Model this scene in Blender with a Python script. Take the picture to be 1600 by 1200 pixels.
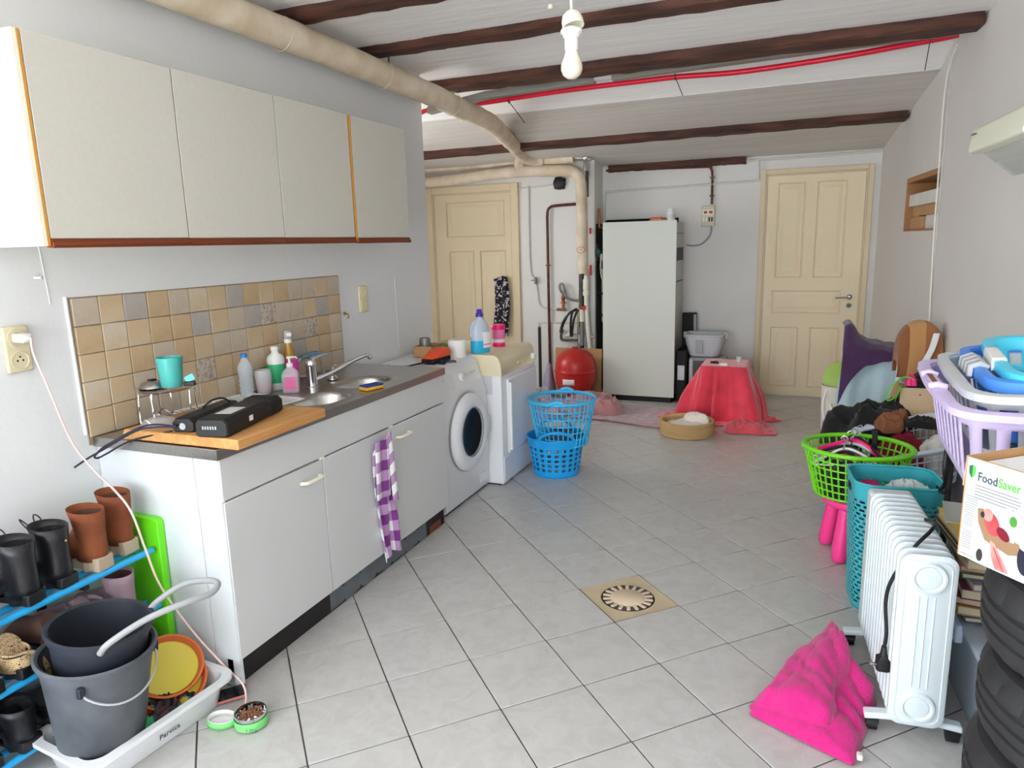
import bpy, bmesh, math, random
from mathutils import Vector, Matrix, noise
PI = math.pi
for o in list(bpy.data.objects): bpy.data.objects.remove(o)
SC = bpy.context.scene
COL = SC.collection
# ---------------------------------------------------------------- camera
FPX = 1098.9
YAW, PIT, ROL = math.radians(-22.764), math.radians(11.301), math.radians(-1.541)
EYE = Vector((0, 0, 1.53))
_f = Vector((math.sin(YAW)*math.cos(PIT), math.cos(YAW)*math.cos(PIT), -math.sin(PIT)))
_r0 = Vector((math.cos(YAW), -math.sin(YAW), 0)); _u0 = _r0.cross(_f)
_r = math.cos(ROL)*_r0 + math.sin(ROL)*_u0
_u = -math.sin(ROL)*_r0 + math.cos(ROL)*_u0
cam = bpy.data.objects.new('camera', bpy.data.cameras.new('camera'))
COL.objects.link(cam)
cam.data.sensor_width = 36; cam.data.lens = 36*FPX/1600; cam.data.clip_start = .02
cam.matrix_world = Matrix(((_r.x, _u.x, -_f.x, EYE.x), (_r.y, _u.y, -_f.y, EYE.y), (_r.z, _u.z, -_f.z, EYE.z), (0, 0, 0, 1)))
SC.camera = cam
def pt(px, py, **k):
    """measure: the point of the room seen at a photo pixel on the plane x=, y= or z= given"""
    d = _r*(px-800) - _u*(py-600) + _f*FPX
    (ax, v), = k.items(); i = 'xyz'.index(ax)
    return EYE + d*((v-EYE[i])/d[i])
# ---------------------------------------------------------------- light
SC.view_settings.view_transform = 'Standard'; SC.view_settings.look = 'None'
SC.view_settings.exposure = 0.27; SC.view_settings.gamma = 1; SC.view_settings.use_curve_mapping = False
w = bpy.data.worlds.new('sky'); SC.world = w; w.use_nodes = True
w.node_tree.nodes['Background'].inputs[0].default_value = (.86, .93, 1, 1)
w.node_tree.nodes['Background'].inputs[1].default_value = 3.0
def area(name, loc, rot, sx, sy, power, col):
    l = bpy.data.lights.new(name, 'AREA'); l.shape = 'RECTANGLE'; l.size = sx; l.size_y = sy; l.energy = power; l.color = col
    o = bpy.data.objects.new(name, l); COL.objects.link(o); o.location = loc; o.rotation_euler = rot; return o
area('daylight_in_garage_opening', (-.5, -5.15, 1.3), (math.radians(90), 0, 0), 3.2, 2.3, 150, (.84, .93, 1))
area('side_fill_light', (-2.33, -.6, 1.5), (0, math.radians(-90), 0), 1.15, 1.9, 70, (.92, .965, 1))  # fill lamp at an added, unseen window, brightens the right wall and clutter
area('daylight_in_alcove_window', (-4.13, 4.88, 1.5), (0, math.radians(-90), 0), 1.05, 1.0, 24, (1, .97, .94))
sun = bpy.data.lights.new('sun', 'SUN'); sun.energy = 36; sun.angle = math.radians(1); sun.color = (1, .975, .945)
so = bpy.data.objects.new('sun', sun); COL.objects.link(so); so.rotation_euler = (math.radians(58), 0, math.radians(-3))
SC.cycles.max_bounces = 12; SC.cycles.diffuse_bounces = 7; SC.cycles.glossy_bounces = 4; SC.cycles.transmission_bounces = 8
SC.cycles.transparent_max_bounces = 12; SC.cycles.caustics_reflective = False; SC.cycles.caustics_refractive = False
SC.cycles.sample_clamp_indirect = 8
# ---------------------------------------------------------------- mesh helpers
class MB:
    def __init__(s): s.v = []; s.f = []; s.uv = {}
    def add(s, vs, fs):
        b = len(s.v); s.v += [tuple(p) for p in vs]; s.f += [tuple(i+b for i in f) for f in fs]; return b
    def box(s, x0, x1, y0, y1, z0, z1, M=None):
        vs = [Vector((x, y, z)) for z in (z0, z1) for y in (y0, y1) for x in (x0, x1)]
        if M: vs = [M @ p for p in vs]
        s.add(vs, [(0,2,3,1), (4,5,7,6), (0,1,5,4), (2,6,7,3), (0,4,6,2), (1,3,7,5)]); return s
    def prism(s, poly, z0, z1, M=None):
        n = len(poly); vs = [Vector((x, y, z)) for z in (z0, z1) for x, y in poly]
        if M: vs = [M @ p for p in vs]
        s.add(vs, [tuple(range(n))[::-1], tuple(range(n, 2*n))] + [(i, (i+1) % n, n+(i+1) % n, n+i) for i in range(n)]); return s
    def loft(s, rings, caps=True, closed=False):
        """rings: lists of points with equal length, each a closed loop"""
        n = len(rings[0]); b = len(s.v)
        for r in rings: s.v += [tuple(p) for p in r]
        m = len(rings)
        for j in range(m if closed else m-1):
            a, c = b+j*n, b+((j+1) % m)*n
            for i in range(n): s.f.append((a+i, a+(i+1) % n, c+(i+1) % n, c+i))
        if caps and not closed:
            s.f.append(tuple(b+i for i in range(n))[::-1]); s.f.append(tuple(b+(m-1)*n+i for i in range(n)))
        return s
    def lathe(s, prof, n=32, M=None, sx=1, sy=1, caps=True):
        rings = []
        for r, z in prof:
            rings.append([Vector((sx*r*math.cos(2*PI*i/n), sy*r*math.sin(2*PI*i/n), z)) for i in range(n)])
        if M: rings = [[M @ p for p in r] for r in rings]
        return s.loft(rings, caps)
    def tube(s, pts, r, n=8, closed=False, caps=True):
        pts = [Vector(p) for p in pts]; m = len(pts); rings = []
        rr = r if isinstance(r, (list, tuple)) else [r]*m
        nrm = None
        for i in range(m):
            if closed: t = pts[(i+1) % m]-pts[i-1]
            else: t = pts[min(i+1, m-1)]-pts[max(i-1, 0)]
            t = t.normalized() if t.length > 1e-9 else Vector((0, 0, 1))
            if nrm is None: nrm = t.orthogonal().normalized()
            else:
                nrm = nrm - t*nrm.dot(t)
                nrm = nrm.normalized() if nrm.length > 1e-6 else t.orthogonal().normalized()
            bn = t.cross(nrm)
            rings.append([pts[i]+rr[i]*(nrm*math.cos(2*PI*k/n)+bn*math.sin(2*PI*k/n)) for k in range(n)])
        return s.loft(rings, caps, closed)
    def cyl(s, p0, p1, r0, r1=None, n=20):
        p0, p1 = Vector(p0), Vector(p1); t = (p1-p0).normalized(); a = t.orthogonal().normalized(); b = t.cross(a)
        r1 = r0 if r1 is None else r1
        return s.loft([[p+r*(a*math.cos(2*PI*k/n)+b*math.sin(2*PI*k/n)) for k in range(n)] for p, r in ((p0, r0), (p1, r1))])
    def grid(s, fn, nu, nv, wrap=False, skip=None):
        """fn(u,v)->point, u,v in 0..1; uv stored"""
        b = len(s.v); cols = nu if wrap else nu+1
        for j in range(nv+1):
            for i in range(cols):
                s.uv[len(s.v)] = (i/nu, j/nv); s.v.append(tuple(fn(i/nu, j/nv)))
        for j in range(nv):
            for i in range(nu):
                if skip and skip(i, j): continue
                i2 = (i+1) % cols
                s.f.append((b+j*cols+i, b+j*cols+i2, b+(j+1)*cols+i2, b+(j+1)*cols+i))
        return s
    def build(s, name, mat, parent=None, smooth=0, bevel=0, seg=2, solid=0, off=0, sub=0, world=False, weld=False):
        me = bpy.data.meshes.new(name)
        vs = s.v
        if world and parent: 
            inv = (Matrix.Translation(parent.location) @ parent.rotation_euler.to_matrix().to_4x4()).inverted()
            vs = [inv @ Vector(p) for p in vs]
        me.from_pydata([tuple(p) for p in vs], [], s.f)
        if s.uv:
            l = me.uv_layers.new(name='UVMap')
            for lp in me.loops: l.data[lp.index].uv = s.uv.get(lp.vertex_index, (0, 0))
        bm = bmesh.new(); bm.from_mesh(me)
        if weld: bmesh.ops.remove_doubles(bm, verts=bm.verts, dist=1e-5)
        bmesh.ops.recalc_face_normals(bm, faces=bm.faces); bm.to_mesh(me); bm.free()
        if smooth:
            for p in me.polygons: p.use_smooth = True
            me.set_sharp_from_angle(angle=math.radians(smooth))
        me.materials.append(MAT[mat] if isinstance(mat, str) else mat)
        o = bpy.data.objects.new(name, me); COL.objects.link(o)
        if parent: o.parent = parent
        if solid:
            m = o.modifiers.new('thick', 'SOLIDIFY'); m.thickness = solid; m.offset = off
        if bevel:
            m = o.modifiers.new('bevel', 'BEVEL'); m.width = bevel; m.segments = seg; m.limit_method = 'ANGLE'; m.angle_limit = math.radians(35)
            if not smooth:
                for p in me.polygons: p.use_smooth = True
                me.set_sharp_from_angle(angle=math.radians(60))
        if sub:
            m = o.modifiers.new('sub', 'SUBSURF'); m.levels = sub; m.render_levels = sub
        return o
def thing(name, label, cat, loc=(0, 0, 0), rz=0, group=None, rot=None):
    o = bpy.data.objects.new(name, None); COL.objects.link(o); o.empty_display_size = .05
    o.location = loc; o.rotation_euler = rot or (0, 0, rz); o['label'] = label; o['category'] = cat
    if group: o['group'] = group
    return o
def tag(o, label, cat, group=None):
    o['label'] = label; o['category'] = cat
    if group: o['group'] = group
    return o
def struct(o): o['kind'] = 'structure'; return o
def stuff(o): o['kind'] = 'stuff'; return o
def dup(root, loc, rz=None, label=None):
    r = root.copy(); COL.objects.link(r); r.location = loc
    if rz is not None: r.rotation_euler = (0, 0, rz)
    if label: r['label'] = label
    for ch in list(root.children):
        c = ch.copy(); COL.objects.link(c); c.parent = r
        for g in ch.children:
            d = g.copy(); COL.objects.link(d); d.parent = c
    return r
def share(o, name, parent, loc=(0, 0, 0), rot=(0, 0, 0), mat=None):
    c = o.copy(); c.name = name; COL.objects.link(c); c.parent = parent; c.location = loc; c.rotation_euler = rot
    return c
def text(body, size, mat, parent, M, name='lettering', depth=.0004, xs=1.0, align='LEFT', bold=0.0):
    cu = bpy.data.curves.new('t', 'FONT'); cu.body = body; cu.size = size; cu.extrude = depth; cu.align_x = align
    cu.resolution_u = 2; cu.offset = size*bold
    ob = bpy.data.objects.new('t', cu); COL.objects.link(ob)
    dg = bpy.context.evaluated_depsgraph_get()
    me = bpy.data.meshes.new_from_object(ob.evaluated_get(dg)); bpy.data.objects.remove(ob)
    me.transform(M @ Matrix.Diagonal((xs, 1, 1, 1)))
    me.materials.clear(); me.materials.append(MAT[mat])
    o = bpy.data.objects.new(name, me); COL.objects.link(o); o.parent = parent; return o
def frame(o, x, y):
    """matrix with origin o, x axis x, y axis y (orthonormalised)"""
    x = Vector(x).normalized(); y = Vector(y); y = (y-x*y.dot(x)).normalized(); z = x.cross(y)
    return Matrix(((x.x, y.x, z.x, o[0]), (x.y, y.y, z.y, o[1]), (x.z, y.z, z.z, o[2]), (0, 0, 0, 1)))
def T(x, y, z): return Matrix.Translation((x, y, z))
def RX(a): return Matrix.Rotation(math.radians(a), 4, 'X')
def RY(a): return Matrix.Rotation(math.radians(a), 4, 'Y')
def RZ(a): return Matrix.Rotation(math.radians(a), 4, 'Z')
def smoothpath(pts, k=6):
    """Catmull-Rom through points"""
    P = [Vector(p) for p in pts]; out = []
    for i in range(len(P)-1):
        a, b, c, d = P[max(i-1, 0)], P[i], P[i+1], P[min(i+2, len(P)-1)]
        for j in range(k):
            t = j/k
            out.append(.5*((2*b)+(-a+c)*t+(2*a-5*b+4*c-d)*t*t+(-a+3*b-3*c+d)*t**3))
    out.append(P[-1]); return out
def rrect(hx, hy, r, k=6):
    pts = []
    for cx, cy, a0 in ((hx-r, hy-r, 0), (-hx+r, hy-r, 90), (-hx+r, -hy+r, 180), (hx-r, -hy+r, 270)):
        for i in range(k+1):
            a = math.radians(a0+90*i/k); pts.append((cx+r*math.cos(a), cy+r*math.sin(a)))
    return pts
def fbm(p, oct=3): 
    return noise.fractal(Vector(p), 1.0, 2.0, oct)
# ---------------------------------------------------------------- materials
MAT = {}
def lin(c): return tuple((x/12.92 if x <= .04045 else ((x+.055)/1.055)**2.4) for x in c)
def srgb(r, g, b): return lin((r/255, g/255, b/255))
def M(name, col, rough=.5, metal=0, var=0, vscale=6, bump=0, bscale=40, spec=.5, col2=None, trans=0, alpha=1, ior=1.45, sheen=0, emit=0, coat=0, stretch=None, detail=4, ramp=(.35, .7), bdist=.002):
    m = bpy.data.materials.new(name); m.use_nodes = True; nt = m.node_tree; b = nt.nodes['Principled BSDF']
    c = srgb(*col)
    b.inputs['Base Color'].default_value = (*c, 1); b.inputs['Roughness'].default_value = rough; b.inputs['Metallic'].default_value = metal
    b.inputs['Specular IOR Level'].default_value = spec; b.inputs['IOR'].default_value = ior
    b.inputs['Transmission Weight'].default_value = trans; b.inputs['Alpha'].default_value = alpha
    b.inputs['Sheen Weight'].default_value = sheen; b.inputs['Coat Weight'].default_value = coat
    if emit: b.inputs['Emission Color'].default_value = (*c, 1); b.inputs['Emission Strength'].default_value = emit
    if var or bump or col2:
        tc = nt.nodes.new('ShaderNodeTexCoord'); mp = nt.nodes.new('ShaderNodeMapping'); nt.links.new(tc.outputs['Object'], mp.inputs[0])
        if stretch: mp.inputs['Scale'].default_value = stretch
    if var or col2:
        n = nt.nodes.new('ShaderNodeTexNoise'); n.inputs['Scale'].default_value = vscale; n.inputs['Detail'].default_value = detail
        nt.links.new(mp.outputs[0], n.inputs['Vector'])
        r = nt.nodes.new('ShaderNodeValToRGB'); nt.links.new(n.outputs['Fac'], r.inputs[0])
        c2 = srgb(*col2) if col2 else tuple(x*(1-var) for x in c)
        r.color_ramp.elements[0].color = (*c2, 1); r.color_ramp.elements[1].color = (*c, 1)
        r.color_ramp.elements[0].position, r.color_ramp.elements[1].position = ramp
        nt.links.new(r.outputs[0], b.inputs['Base Color'])
    if bump:
        n2 = nt.nodes.new('ShaderNodeTexNoise'); n2.inputs['Scale'].default_value = bscale; n2.inputs['Detail'].default_value = 5
        nt.links.new(mp.outputs[0], n2.inputs['Vector'])
        bp = nt.nodes.new('ShaderNodeBump'); bp.inputs['Strength'].default_value = bump; bp.inputs['Distance'].default_value = bdist
        nt.links.new(n2.outputs['Fac'], bp.inputs['Height']); nt.links.new(bp.outputs[0], b.inputs['Normal'])
    MAT[name] = m; return m
def node(name): m = MAT[name]; return m.node_tree, m.node_tree.nodes['Principled BSDF']
M('plaster', (223, 225, 227), .8, var=.03, vscale=1.2, bump=.35, bscale=7, bdist=.012)
M('plaster_right', (216, 212, 208), .8, var=.06, vscale=1.2, bump=.4, bscale=7, bdist=.008)
M('plaster_back', (224, 222, 218), .8, var=.07, vscale=1.5, bump=.4, bscale=9, bdist=.008)
M('ceiling_paint', (242, 240, 238), .85, var=.05, vscale=2, bump=.6, bscale=6, bdist=.012, stretch=(.35, 2, 1))
M('ceiling_grey', (214, 210, 203), .85, var=.10, vscale=2, bump=.6, bscale=6, bdist=.012, stretch=(.3, 2, 1))
M('beam_wood', (100, 60, 47), .75, col2=(58, 34, 27), vscale=9, bump=.8, bscale=22, stretch=(.4, 2, 2), bdist=.006)
M('joint', (84, 78, 77), .85)
M('cream_paint', (234, 217, 184), .5, var=.06, vscale=2, bump=.15, bscale=30)
M('cream_paint_aged', (222, 205, 172), .55, var=.1, vscale=2, bump=.15, bscale=30)
M('insulation', (228, 216, 196), .75, col2=(206, 188, 162), vscale=7, bump=.6, bscale=18, bdist=.004)
M('soot', (52, 44, 40), .85, col2=(30, 26, 25), vscale=6, bump=.6, bscale=15, bdist=.01)
M('white_lam', (205, 207, 207), .45, var=.02, vscale=3)
M('white_side', (212, 218, 222), .5, var=.02, vscale=3)
M('cab_door', (203, 200, 190), .5, var=.04, vscale=60)
M('cab_side', (236, 230, 206), .5)
M('orange_edge', (200, 142, 62), .5)
M('brown_wood', (128, 60, 28), .4, col2=(100, 42, 18), vscale=4, stretch=(3, .3, 3))
M('white_plastic', (232, 232, 232), .35)
M('white_gloss', (228, 230, 234), .25)
M('ivory', (228, 216, 178), .4)
M('aged_ivory', (230, 218, 186), .45, var=.06)
M('beige_plastic', (214, 204, 172), .45)
M('cream_handle', (240, 236, 216), .4)
M('black', (22, 21, 23), .5)
M('black_matte', (26, 25, 27), .75, var=.3, vscale=30)
M('black_leather', (26, 26, 32), .35, var=.3, vscale=14, bump=.25, bscale=120)
M('black_cloth', (23, 22, 24), .95, sheen=.2, var=.3, vscale=12, bump=.6, bscale=60)
M('grey_tape', (104, 110, 116), .5, var=.15, vscale=12)
M('toe', (32, 29, 29), .6, var=.2, vscale=12)
M('steel', (190, 188, 184), .28, 1, var=.12, vscale=8, stretch=(12, .5, 12))
M('chrome', (225, 225, 228), .08, 1)
M('brass', (150, 98, 60), .35, 1)
M('copper', (112, 66, 50), .45, .6, col2=(74, 42, 34), vscale=14)
M('iron', (84, 80, 78), .5, .7, var=.3, vscale=20)
M('galv', (140, 138, 135), .45, .7, var=.2, vscale=15)
M('wood_board', (206, 156, 98), .5, col2=(186, 130, 74), vscale=3, stretch=(14, 1, 14), detail=6)
M('glass', (235, 240, 242), .03, alpha=.15)
M('clear', (236, 240, 243), .08, alpha=.32)
M('milky', (206, 220, 232), .25, alpha=.55)
M('pet', (226, 238, 250), .05, alpha=.36)
M('teal_glass', (86, 192, 184), .15, alpha=.78)
M('blue_cap', (40, 130, 220), .35)
M('label_green', (52, 178, 120), .5, var=.1, vscale=20)
M('pink_bottle', (228, 60, 180), .35)
M('olive_liq', (178, 132, 44), .2)
M('pink_soap', (230, 156, 184), .15, alpha=.7)
M('sponge_y', (232, 176, 60), .95, bump=1, bscale=200)
M('sponge_b', (50, 64, 140), .95, bump=1, bscale=200)
M('grey_blue', (96, 140, 164), .4)
M('grey_light', (196, 198, 200), .45)
M('grey_mid', (150, 152, 155), .5)
M('orange_plastic', (238, 82, 38), .4)
M('blue_det', (48, 178, 224), .1)
M('clear_det', (206, 218, 234), .2, alpha=.7)
M('purple_cap', (72, 50, 170), .35)
M('hot_pink', (246, 30, 120), .35)
M('pale_pink', (238, 120, 176), .3)
M('paper', (236, 234, 232), .8, var=.04, vscale=20)
M('roll_paper', (240, 238, 236), .9, bump=.6, bscale=80)
M('cardboard', (190, 148, 104), .8, var=.1, vscale=6)
M('cardboard_light', (206, 178, 146), .8, var=.08, vscale=6)
M('cyan_basket', (66, 190, 238), .35)
M('blue_basket', (28, 164, 236), .35)
M('red_tank', (192, 42, 40), .3, var=.08, vscale=6)
M('boiler_panel', (204, 208, 199), .35, var=.02, vscale=2)
M('boiler_side', (178, 178, 174), .4)
M('coral_fleece', (234, 62, 84), .95, sheen=.6, var=.22, vscale=8, bump=.8, bscale=90)
M('coral_fleece2', (224, 84, 96), .95, sheen=.6, var=.2, vscale=8, bump=.8, bscale=90)
M('dusty_pink', (196, 142, 144), .95, sheen=.4, var=.2, vscale=8, bump=.8, bscale=60)
M('grey_rug', (190, 172, 178), .95, sheen=.3, col2=(160, 140, 150), vscale=14, bump=.8, bscale=80)
M('wicker_cushion', (226, 218, 208), .95, sheen=.3, var=.1, bump=.5, bscale=50)
M('carrier', (186, 190, 194), .35)
M('green_basket', (118, 212, 34), .35)
M('teal_basket', (60, 172, 184), .4)
M('pink_stool', (250, 66, 146), .35)
M('lavender', (208, 192, 232), .4)
M('light_aqua', (84, 206, 232), .35)
M('mid_blue', (76, 142, 232), .4)
M('ice_blue', (206, 220, 238), .4)
M('aqua_towel', (186, 210, 218), .95, sheen=.3, var=.08, vscale=6, bump=.5, bscale=110)
M('plum_towel', (74, 42, 84), .95, sheen=.3, var=.25, vscale=20, bump=.8, bscale=110)
M('magenta_towel', (208, 34, 128), .95, sheen=.25, var=.12, vscale=30, bump=1, bscale=160, bdist=.004)
M('brown_cloth', (140, 88, 60), .95, var=.2, bump=.5)
M('red_cloth', (130, 26, 44), .95, var=.25, bump=.5)
M('white_cloth', (224, 222, 216), .95, var=.12, bump=.6, bscale=50)
M('striped_cloth', (206, 214, 214), .95, var=.2, vscale=30, bump=.6, bscale=50)
M('magenta_cloth', (190, 40, 110), .95, var=.2, bump=.5)
M('lilac_cloth', (170, 164, 186), .95, var=.25, vscale=18, bump=.5)
M('lime_plastic', (126, 204, 40), .35)
M('lime_board', (108, 222, 30), .4)
M('lime_strap', (110, 214, 40), .6)
M('bin_green', (166, 196, 96), .45)
M('rubber', (44, 44, 46), .7, var=.25, vscale=10, bump=.3, bscale=50)
M('radiator', (216, 226, 230), .3)
M('rack_blue', (42, 164, 226), .35)
M('tan_suede', (138, 76, 42), .85, col2=(112, 58, 32), vscale=10, bump=.3, bscale=150)
M('tan_sole', (176, 158, 136), .8)
M('beige_sole', (214, 200, 176), .7)
M('mauve_suede', (158, 134, 146), .85, var=.15, vscale=12, bump=.3, bscale=100)
M('brown_leather', (96, 66, 56), .7, var=.2)
M('bucket', (74, 78, 84), .55, col2=(94, 98, 104), vscale=9, bump=.1, bscale=30)
M('bucket_dark', (42, 46, 56), .45, var=.15, vscale=9)
M('wire', (196, 200, 206), .35, .3)
M('terracotta', (214, 110, 58), .75, var=.12, vscale=8)
M('yellow_glaze', (222, 204, 74), .3, var=.08, vscale=5)
M('cup_green', (118, 206, 118), .4)
M('kibble', (142, 96, 70), .9, var=.3, vscale=40)
M('pink_cable', (240, 202, 198), .45)
M('dark_cable', (44, 40, 56), .5)
M('phone_case', (196, 112, 112), .4)
M('screen_glass', (14, 14, 18), .1)
M('drum_glass', (26, 27, 32), .2, spec=.15)
M('grout', (150, 132, 112), .85)
M('trunking', (142, 142, 134), .5)
M('red_hose', (214, 20, 52), .4)
M('pipe_white', (224, 222, 206), .5, var=.05)
M('pipe_paint', (214, 214, 208), .5, var=.08, vscale=20)
M('pump_green', (30, 72, 62), .45)
M('valve_red', (176, 34, 40), .4)
M('yellow_green', (168, 188, 60), .5)
M('control_panel', (206, 196, 170), .5)
M('display_red', (150, 30, 24), .4)
M('drain_beige', (198, 180, 150), .6, var=.12, vscale=8)
M('drain_top', (214, 194, 168), .6, var=.08, vscale=8)
M('yellow_book', (216, 186, 60), .5, var=.15, vscale=12)
M('book_pages', (216, 200, 170), .85)
for i, c in enumerate([(150, 44, 48), (60, 90, 120), (196, 176, 140), (90, 120, 90), (120, 60, 80), (180, 150, 80), (60, 56, 64), (206, 120, 120), (150, 140, 170)]): M('book_%d' % i, c, .5, var=.2, vscale=15)
M('logo_green', (86, 190, 70), .6)
M('logo_dark', (40, 100, 80), .6)
M('logo_slate', (64, 86, 100), .6)
M('ink', (110, 116, 120), .7)
M('ham', (214, 92, 92), .6, col2=(180, 50, 60), vscale=14)
M('meat', (222, 110, 110), .6, col2=(238, 160, 150), vscale=18)
M('photo_blue', (196, 208, 228), .6, var=.1, vscale=5)
M('cheese', (232, 226, 200), .6)
M('leaf', (70, 140, 60), .6)
M('jar_dark', (40, 40, 58), .4)
M('slate_board', (150, 118, 88), .6)
M('hood', (228, 228, 208), .4)
M('hood_glass', (206, 212, 208), .12, alpha=.6)
M('bulb', (222, 214, 196), .3)
M('oak_frame', (176, 122, 78), .6, var=.15, vscale=5, stretch=(1, 1, 8))
M('niche_green', (112, 192, 120), .6)
M('cord_white', (228, 224, 212), .5)
M('gold', (196, 160, 70), .3, .8)
M('lamp_liner', (180, 130, 90), .8)
M('marker', (60, 60, 76), .6)
def special_mats():
    # floor tile: pale grey marbled ceramic, every tile with its own cloud
    m = M('floor_tile', (203, 199, 195), .3); nt, b = node('floor_tile')
    tc = nt.nodes.new('ShaderNodeTexCoord'); oi = nt.nodes.new('ShaderNodeObjectInfo'); va = nt.nodes.new('ShaderNodeVectorMath'); va.operation = 'ADD'
    ml = nt.nodes.new('ShaderNodeMath'); ml.operation = 'MULTIPLY'; ml.inputs[1].default_value = 97
    nt.links.new(oi.outputs['Random'], ml.inputs[0]); nt.links.new(tc.outputs['Object'], va.inputs[0]); nt.links.new(ml.outputs[0], va.inputs[1])
    n = nt.nodes.new('ShaderNodeTexNoise'); n.inputs['Scale'].default_value = 14; n.inputs['Detail'].default_value = 9; n.inputs['Roughness'].default_value = .62; n.inputs['Distortion'].default_value = .8
    nt.links.new(va.outputs[0], n.inputs['Vector'])
    r = nt.nodes.new('ShaderNodeValToRGB'); r.color_ramp.elements[0].position = .32; r.color_ramp.elements[1].position = .6
    r.color_ramp.elements[0].color = (*srgb(180, 178, 175), 1); r.color_ramp.elements[1].color = (*srgb(191, 190, 188), 1)
    nt.links.new(n.outputs['Fac'], r.inputs[0]); nt.links.new(r.outputs[0], b.inputs['Base Color'])
    # wall tiles: stone-look glazes
    for k, (c1, c2) in enumerate([((196, 184, 166), (184, 168, 150)), ((196, 170, 136), (200, 182, 154)), ((180, 174, 168), (168, 161, 155)), ((198, 174, 140), (186, 160, 126)), ((204, 194, 178), (196, 174, 142))]):
        M('wall_tile_%d' % k, c1, .38, col2=c2, vscale=11, ramp=(.35, .65), bump=.15, bscale=40)
    M('wall_tile_decor', (194, 182, 164), .4, col2=(158, 148, 140), vscale=70, ramp=(.42, .5))
    # checked kitchen towel from uv
    def uvmat(name, base, rough=.95):
        m = M(name, base, rough, sheen=.2); nt, b = node(name); uv = nt.nodes.new('ShaderNodeUVMap'); sp = nt.nodes.new('ShaderNodeSeparateXYZ')
        nt.links.new(uv.outputs[0], sp.inputs[0]); return nt, b, sp
    def mth(nt, op, a, b_=None):
        n = nt.nodes.new('ShaderNodeMath'); n.operation = op
        for i, q in enumerate((a, b_)):
            if q is None: continue
            if isinstance(q, (int, float)): n.inputs[i].default_value = q
            else: nt.links.new(q, n.inputs[i])
        return n.outputs[0]
    nt, b, sp = uvmat('gingham', (240, 238, 244))
    a = mth(nt, 'GREATER_THAN', mth(nt, 'FRACT', mth(nt, 'MULTIPLY', sp.outputs[0], 2.3)), .5)
    c = mth(nt, 'GREATER_THAN', mth(nt, 'FRACT', mth(nt, 'MULTIPLY', sp.outputs[1], 5.5)), .5)
    s = mth(nt, 'MULTIPLY', mth(nt, 'ADD', a, c), .5)
    r = nt.nodes.new('ShaderNodeValToRGB'); r.color_ramp.interpolation = 'CONSTANT'
    r.color_ramp.elements[0].color = (*srgb(238, 236, 242), 1); r.color_ramp.elements[1].position = .4; r.color_ramp.elements[1].color = (*srgb(176, 136, 182), 1)
    e = r.color_ramp.elements.new(.9); e.color = (*srgb(118, 46, 128), 1)
    nt.links.new(s, r.inputs[0]); nt.links.new(r.outputs[0], b.inputs['Base Color'])
    nt, b, sp = uvmat('hat_stripes', (150, 100, 66))
    r = nt.nodes.new('ShaderNodeValToRGB'); r.color_ramp.interpolation = 'CONSTANT'
    r.color_ramp.elements[0].color = (*srgb(142, 88, 54), 1); r.color_ramp.elements[1].position = .3; r.color_ramp.elements[1].color = (*srgb(190, 142, 92), 1)
    e = r.color_ramp.elements.new(.55); e.color = (*srgb(158, 104, 66), 1); e = r.color_ramp.elements.new(.8); e.color = (*srgb(176, 126, 82), 1)
    nt.links.new(sp.outputs[0], r.inputs[0]); nt.links.new(r.outputs[0], b.inputs['Base Color'])
    def voro(name, c1, c2, scale, t0, t1, rough=.9):
        M(name, c1, rough); nt, b = node(name); tc = nt.nodes.new('ShaderNodeTexCoord'); v = nt.nodes.new('ShaderNodeTexVoronoi'); v.inputs['Scale'].default_value = scale
        n = nt.nodes.new('ShaderNodeTexNoise'); n.inputs['Scale'].default_value = scale*.7; mx = nt.nodes.new('ShaderNodeMix'); mx.data_type = 'VECTOR'; mx.inputs[0].default_value = .12
        nt.links.new(tc.outputs['Object'], n.inputs['Vector']); nt.links.new(tc.outputs['Object'], mx.inputs[4]); nt.links.new(n.outputs['Color'], mx.inputs[5])
        nt.links.new(mx.outputs[1], v.inputs['Vector'])
        r = nt.nodes.new('ShaderNodeValToRGB'); r.color_ramp.elements[0].position = t0; r.color_ramp.elements[1].position = t1
        r.color_ramp.elements[0].color = (*srgb(*c1), 1); r.color_ramp.elements[1].color = (*srgb(*c2), 1)
        nt.links.new(v.outputs['Distance'], r.inputs[0]); nt.links.new(r.outputs[0], b.inputs['Base Color'])
    voro('leopard', (44, 30, 24), (206, 178, 136), 75, .3, .36)
    voro('print_dress', (206, 202, 206), (30, 28, 34), 26, .32, .40)
    # woven straw
    M('straw', (196, 162, 110), .85); nt, b = node('straw'); uv = nt.nodes.new('ShaderNodeUVMap'); wv = nt.nodes.new('ShaderNodeTexWave')
    wv.bands_direction = 'Y'; wv.inputs['Scale'].default_value = 2.2; wv.inputs['Distortion'].default_value = 1.5; wv.inputs['Detail Scale'].default_value = 14; wv.inputs['Detail'].default_value = 3
    nt.links.new(uv.outputs[0], wv.inputs['Vector'])
    r = nt.nodes.new('ShaderNodeValToRGB'); r.color_ramp.elements[0].color = (*srgb(190, 156, 106), 1); r.color_ramp.elements[1].color = (*srgb(222, 192, 144), 1)
    nt.links.new(wv.outputs['Fac'], r.inputs[0]); nt.links.new(r.outputs[0], b.inputs['Base Color'])
    bp = nt.nodes.new('ShaderNodeBump'); bp.inputs['Strength'].default_value = .6; bp.inputs['Distance'].default_value = .004
    nt.links.new(wv.outputs['Fac'], bp.inputs['Height']); nt.links.new(bp.outputs[0], b.inputs['Normal'])
special_mats()
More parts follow.
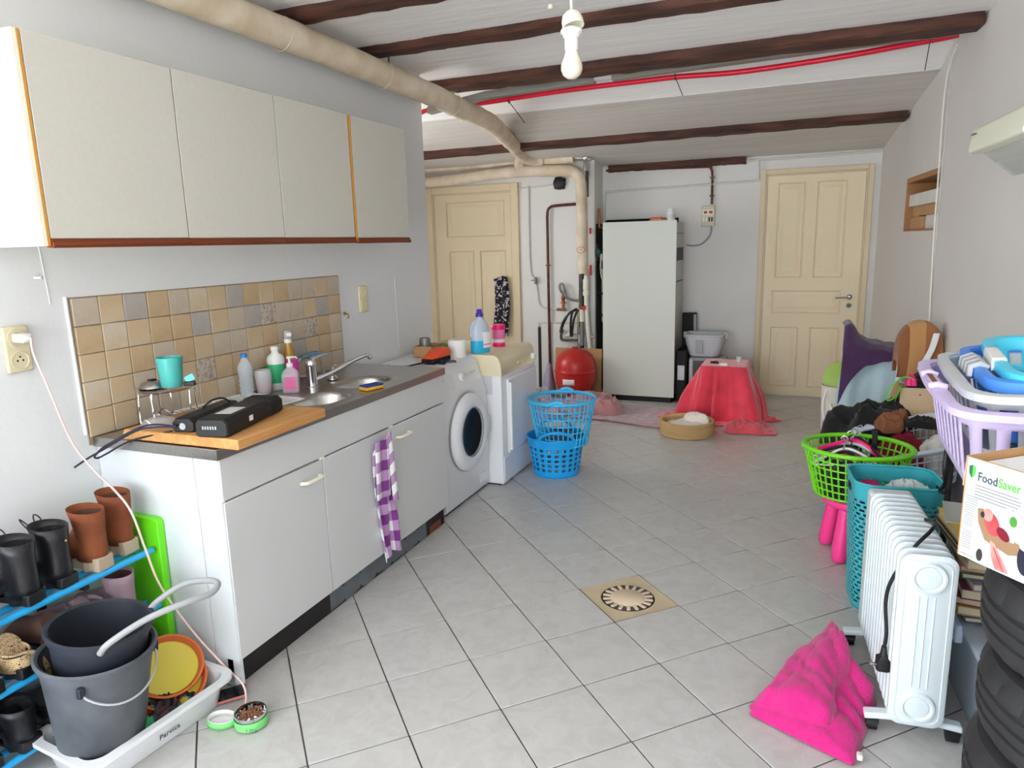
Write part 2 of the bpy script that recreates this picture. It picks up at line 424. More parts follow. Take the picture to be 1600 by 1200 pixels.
# ================================================================ the room
XL, YC, YB, YA, YF = -2.35, 4.215, 7.23, 6.92, -5.2      # left wall, its far corner, back wall, alcove back wall, front wall
def xr(y): return .563-.074*(y-7.23)                      # the right wall runs slightly askew
# ---- floor
b = MB(); b.box(-4.2, 1.3, YF-.05, 7.7, -.12, -.004); floor = struct(b.build('floor', 'joint'))
def clip(poly, a, n):
    out = []
    for i in range(len(poly)):
        p, q = poly[i], poly[(i+1) % len(poly)]
        dp = (p[0]-a[0])*n[0]+(p[1]-a[1])*n[1]; dq = (q[0]-a[0])*n[0]+(q[1]-a[1])*n[1]
        if dp >= 0: out.append(p)
        if dp*dq < 0:
            t = dp/(dp-dq); out.append((p[0]+t*(q[0]-p[0]), p[1]+t*(q[1]-p[1])))
    return out
S = .314; H = (S-.0052)/2; C45 = math.sqrt(.5)
full = MB(); full.prism([(-H*C45*2, 0), (0, -H*C45*2), (H*C45*2, 0), (0, H*C45*2)], -.008, 0)
tile0 = None; rest = MB(); rnd = random.Random(3)
DRAIN = None
for iu in range(-28, 28):
    for iv in range(-28, 34):
        u = .105+(iu+.5)*S; v = .085+(iv+.5)*S
        x, y = (u-v)*C45, (u+v)*C45
        if abs(x+.655) < .1 and abs(y-2.79) < .1: DRAIN = (x, y); continue
        d = H*C45*2
        poly = [(x-d, y), (x, y-d), (x+d, y), (x, y+d)]
        alc = y > YC+.05
        pl = clip(poly, (-4.15 if alc else XL, 0), (1, 0)); pl = clip(pl, (0, YF), (0, 1)) if pl else pl
        pl = clip(pl, (0, YA if x < -1.97 else YB), (0, -1)) if pl else pl
        pl = clip(pl, (.563, 7.23), (-1, -.074)) if pl else pl
        if len(pl) < 3: continue
        A = abs(sum(pl[i][0]*pl[(i+1) % len(pl)][1]-pl[(i+1) % len(pl)][0]*pl[i][1] for i in range(len(pl))))/2
        if A < .0012: continue
        tz = rnd.uniform(-.0006, .0004)
        hidden = (x < -1.95 and y < 4.7) or y < .75 or (x < -2.3)
        if hidden: rest.prism([(p, q) for p, q in pl], -.008, tz); continue
        if A > .0940:
            if tile0 is None:
                tile0 = full.build('tile', 'floor_tile', floor, bevel=.0012, seg=1); tile0.location = (x, y, tz)
            else:
                c = tile0.copy(); COL.objects.link(c); c.parent = floor; c.location = (x, y, tz); c.rotation_euler.z = rnd.choice((0, PI/2, PI, -PI/2))
        else:
            mb = MB(); mb.prism([(p-x, q-y) for p, q in pl], -.008, 0); c = mb.build('tile', 'floor_tile', floor, bevel=.0012, seg=1); c.location = (x, y, tz)
stuff(rest.build('tile', 'floor_tile', floor))
# ---- walls
def wall(name, mat, x0, x1, y0, y1, z0=-.1, z1=2.9):
    b = MB(); b.box(x0, x1, y0, y1, z0, z1); return struct(b.build(name, mat))
b = MB(); b.box(-2.55, XL, YF-.15, -1.6, -.1, 2.9); b.box(-2.55, XL, .4, YC, -.1, 2.9); b.box(-2.55, XL, -1.6, .4, -.1, .9); b.box(-2.55, XL, -1.6, .4, 2.1, 2.9)
wl = struct(b.build('wall_left', 'plaster'))
def window(name, x, y0, y1, z0, z1):
    e = bpy.data.objects.new(name, None); COL.objects.link(e); e['kind'] = 'structure'
    b = MB()
    for q in ((y0, y0+.06, z0, z1), (y1-.06, y1, z0, z1), (y0+.06, y1-.06, z0, z0+.06), (y0+.06, y1-.06, z1-.06, z1), ((y0+y1)/2-.04, (y0+y1)/2+.04, z0+.06, z1-.06)): b.box(x-.06, x, q[0], q[1], q[2], q[3])
    b.build('window_frame', 'white_gloss', e, bevel=.004)
    for a, c in ((y0+.06, (y0+y1)/2-.04), ((y0+y1)/2+.04, y1-.06)):
        b = MB(); b.box(x-.034, x-.028, a, c, z0+.06, z1-.06); b.build('pane', 'glass', e)
window('window_added', -2.40, -1.6, .4, .9, 2.1)  # added window out of view behind the camera, stands round the side fill lamp
wall('wall_alcove_near', 'plaster', -4.35, -2.55, YC-.2, YC-.02)
b = MB(); b.box(-4.35, -4.15, YC-.02, 4.35, -.1, 2.9); b.box(-4.35, -4.15, 5.4, 7.4, -.1, 2.9); b.box(-4.35, -4.15, 4.35, 5.4, -.1, .95); b.box(-4.35, -4.15, 4.35, 5.4, 2.05, 2.9)
struct(b.build('wall_alcove_side', 'plaster')); window('window_2', -4.20, 4.35, 5.4, .95, 2.05)
wa = wall('wall_alcove', 'plaster_back', -4.15, -1.97, YA, 7.6)
b = MB()                                                   # back wall with the sooty chimney opening behind the boiler
b.box(-1.97, -1.93, YB, 7.6, -.1, 2.9); b.box(-1.93, -1.2, YB, 7.6, 1.74, 2.9); b.box(-1.2, 1.3, YB, 7.6, -.1, 2.9)
wb = struct(b.build('wall_back', 'plaster_back'))
b = MB(); b.box(-1.96, -1.17, 7.55, 7.6, -.1, 1.78); b.box(-1.955, -1.93, 7.235, 7.55, 0, 1.74); b.box(-1.93, -1.9, 7.18, 7.55, -.05, 1.735); b.box(-1.9695, -1.962, YA+.04, YB, 0, 1.70); b.build('chimney_lining', 'soot', wb)
# right wall in its own frame: s along the wall towards the camera, n into the wall
RW = frame((xr(YB+.4), YB+.4, 0), (xr(0)-xr(1), -1, 0), (1, .0, 0))   # x along wall (towards camera), y into the wall
def rws(y): return (YB+.4-y)*math.sqrt(1+.074**2)
s0, s1 = rws(6.10), rws(5.09); L = rws(YF-.1)
b = MB(); b.box(-.2, s0, 0, .4, -.1, 2.9, RW); b.box(s1, L, 0, .4, -.1, 2.9, RW); b.box(s0, s1, 0, .4, -.1, 1.54, RW); b.box(s0, s1, 0, .4, 1.918, 2.9, RW)
wr = struct(b.build('wall_right', 'plaster_right'))
b = MB(); b.box(s0, s1, .34, .36, 1.54, 1.918, RW); b.build('niche_back', 'niche_green', wr)
b = MB(); b.box(s0, s0+.035, .002, .34, 1.54, 1.918, RW); b.box(s0+.035, s1, .002, .34, 1.883, 1.918, RW); b.box(s0+.035, s1, .002, .34, 1.54, 1.552, RW); b.build('niche_frame', 'oak_frame', wr, bevel=.003)
# front wall behind the camera: garage opening where the daylight comes in
b = MB(); b.box(-2.55, -2.2, YF-.2, YF, -.1, 2.9); b.box(1.12, 1.6, YF-.2, YF, -.1, 2.9); b.box(-2.2, 1.12, YF-.2, YF, 2.48, 2.9)
struct(b.build('wall_front', 'plaster'))
# ---- ceiling
b = MB(); P = [(YF-.2, 2.605), (4.48, 2.605), (4.54, 2.652), (5.0, 2.648), (5.33, 2.525), (5.33, 2.9), (YF-.2, 2.9)]
b.add([Vector((x, y, z)) for x in (-4.35, 1.6) for y, z in P], [tuple(range(7)), tuple(range(13, 6, -1))]+[(i, 7+i, 7+(i+1) % 7, (i+1) % 7) for i in range(7)])
ceil = struct(b.build('ceiling', 'ceiling_paint'))
b = MB(); P = [(5.33, 2.518), (7.6, 2.215), (7.6, 2.9), (5.33, 2.9)]
b.add([Vector((x, y, z)) for x in (-4.35, 1.6) for y, z in P], [(0,1,2,3), (7,6,5,4)]+[(i, 4+i, 4+(i+1) % 4, (i+1) % 4) for i in range(4)])
b.build('sloping_plaster', 'ceiling_grey', ceil)
def beam(x0, x1, y0, y1, zb, zt, seed):
    rr = random.Random(seed); n = 40; rings = []
    for i in range(n+1):
        x = x0+(x1-x0)*i/n; e = lambda s: rr.uniform(-s, s)
        rings.append([Vector((x, y0+e(.006), zt)), Vector((x, y0+e(.008), zb+.012+e(.004))), Vector((x, y0+.014+e(.005), zb+e(.004))), Vector((x, y1-.01+e(.006), zb+e(.004))), Vector((x, y1+e(.009), zb+.01+e(.005))), Vector((x, y1+e(.006), zt))])
    mb = MB(); mb.loft(rings); return mb.build('beam', 'beam_wood', ceil, smooth=30)
beam(XL-.02, xr(2.1)+.02, 2.02, 2.16, 2.565, 2.64, 1)
beam(XL-.02, xr(2.9)+.02, 2.83, 2.97, 2.568, 2.64, 2)
beam(XL-.02, xr(3.6)+.02, 3.52, 3.665, 2.570, 2.64, 3)
beam(-2.45, xr(4.5)-.01, 4.42, 4.61, 2.548, 2.66, 4)
beam(-3.6, xr(6.3)-.01, 6.14, 6.34, 2.358, 2.48, 5)
beam(-1.9, -.58, 7.17, 7.24, 2.205, 2.30, 6)
# ---- doors
def panel_door(name, x0, x1, y, zt, fr, slabtop, panels, mat, hinge_left, mat2):
    """frame x0..x1, top zt; fr frame width; panels: rects on the slab"""
    e = thing(name, '', 'door', (0, 0, 0)); del e['label'], e['category']; e['kind'] = 'structure'
    b = MB(); b.box(x0, x0+fr, y-.028, y+.01, 0, zt); b.box(x1-fr, x1, y-.028, y+.01, 0, zt); b.box(x0+fr, x1-fr, y-.028, y+.01, slabtop, zt)
    b.box(x0+fr, x0+fr+.014, y-.02, y+.01, 0, slabtop); b.box(x1-fr-.014, x1-fr, y-.02, y+.01, 0, slabtop); b.box(x0+fr+.014, x1-fr-.014, y-.02, y+.01, slabtop-.014, slabtop)
    b.build('door_frame', mat2, e, bevel=.004)
    sx0, sx1 = x0+fr+.017, x1-fr-.017; st = slabtop-.017
    # slab: stiles and rails around the recessed panels
    xs = sorted({sx0, sx1, *[p[0] for p in panels], *[p[1] for p in panels]}); zs = sorted({.012, st, *[p[2] for p in panels], *[p[3] for p in panels]})
    b = MB(); yf, yk = y-.012, y+.02
    for i in range(len(xs)-1):
        for j in range(len(zs)-1):
            cx, cz = (xs[i]+xs[i+1])/2, (zs[j]+zs[j+1])/2
            if any(p[0] < cx < p[1] and p[2] < cz < p[3] for p in panels): continue
            b.box(xs[i], xs[i+1], yf, yk, zs[j], zs[j+1])
    b.build('stiles_and_rails', mat, e, weld=False)
    for p in panels:
        q = MB(); a, c, d, f = p
        ring = lambda k, yy: [Vector((a+k, yy, d+k)), Vector((c-k, yy, d+k)), Vector((c-k, yy, f-k)), Vector((a+k, yy, f-k))]
        q.loft([ring(0, yf-.003), ring(.012, yf-.006), ring(.02, yf+.008), ring(.035, yf+.008), ring(.07, yf+.001)], caps=False); q.f.append((16, 17, 18, 19))
        q.build('panel', mat, e)
    return e
z2 = 2.138
d2 = panel_door('door_2', -.441, .508, YB, z2, .045, 2.095,
    [(-.295, -.045, 1.135, 2.02), (.04, .30, 1.135, 2.02), (-.31, .30, .80, 1.03), (-.31, -.045, .09, .685), (.04, .305, .09, .685)], 'cream_paint', True, 'cream_paint_aged')
h = MB(); h.cyl((.372, YB-.012, .962), (.372, YB-.02, .962), .024); h.tube(smoothpath([(.372, YB-.02, .962), (.372, YB-.055, .962), (.355, YB-.062, .962), (.255, YB-.06, .956)], 5), .0085, 8)
ho = h.build('door_handle', 'chrome', d2, smooth=40)
h = MB(); h.cyl((.372, YB-.012, .885), (.372, YB-.018, .885), .022); k = h.build('keyhole_plate', 'chrome', d2, smooth=40)
h = MB(); h.box(.369, .375, YB-.0185, YB-.018, .875, .893); h.build('keyhole', 'black', k)
r = YA/YB
d1 = panel_door('door_1', -4.019*r, -2.897*r, YA, 2.138, .075, 2.062,
    [(-3.62, -2.935, 1.60, 1.98), (-3.60, -3.30, .15, 1.47), (-3.235, -2.93, .15, 1.47)], 'cream_paint_aged', False, 'cream_paint_aged')
# ---- backsplash tiles, set into the left wall
b = MB(); b.box(XL-.002, XL+.004, 1.662, 3.196, .86, 1.386); b.build('tile_grout', 'grout', wl)
tl = None; rnd = random.Random(11)
pick = [0,1,2,3,0,4,1,4,3,1,3,0,4,1,0]
for j in range(5):
    for i in range(15):
        k = pick[(i+j*4) % 15] if rnd.random() < .55 else rnd.choice((0, 0, 1, 2, 3, 4))
        nm = 'wall_tile_%d' % k
        if (i, j) in ((9, 1), (5, 3), (12, 2)): nm = 'wall_tile_decor'
        mb = MB(); w_, h_ = .0986, .0966
        e = lambda: rnd.uniform(-.0008, .0008)
        mb.prism([(0+e(), 0+e()), (w_+e(), 0+e()), (w_+e(), h_+e()), (0+e(), h_+e())], 0, .0075+e())
        o = mb.build('tile', nm, wl, bevel=.0022, seg=2)
        o.matrix_local = frame((XL+.002+.0, 1.668+i*.1015, 1.2855-j*.0993), (0, 1, 0), (0, 0, 1))
        o['row'] = j
for o in [o for o in COL.objects if 'row' in o]: del o['row']
b = MB(); b.tube([(XL+.003, 1.655, .9), (XL+.003, 1.652, 1.39)], .006, 6); b.build('tile_edge_strip', 'white_plastic', wl)
# chasing lines and filler streaks of the plaster
for (yy, za, zb) in ((1.60, 1.37, 1.56), (3.78, .9, 1.35)):
    b = MB(); b.tube([(XL+.001, yy, za), (XL+.001, yy-.01, zb)], .002, 6); b.build('filler_line', 'plaster', wl)
# ================================================================ kitchen run on the left wall
# ---- wall cupboards
def wall_unit(label, y0, y1, ndoor, xf, zb, zt, left_side):
    e = thing('wall_cupboard', label, 'cupboard', (XL, y0, zb), group='wall cupboards above the sink')
    D = xf-XL; Ly = y1-y0; Hh = zt-zb
    b = MB(); b.box(.001, D-.02, .004, Ly-.004, .012, Hh-.003); b.build('body', 'cab_side', e, bevel=.002)
    if left_side:
        b = MB(); b.box(.001, D-.001, -.012, .003, .0, Hh); b.build('side_panel', 'cab_side', e, bevel=.001)
    b = MB(); b.box(D-.02, D-.0005, .003, .011, .0, Hh); b.build('edge_strip', 'orange_edge', e)
    w_ = (Ly-.012)/ndoor
    for i in range(ndoor):
        a = .012+i*w_
        b = MB(); b.box(D-.02, D, a+.002, a+w_-.0025, .022, Hh); d = b.build('door', 'cab_door', e, bevel=.0012, seg=1)
        b = MB(); b.prism([(D-.024, -.004), (D+.006, -.006), (D+.011, .004), (D+.004, .012), (D+.001, .021), (D-.024, .021)], a+.001, a+w_-.001, Matrix(((1,0,0,0),(0,0,1,0),(0,1,0,0),(0,0,0,1))))
        b.build('grip_rail', 'brown_wood', d, bevel=.001, seg=1)
        if i:
            b = MB(); b.box(D-.019, D-.004, a-.0022, a+.0018, .022, Hh); b.build('gap_edge', 'brown_wood', e)
    return e
wall_unit('long cream wall cupboard with three flat doors, its pale end panel nearest the camera', 1.415, 2.958, 3, -2.05, 1.558, 2.15, True)
wall_unit('single-door cream wall cupboard at the far end of the row', 2.962, 3.468, 1, -2.046, 1.556, 2.148, False)
# ---- base cabinet under the sink
Y0, Y1, XF = 1.69, 3.275, -1.775
cb = thing('sink_cabinet', 'white three-door base cabinet under the steel sink top', 'cabinet', (XL, Y0, 0))
D = XF-XL
b = MB(); b.box(.002, D-.02, .017, Y1-Y0, .105, .121); b.box(.002, .01, .017, Y1-Y0, .121, .66); b.box(.01, D-.02, Y1-Y0-.016, Y1-Y0, .121, .84); b.build('carcass', 'white_side', cb)
b = MB(); b.box(.002, D-.115, 0, .016, .0, .85); b.box(D-.112, D-.004, 0, .016, .004, .85); b.build('side_panel', 'white_side', cb, bevel=.0015, seg=1)
b = MB(); b.box(D-.018, D, .004, Y1-Y0, .702, .852); b.build('blank_front', 'white_lam', cb, bevel=.002, seg=1)
for i, (a, c) in enumerate(((.006, .533), (.537, 1.053), (1.057, 1.585))):
    b = MB(); b.box(D-.018, D, a, c, .112, .695); d = b.build('door', 'white_lam', cb, bevel=.002, seg=1)
    if i != 1:
        ya, yb = (.395, .505) if i == 0 else (1.09, 1.2)
        b = MB(); b.tube(smoothpath([(D, ya, .635), (D+.022, ya+.006, .637), (D+.026, ya+.03, .637), (D+.026, yb-.03, .637), (D+.022, yb-.006, .637), (D, yb, .635)], 5), .0075, 8)
        b.build('handle', 'cream_handle', d, smooth=50)
for yy in (.535, 1.055):
    b = MB(); b.box(D-.012, D+.001, yy-.012, yy+.012, .695, .703); b.build('hinge_cap', 'cream_handle', cb)
b = MB(); b.box(D-.06, D-.035, .0, Y1-Y0, .0, .108); b.build('toe_board', 'toe', cb)
rnd = random.Random(5); n = 24; pts = []
b = MB(); b.grid(lambda u, v: Vector((D-.0335+.002*math.sin(u*40)+.004*v*(1-v), .55+u*.83, .006+v*.082+.004*math.sin(u*31+v))), 40, 4); b.build('tape_strip', 'grey_tape', cb, smooth=60)
b = MB(); b.box(D-.036, D-.0335, 1.42, 1.545, .002, .045); b.build('bare_patch', 'brown_wood', cb)
b = MB(); b.box(D-.05, D-.006, -.006, .018, .0, .05); b.build('corner_foot_wrap', 'clear', cb)
# ---- steel sink top: deck strips around two bowls
CT = thing('steel_worktop', 'stainless steel worktop with two bowls on the white base cabinet', 'sink', (XL, Y0-.012, .853))
W_ = .585; LL = Y1-Y0+.02; zt = .034
B1 = (.30, .535, .61, .93); B2 = (.255, .505, .975, 1.31)       # x0,x1,y0,y1 of the bowls in local coords
xs = sorted({0, W_, B1[0], B1[1], B2[0], B2[1]}); ys = sorted({0, LL, B1[2], B1[3], B2[2], B2[3]})
b = MB()
for i in range(len(xs)-1):
    for j in range(len(ys)-1):
        cx, cy = (xs[i]+xs[i+1])/2, (ys[j]+ys[j+1])/2
        if any(q[0] < cx < q[1] and q[2] < cy < q[3] for q in (B1, B2)): continue
        b.add([Vector(p) for p in ((xs[i], ys[j], zt), (xs[i+1], ys[j], zt), (xs[i+1], ys[j+1], zt), (xs[i], ys[j+1], zt))], [(0, 1, 2, 3)])
b.build('deck', 'steel', CT, weld=True)
b = MB(); b.box(W_-.004, W_, 0, LL, -.002, zt+.001); b.box(0, W_, 0, .004, -.002, zt+.001); b.box(0, W_, LL-.004, LL, -.002, zt+.001); b.build('front_edge', 'steel', CT, bevel=.001, seg=1)
for q in (B1, B2):
    cx, cy = (q[0]+q[1])/2, (q[2]+q[3])/2; hx, hy = (q[1]-q[0])/2, (q[3]-q[2])/2
    rg = lambda k, r, z: [Vector((cx+x, cy+y, z)) for x, y in rrect(hx-k, hy-k, r, 6)]
    b = MB(); b.loft([rg(0, .001, zt), rg(.004, .10, zt), rg(.008, .10, zt+.003), rg(.014, .10, zt), rg(.02, .10, zt-.02), rg(.026, .095, zt-.11), rg(.05, .075, zt-.14), rg(.1, .02, zt-.145)], caps=False)
    b.f.append(tuple(range(len(b.v)-28, len(b.v)))); bo = b.build('bowl', 'steel', CT, smooth=50)
    b = MB(); b.cyl((cx, cy, zt-.146), (cx, cy, zt-.141), .03); b.build('bowl_drain', 'chrome', bo, smooth=40)
b = MB()
for k in range(2):
    b.tube([(.16+k*.0, .75+.02*k, zt+.001), (.17, .8, zt+.002)], .003, 6)
b.build('pressed_rib', 'steel', CT)
ZT = .8875
# faucet
f = thing('mixer_tap', 'chrome single-lever mixer tap with long swivel spout behind the bowls', 'tap', (-2.125, 2.635, ZT))
b = MB(); b.lathe([(.03, 0), (.03, .006), (.025, .01), (.024, .1), (.026, .105), (.026, .125), (.018, .135), (0.002, .136)], 24); b.build('tap_body', 'chrome', f, smooth=40)
b = MB(); b.tube(smoothpath([(.0, .02, .035), (.04, .09, .055), (.095, .19, .098), (.13, .255, .118), (.14, .275, .112), (.142, .28, .10)], 6), [.013]*12+[.010]*12+[.0115]*7, 10); b.build('spout', 'chrome', f, smooth=50)
b = MB(); b.tube(smoothpath([(0, 0, .132), (.01, .04, .142), (.025, .1, .15)], 5), [.014]*4+[.009]*7, 10); b.build('lever', 'chrome', f, smooth=50)
# ---- things on the worktop
bd = thing('chopping_board', 'thick wooden board lying over the near end of the sink top', 'board', (-1.945, 1.925, ZT), math.radians(1))
b = MB(); b.box(-.255, .255, -.235, .235, .002, .038); b.build('board', 'wood_board', bd, bevel=.004)
b = MB(); b.box(-.258, -.20, -.236, .236, .0, .03); b.build('end_cleat', 'wood_board', bd, bevel=.003)
ZB = ZT+.038
# battery packs
def pack(label, loc, rz, L, Wd, Hh, long_):
    e = thing('battery_pack', label, 'battery', loc, rz)
    prof = [(-Wd/2, .006), (-Wd/2+.01, 0), (Wd/2-.01, 0), (Wd/2, .006), (Wd/2, Hh-.016), (Wd/2-.016, Hh), (-Wd/2+.016, Hh), (-Wd/2, Hh-.016)]
    b = MB(); b.loft([[Vector((x*s, y, z*s+(1-s)*Hh/2)) for x, z in prof] for y, s in ((-L/2, .9), (-L/2+.008, 1), (L/2-.012, 1), (L/2, .82))]); b.build('case', 'black', e, bevel=.002, smooth=30)
    if long_:
        b = MB(); b.loft([[Vector((x*1.03, y, z*1.06)) for x, z in prof] for y in (L/2-.1, L/2-.03)]); b.build('lock_collar', 'black_matte', e, bevel=.003)
        b = MB(); b.box(-.03, .028, -.12, -.02, Hh, Hh+.0008); b.build('sticker', 'grey_light', e)
        b = MB(); b.box(Wd/2, Wd/2+.0008, -.06, -.035, Hh*.35, Hh*.65); b.build('side_sticker', 'white_plastic', e)
        for k in range(6):
            b = MB(); b.box(-.03+k*.009, -.026+k*.009, -L/2-.001, -L/2+.001, Hh*.45, Hh*.62); b.build('charge_light', 'grey_light', e)
    else:
        b = MB(); b.cyl((.0, -L/2-.003, Hh*.45), (0, -L/2+.004, Hh*.45), .012); b.build('socket', 'chrome', e, smooth=40)
        b = MB(); b.tube(smoothpath([(-.02, .0, Hh), (0, .03, Hh+.022), (.02, .07, Hh+.022), (.03, .1, Hh)], 5), .0035, 6); b.build('carry_loop', 'black', e, smooth=50)
    return e
pack('large black battery pack with a pale sticker lying on the wooden board', (-1.84, 1.885, ZB), math.radians(14), .4, .12, .062, True)
pack('slim black charger brick behind the large battery pack', (-1.975, 1.86, ZB), math.radians(13), .3, .085, .05, False)
b = MB()
for pts in ([(-1.955, 1.70, ZB+.025), (-2.05, 1.66, ZB+.03), (-2.16, 1.60, .90), (-2.24, 1.60, .85), (-2.25, 1.615, .835), (-2.22, 1.63, .85), (-2.15, 1.675, .89), (-1.98, 1.70, ZB+.006)],
            [(-1.96, 1.7, ZB+.022), (-2.06, 1.645, ZB+.02), (-2.2, 1.61, .875), (-2.28, 1.60, .835), (-2.34, 1.59, .80)]):
    b.tube(smoothpath(pts, 7), .0036, 6)
tag(b.build('charger_cable', 'dark_cable', None, smooth=50), 'dark charger cable looping over the counter edge from the charger brick', 'cable')
# wire stand with plate, glass
st = thing('plate_stand', 'chrome wire stand with a round shelf beside the batteries', 'stand', (-2.185, 1.855, ZB-.0))
st.location = (-2.16, 1.85, ZB)
b = MB(); b.lathe([(.02, .112), (.09, .112), (.098, .118), (.1, .121), (.092, .119), (.02, .116)], 36); b.build('shelf', 'chrome', st, smooth=40)
for k in range(3):
    a = math.radians(30+120*k); cx, cy = .092*math.cos(a), .092*math.sin(a); tx, ty = -math.sin(a), math.cos(a)
    b = MB(); b.tube(smoothpath([(cx-tx*.03, cy-ty*.03, .11), (cx-tx*.034, cy-ty*.034, .004), (cx*1.1, cy*1.1, .02), (cx+tx*.034, cy+ty*.034, .004), (cx+tx*.03, cy+ty*.03, .11)], 6), .003, 6); b.build('leg', 'chrome', st, smooth=50)
sl = thing('strainer', 'small steel strainer lying on the wire stand', 'strainer', (-2.205, 1.835, ZB+.121))
b = MB(); b.lathe([(.046, 0), (.044, .004), (.036, .016), (.018, .024), (.001, .026)], 24); b.build('dome', 'steel', sl, smooth=60)
b = MB(); b.box(-.012, .012, -.012, .012, .024, .03); b.build('knob', 'black', sl, bevel=.003)
g = thing('drinking_glass', 'turquoise ribbed glass standing on the wire stand', 'glass', (-2.135, 1.86, ZB+.1215))
b = MB(); n = 48
b.loft([[Vector(((r+.0012*math.cos(i*PI))*math.cos(2*PI*i/n), (r+.0012*math.cos(i*PI))*math.sin(2*PI*i/n), z)) for i in range(n)] for r, z in ((.033, 0), (.036, .01), (.040, .06), (.045, .11), (.043, .11), (.038, .06), (.034, .012), (.01, .01))]); b.build('tumbler', 'teal_glass', g, smooth=60)
lt = thing('lighter_holder', 'black clip with a pale blue card on the wire stand', 'clip', (-2.085, 1.895, ZB+.121), .5)
b = MB(); b.box(-.02, .02, -.01, .01, 0, .016); b.build('clip', 'black', lt, bevel=.003)
b = MB(); b.box(-.004, .03, -.002, .001, .014, .036, RY(-25)); b.build('card', 'light_aqua', lt)
gl = thing('glass_bowl', 'clear glass bowl lying under the wire stand', 'bowl', (-2.12, 1.775, ZB))
b = MB(); b.lathe([(.062, 0), (.064, .003), (.05, .02), (.02, .03), (.001, .031)], 28); b.build('lid_glass', 'clear', gl, smooth=60)
b = MB(); b.lathe([(.008, .03), (.012, .036), (.008, .042), (.001, .043)], 12); b.build('lid_knob', 'chrome', gl, smooth=50)
# white wire draining rack
dr = thing('drying_grid', 'white wire draining grid over the steel sink top', 'drying rack', (-2.16, 2.2, ZT), 0)
Q = [(-.165, -.17), (.185, -.02), (.145, .2), (-.165, .22)]
Q = [(-.17, -.2), (.17, -.2), (.17, .2), (-.17, .2)]
dr.rotation_euler = (0, 0, math.radians(-4))
b = MB(); b.tube([(x, y, .009) for x, y in Q], .0042, 6, closed=True); b.build('rim', 'white_plastic', dr)
for k in range(15):
    y = -.19+.38*(k+.5)/15; b = MB(); b.tube([(-.17, y, .011), (.17, y, .011)], .0028, 6); b.build('wire', 'white_plastic', dr)
for x in (-.12, .12):
    b = MB(); b.tube([(x, -.2, .007), (x, .2, .007)], .003, 6); b.build('cross_wire', 'white_plastic', dr)
# bottles by the tap
def bottle(name, label, cat, loc, parts, rz=0):
    e = thing(name, label, cat, loc, rz)
    for nm, mat, prof, *o in parts:
        kw = o[0] if o else {}
        b = MB(); b.lathe(prof, 28, sx=kw.get('sx', 1), sy=kw.get('sy', 1)); b.build(nm, mat, e, smooth=45)
    return e
wv = [(.001, 0), (.026, 0), (.031, .006)]+[(.0305+.0022*math.cos(k*PI), .012+.011*k) for k in range(9)]+[(.033, .115), (.033, .135), (.028, .15), (.014, .172), (.0125, .176), (.0125, .182), (.001, .182)]
bottle('water_bottle', 'small clear ribbed water bottle with a blue cap', 'bottle', (-2.285, 2.385, ZT), [('flask', 'pet', wv), ('cap', 'blue_cap', [(.0145, .18), (.0145, .194), (.013, .196), (.001, .196)])])
bottle('glass_jar', 'clear tumbler with pink dregs beside the water bottle', 'glass', (-2.26, 2.465, ZT), [('tumbler', 'clear', [(.03, 0), (.034, .004), (.038, .09), (.034, .11), (.032, .11), (.0355, .088), (.031, .008), (.001, .007)]), ('contents', 'pink_soap', [(.001, .008), (.030, .008), (.0335, .05), (.001, .052)])])
bottle('cleaner_bottle', 'white cleaner bottle with a green label, uncapped', 'bottle', (-2.268, 2.565, ZT), [('flask', 'white_plastic', [(.001, 0), (.036, 0), (.04, .005), (.04, .145), (.036, .158), (.02, .17), (.016, .175), (.016, .2), (.001, .2)]), ('label_band', 'label_green', [(.0405, .035), (.0408, .036), (.0408, .122), (.0405, .123)]), ('neck_ring', 'white_plastic', [(.018, .186), (.0185, .188), (.0185, .203), (.001, .205)])])
sp = bottle('spray_bottle', 'magenta and amber spray bottle with a white trigger head', 'bottle', (-2.272, 2.665, ZT), [('base', 'pink_bottle', [(.001, 0), (.036, 0), (.04, .006), (.04, .1), (.036, .125), (.03, .128), (.001, .128)]), ('neck', 'olive_liq', [(.03, .127), (.026, .15), (.018, .19), (.016, .21), (.001, .21)]), ('collar', 'white_plastic', [(.018, .206), (.018, .226), (.012, .228), (.001, .23)])])
b = MB(); b.prism([(-.03, .226), (.03, .228), (.05, .243), (.045, .258), (.01, .265), (-.02, .258), (-.034, .24)], -.012, .012, frame((0, 0, 0), (.75, -.65, 0), (0, 0, 1))); b.prism([(.018, .23), (.03, .228), (.045, .205), (.05, .188), (.044, .19), (.036, .205)], -.006, .006, frame((0, 0, 0), (-.75, .65, 0), (0, 0, 1)))
b.build('trigger_head', 'white_plastic', sp, bevel=.004)
so = thing('soap_dispenser', 'clear pump bottle of pink hand soap in front of the cleaner bottle', 'bottle', (-2.155, 2.525, ZT), .5)
rr_ = lambda hx, hy, r, z: [Vector((x, y, z)) for x, y in rrect(hx, hy, r, 4)]
b = MB(); b.loft([rr_(.036, .024, .01, 0), rr_(.038, .026, .011, .004), rr_(.038, .026, .011, .085), rr_(.032, .022, .012, .1), rr_(.014, .014, .012, .116), rr_(.013, .013, .012, .122)]); b.build('flask', 'clear', so, smooth=40)
b = MB(); b.loft([rr_(.035, .023, .009, .003), rr_(.035, .023, .009, .05), rr_(.03, .02, .009, .052)]); b.build('soap', 'pink_soap', so, smooth=40)
b = MB(); b.lathe([(.015, .118), (.015, .134), (.006, .137), (.005, .155), (.012, .157), (.012, .166), (.001, .168)], 16); b.tube([(0, 0, .162), (.028, 0, .163), (.036, 0, .155)], .004, 6); b.build('pump', 'white_plastic', so, smooth=45)
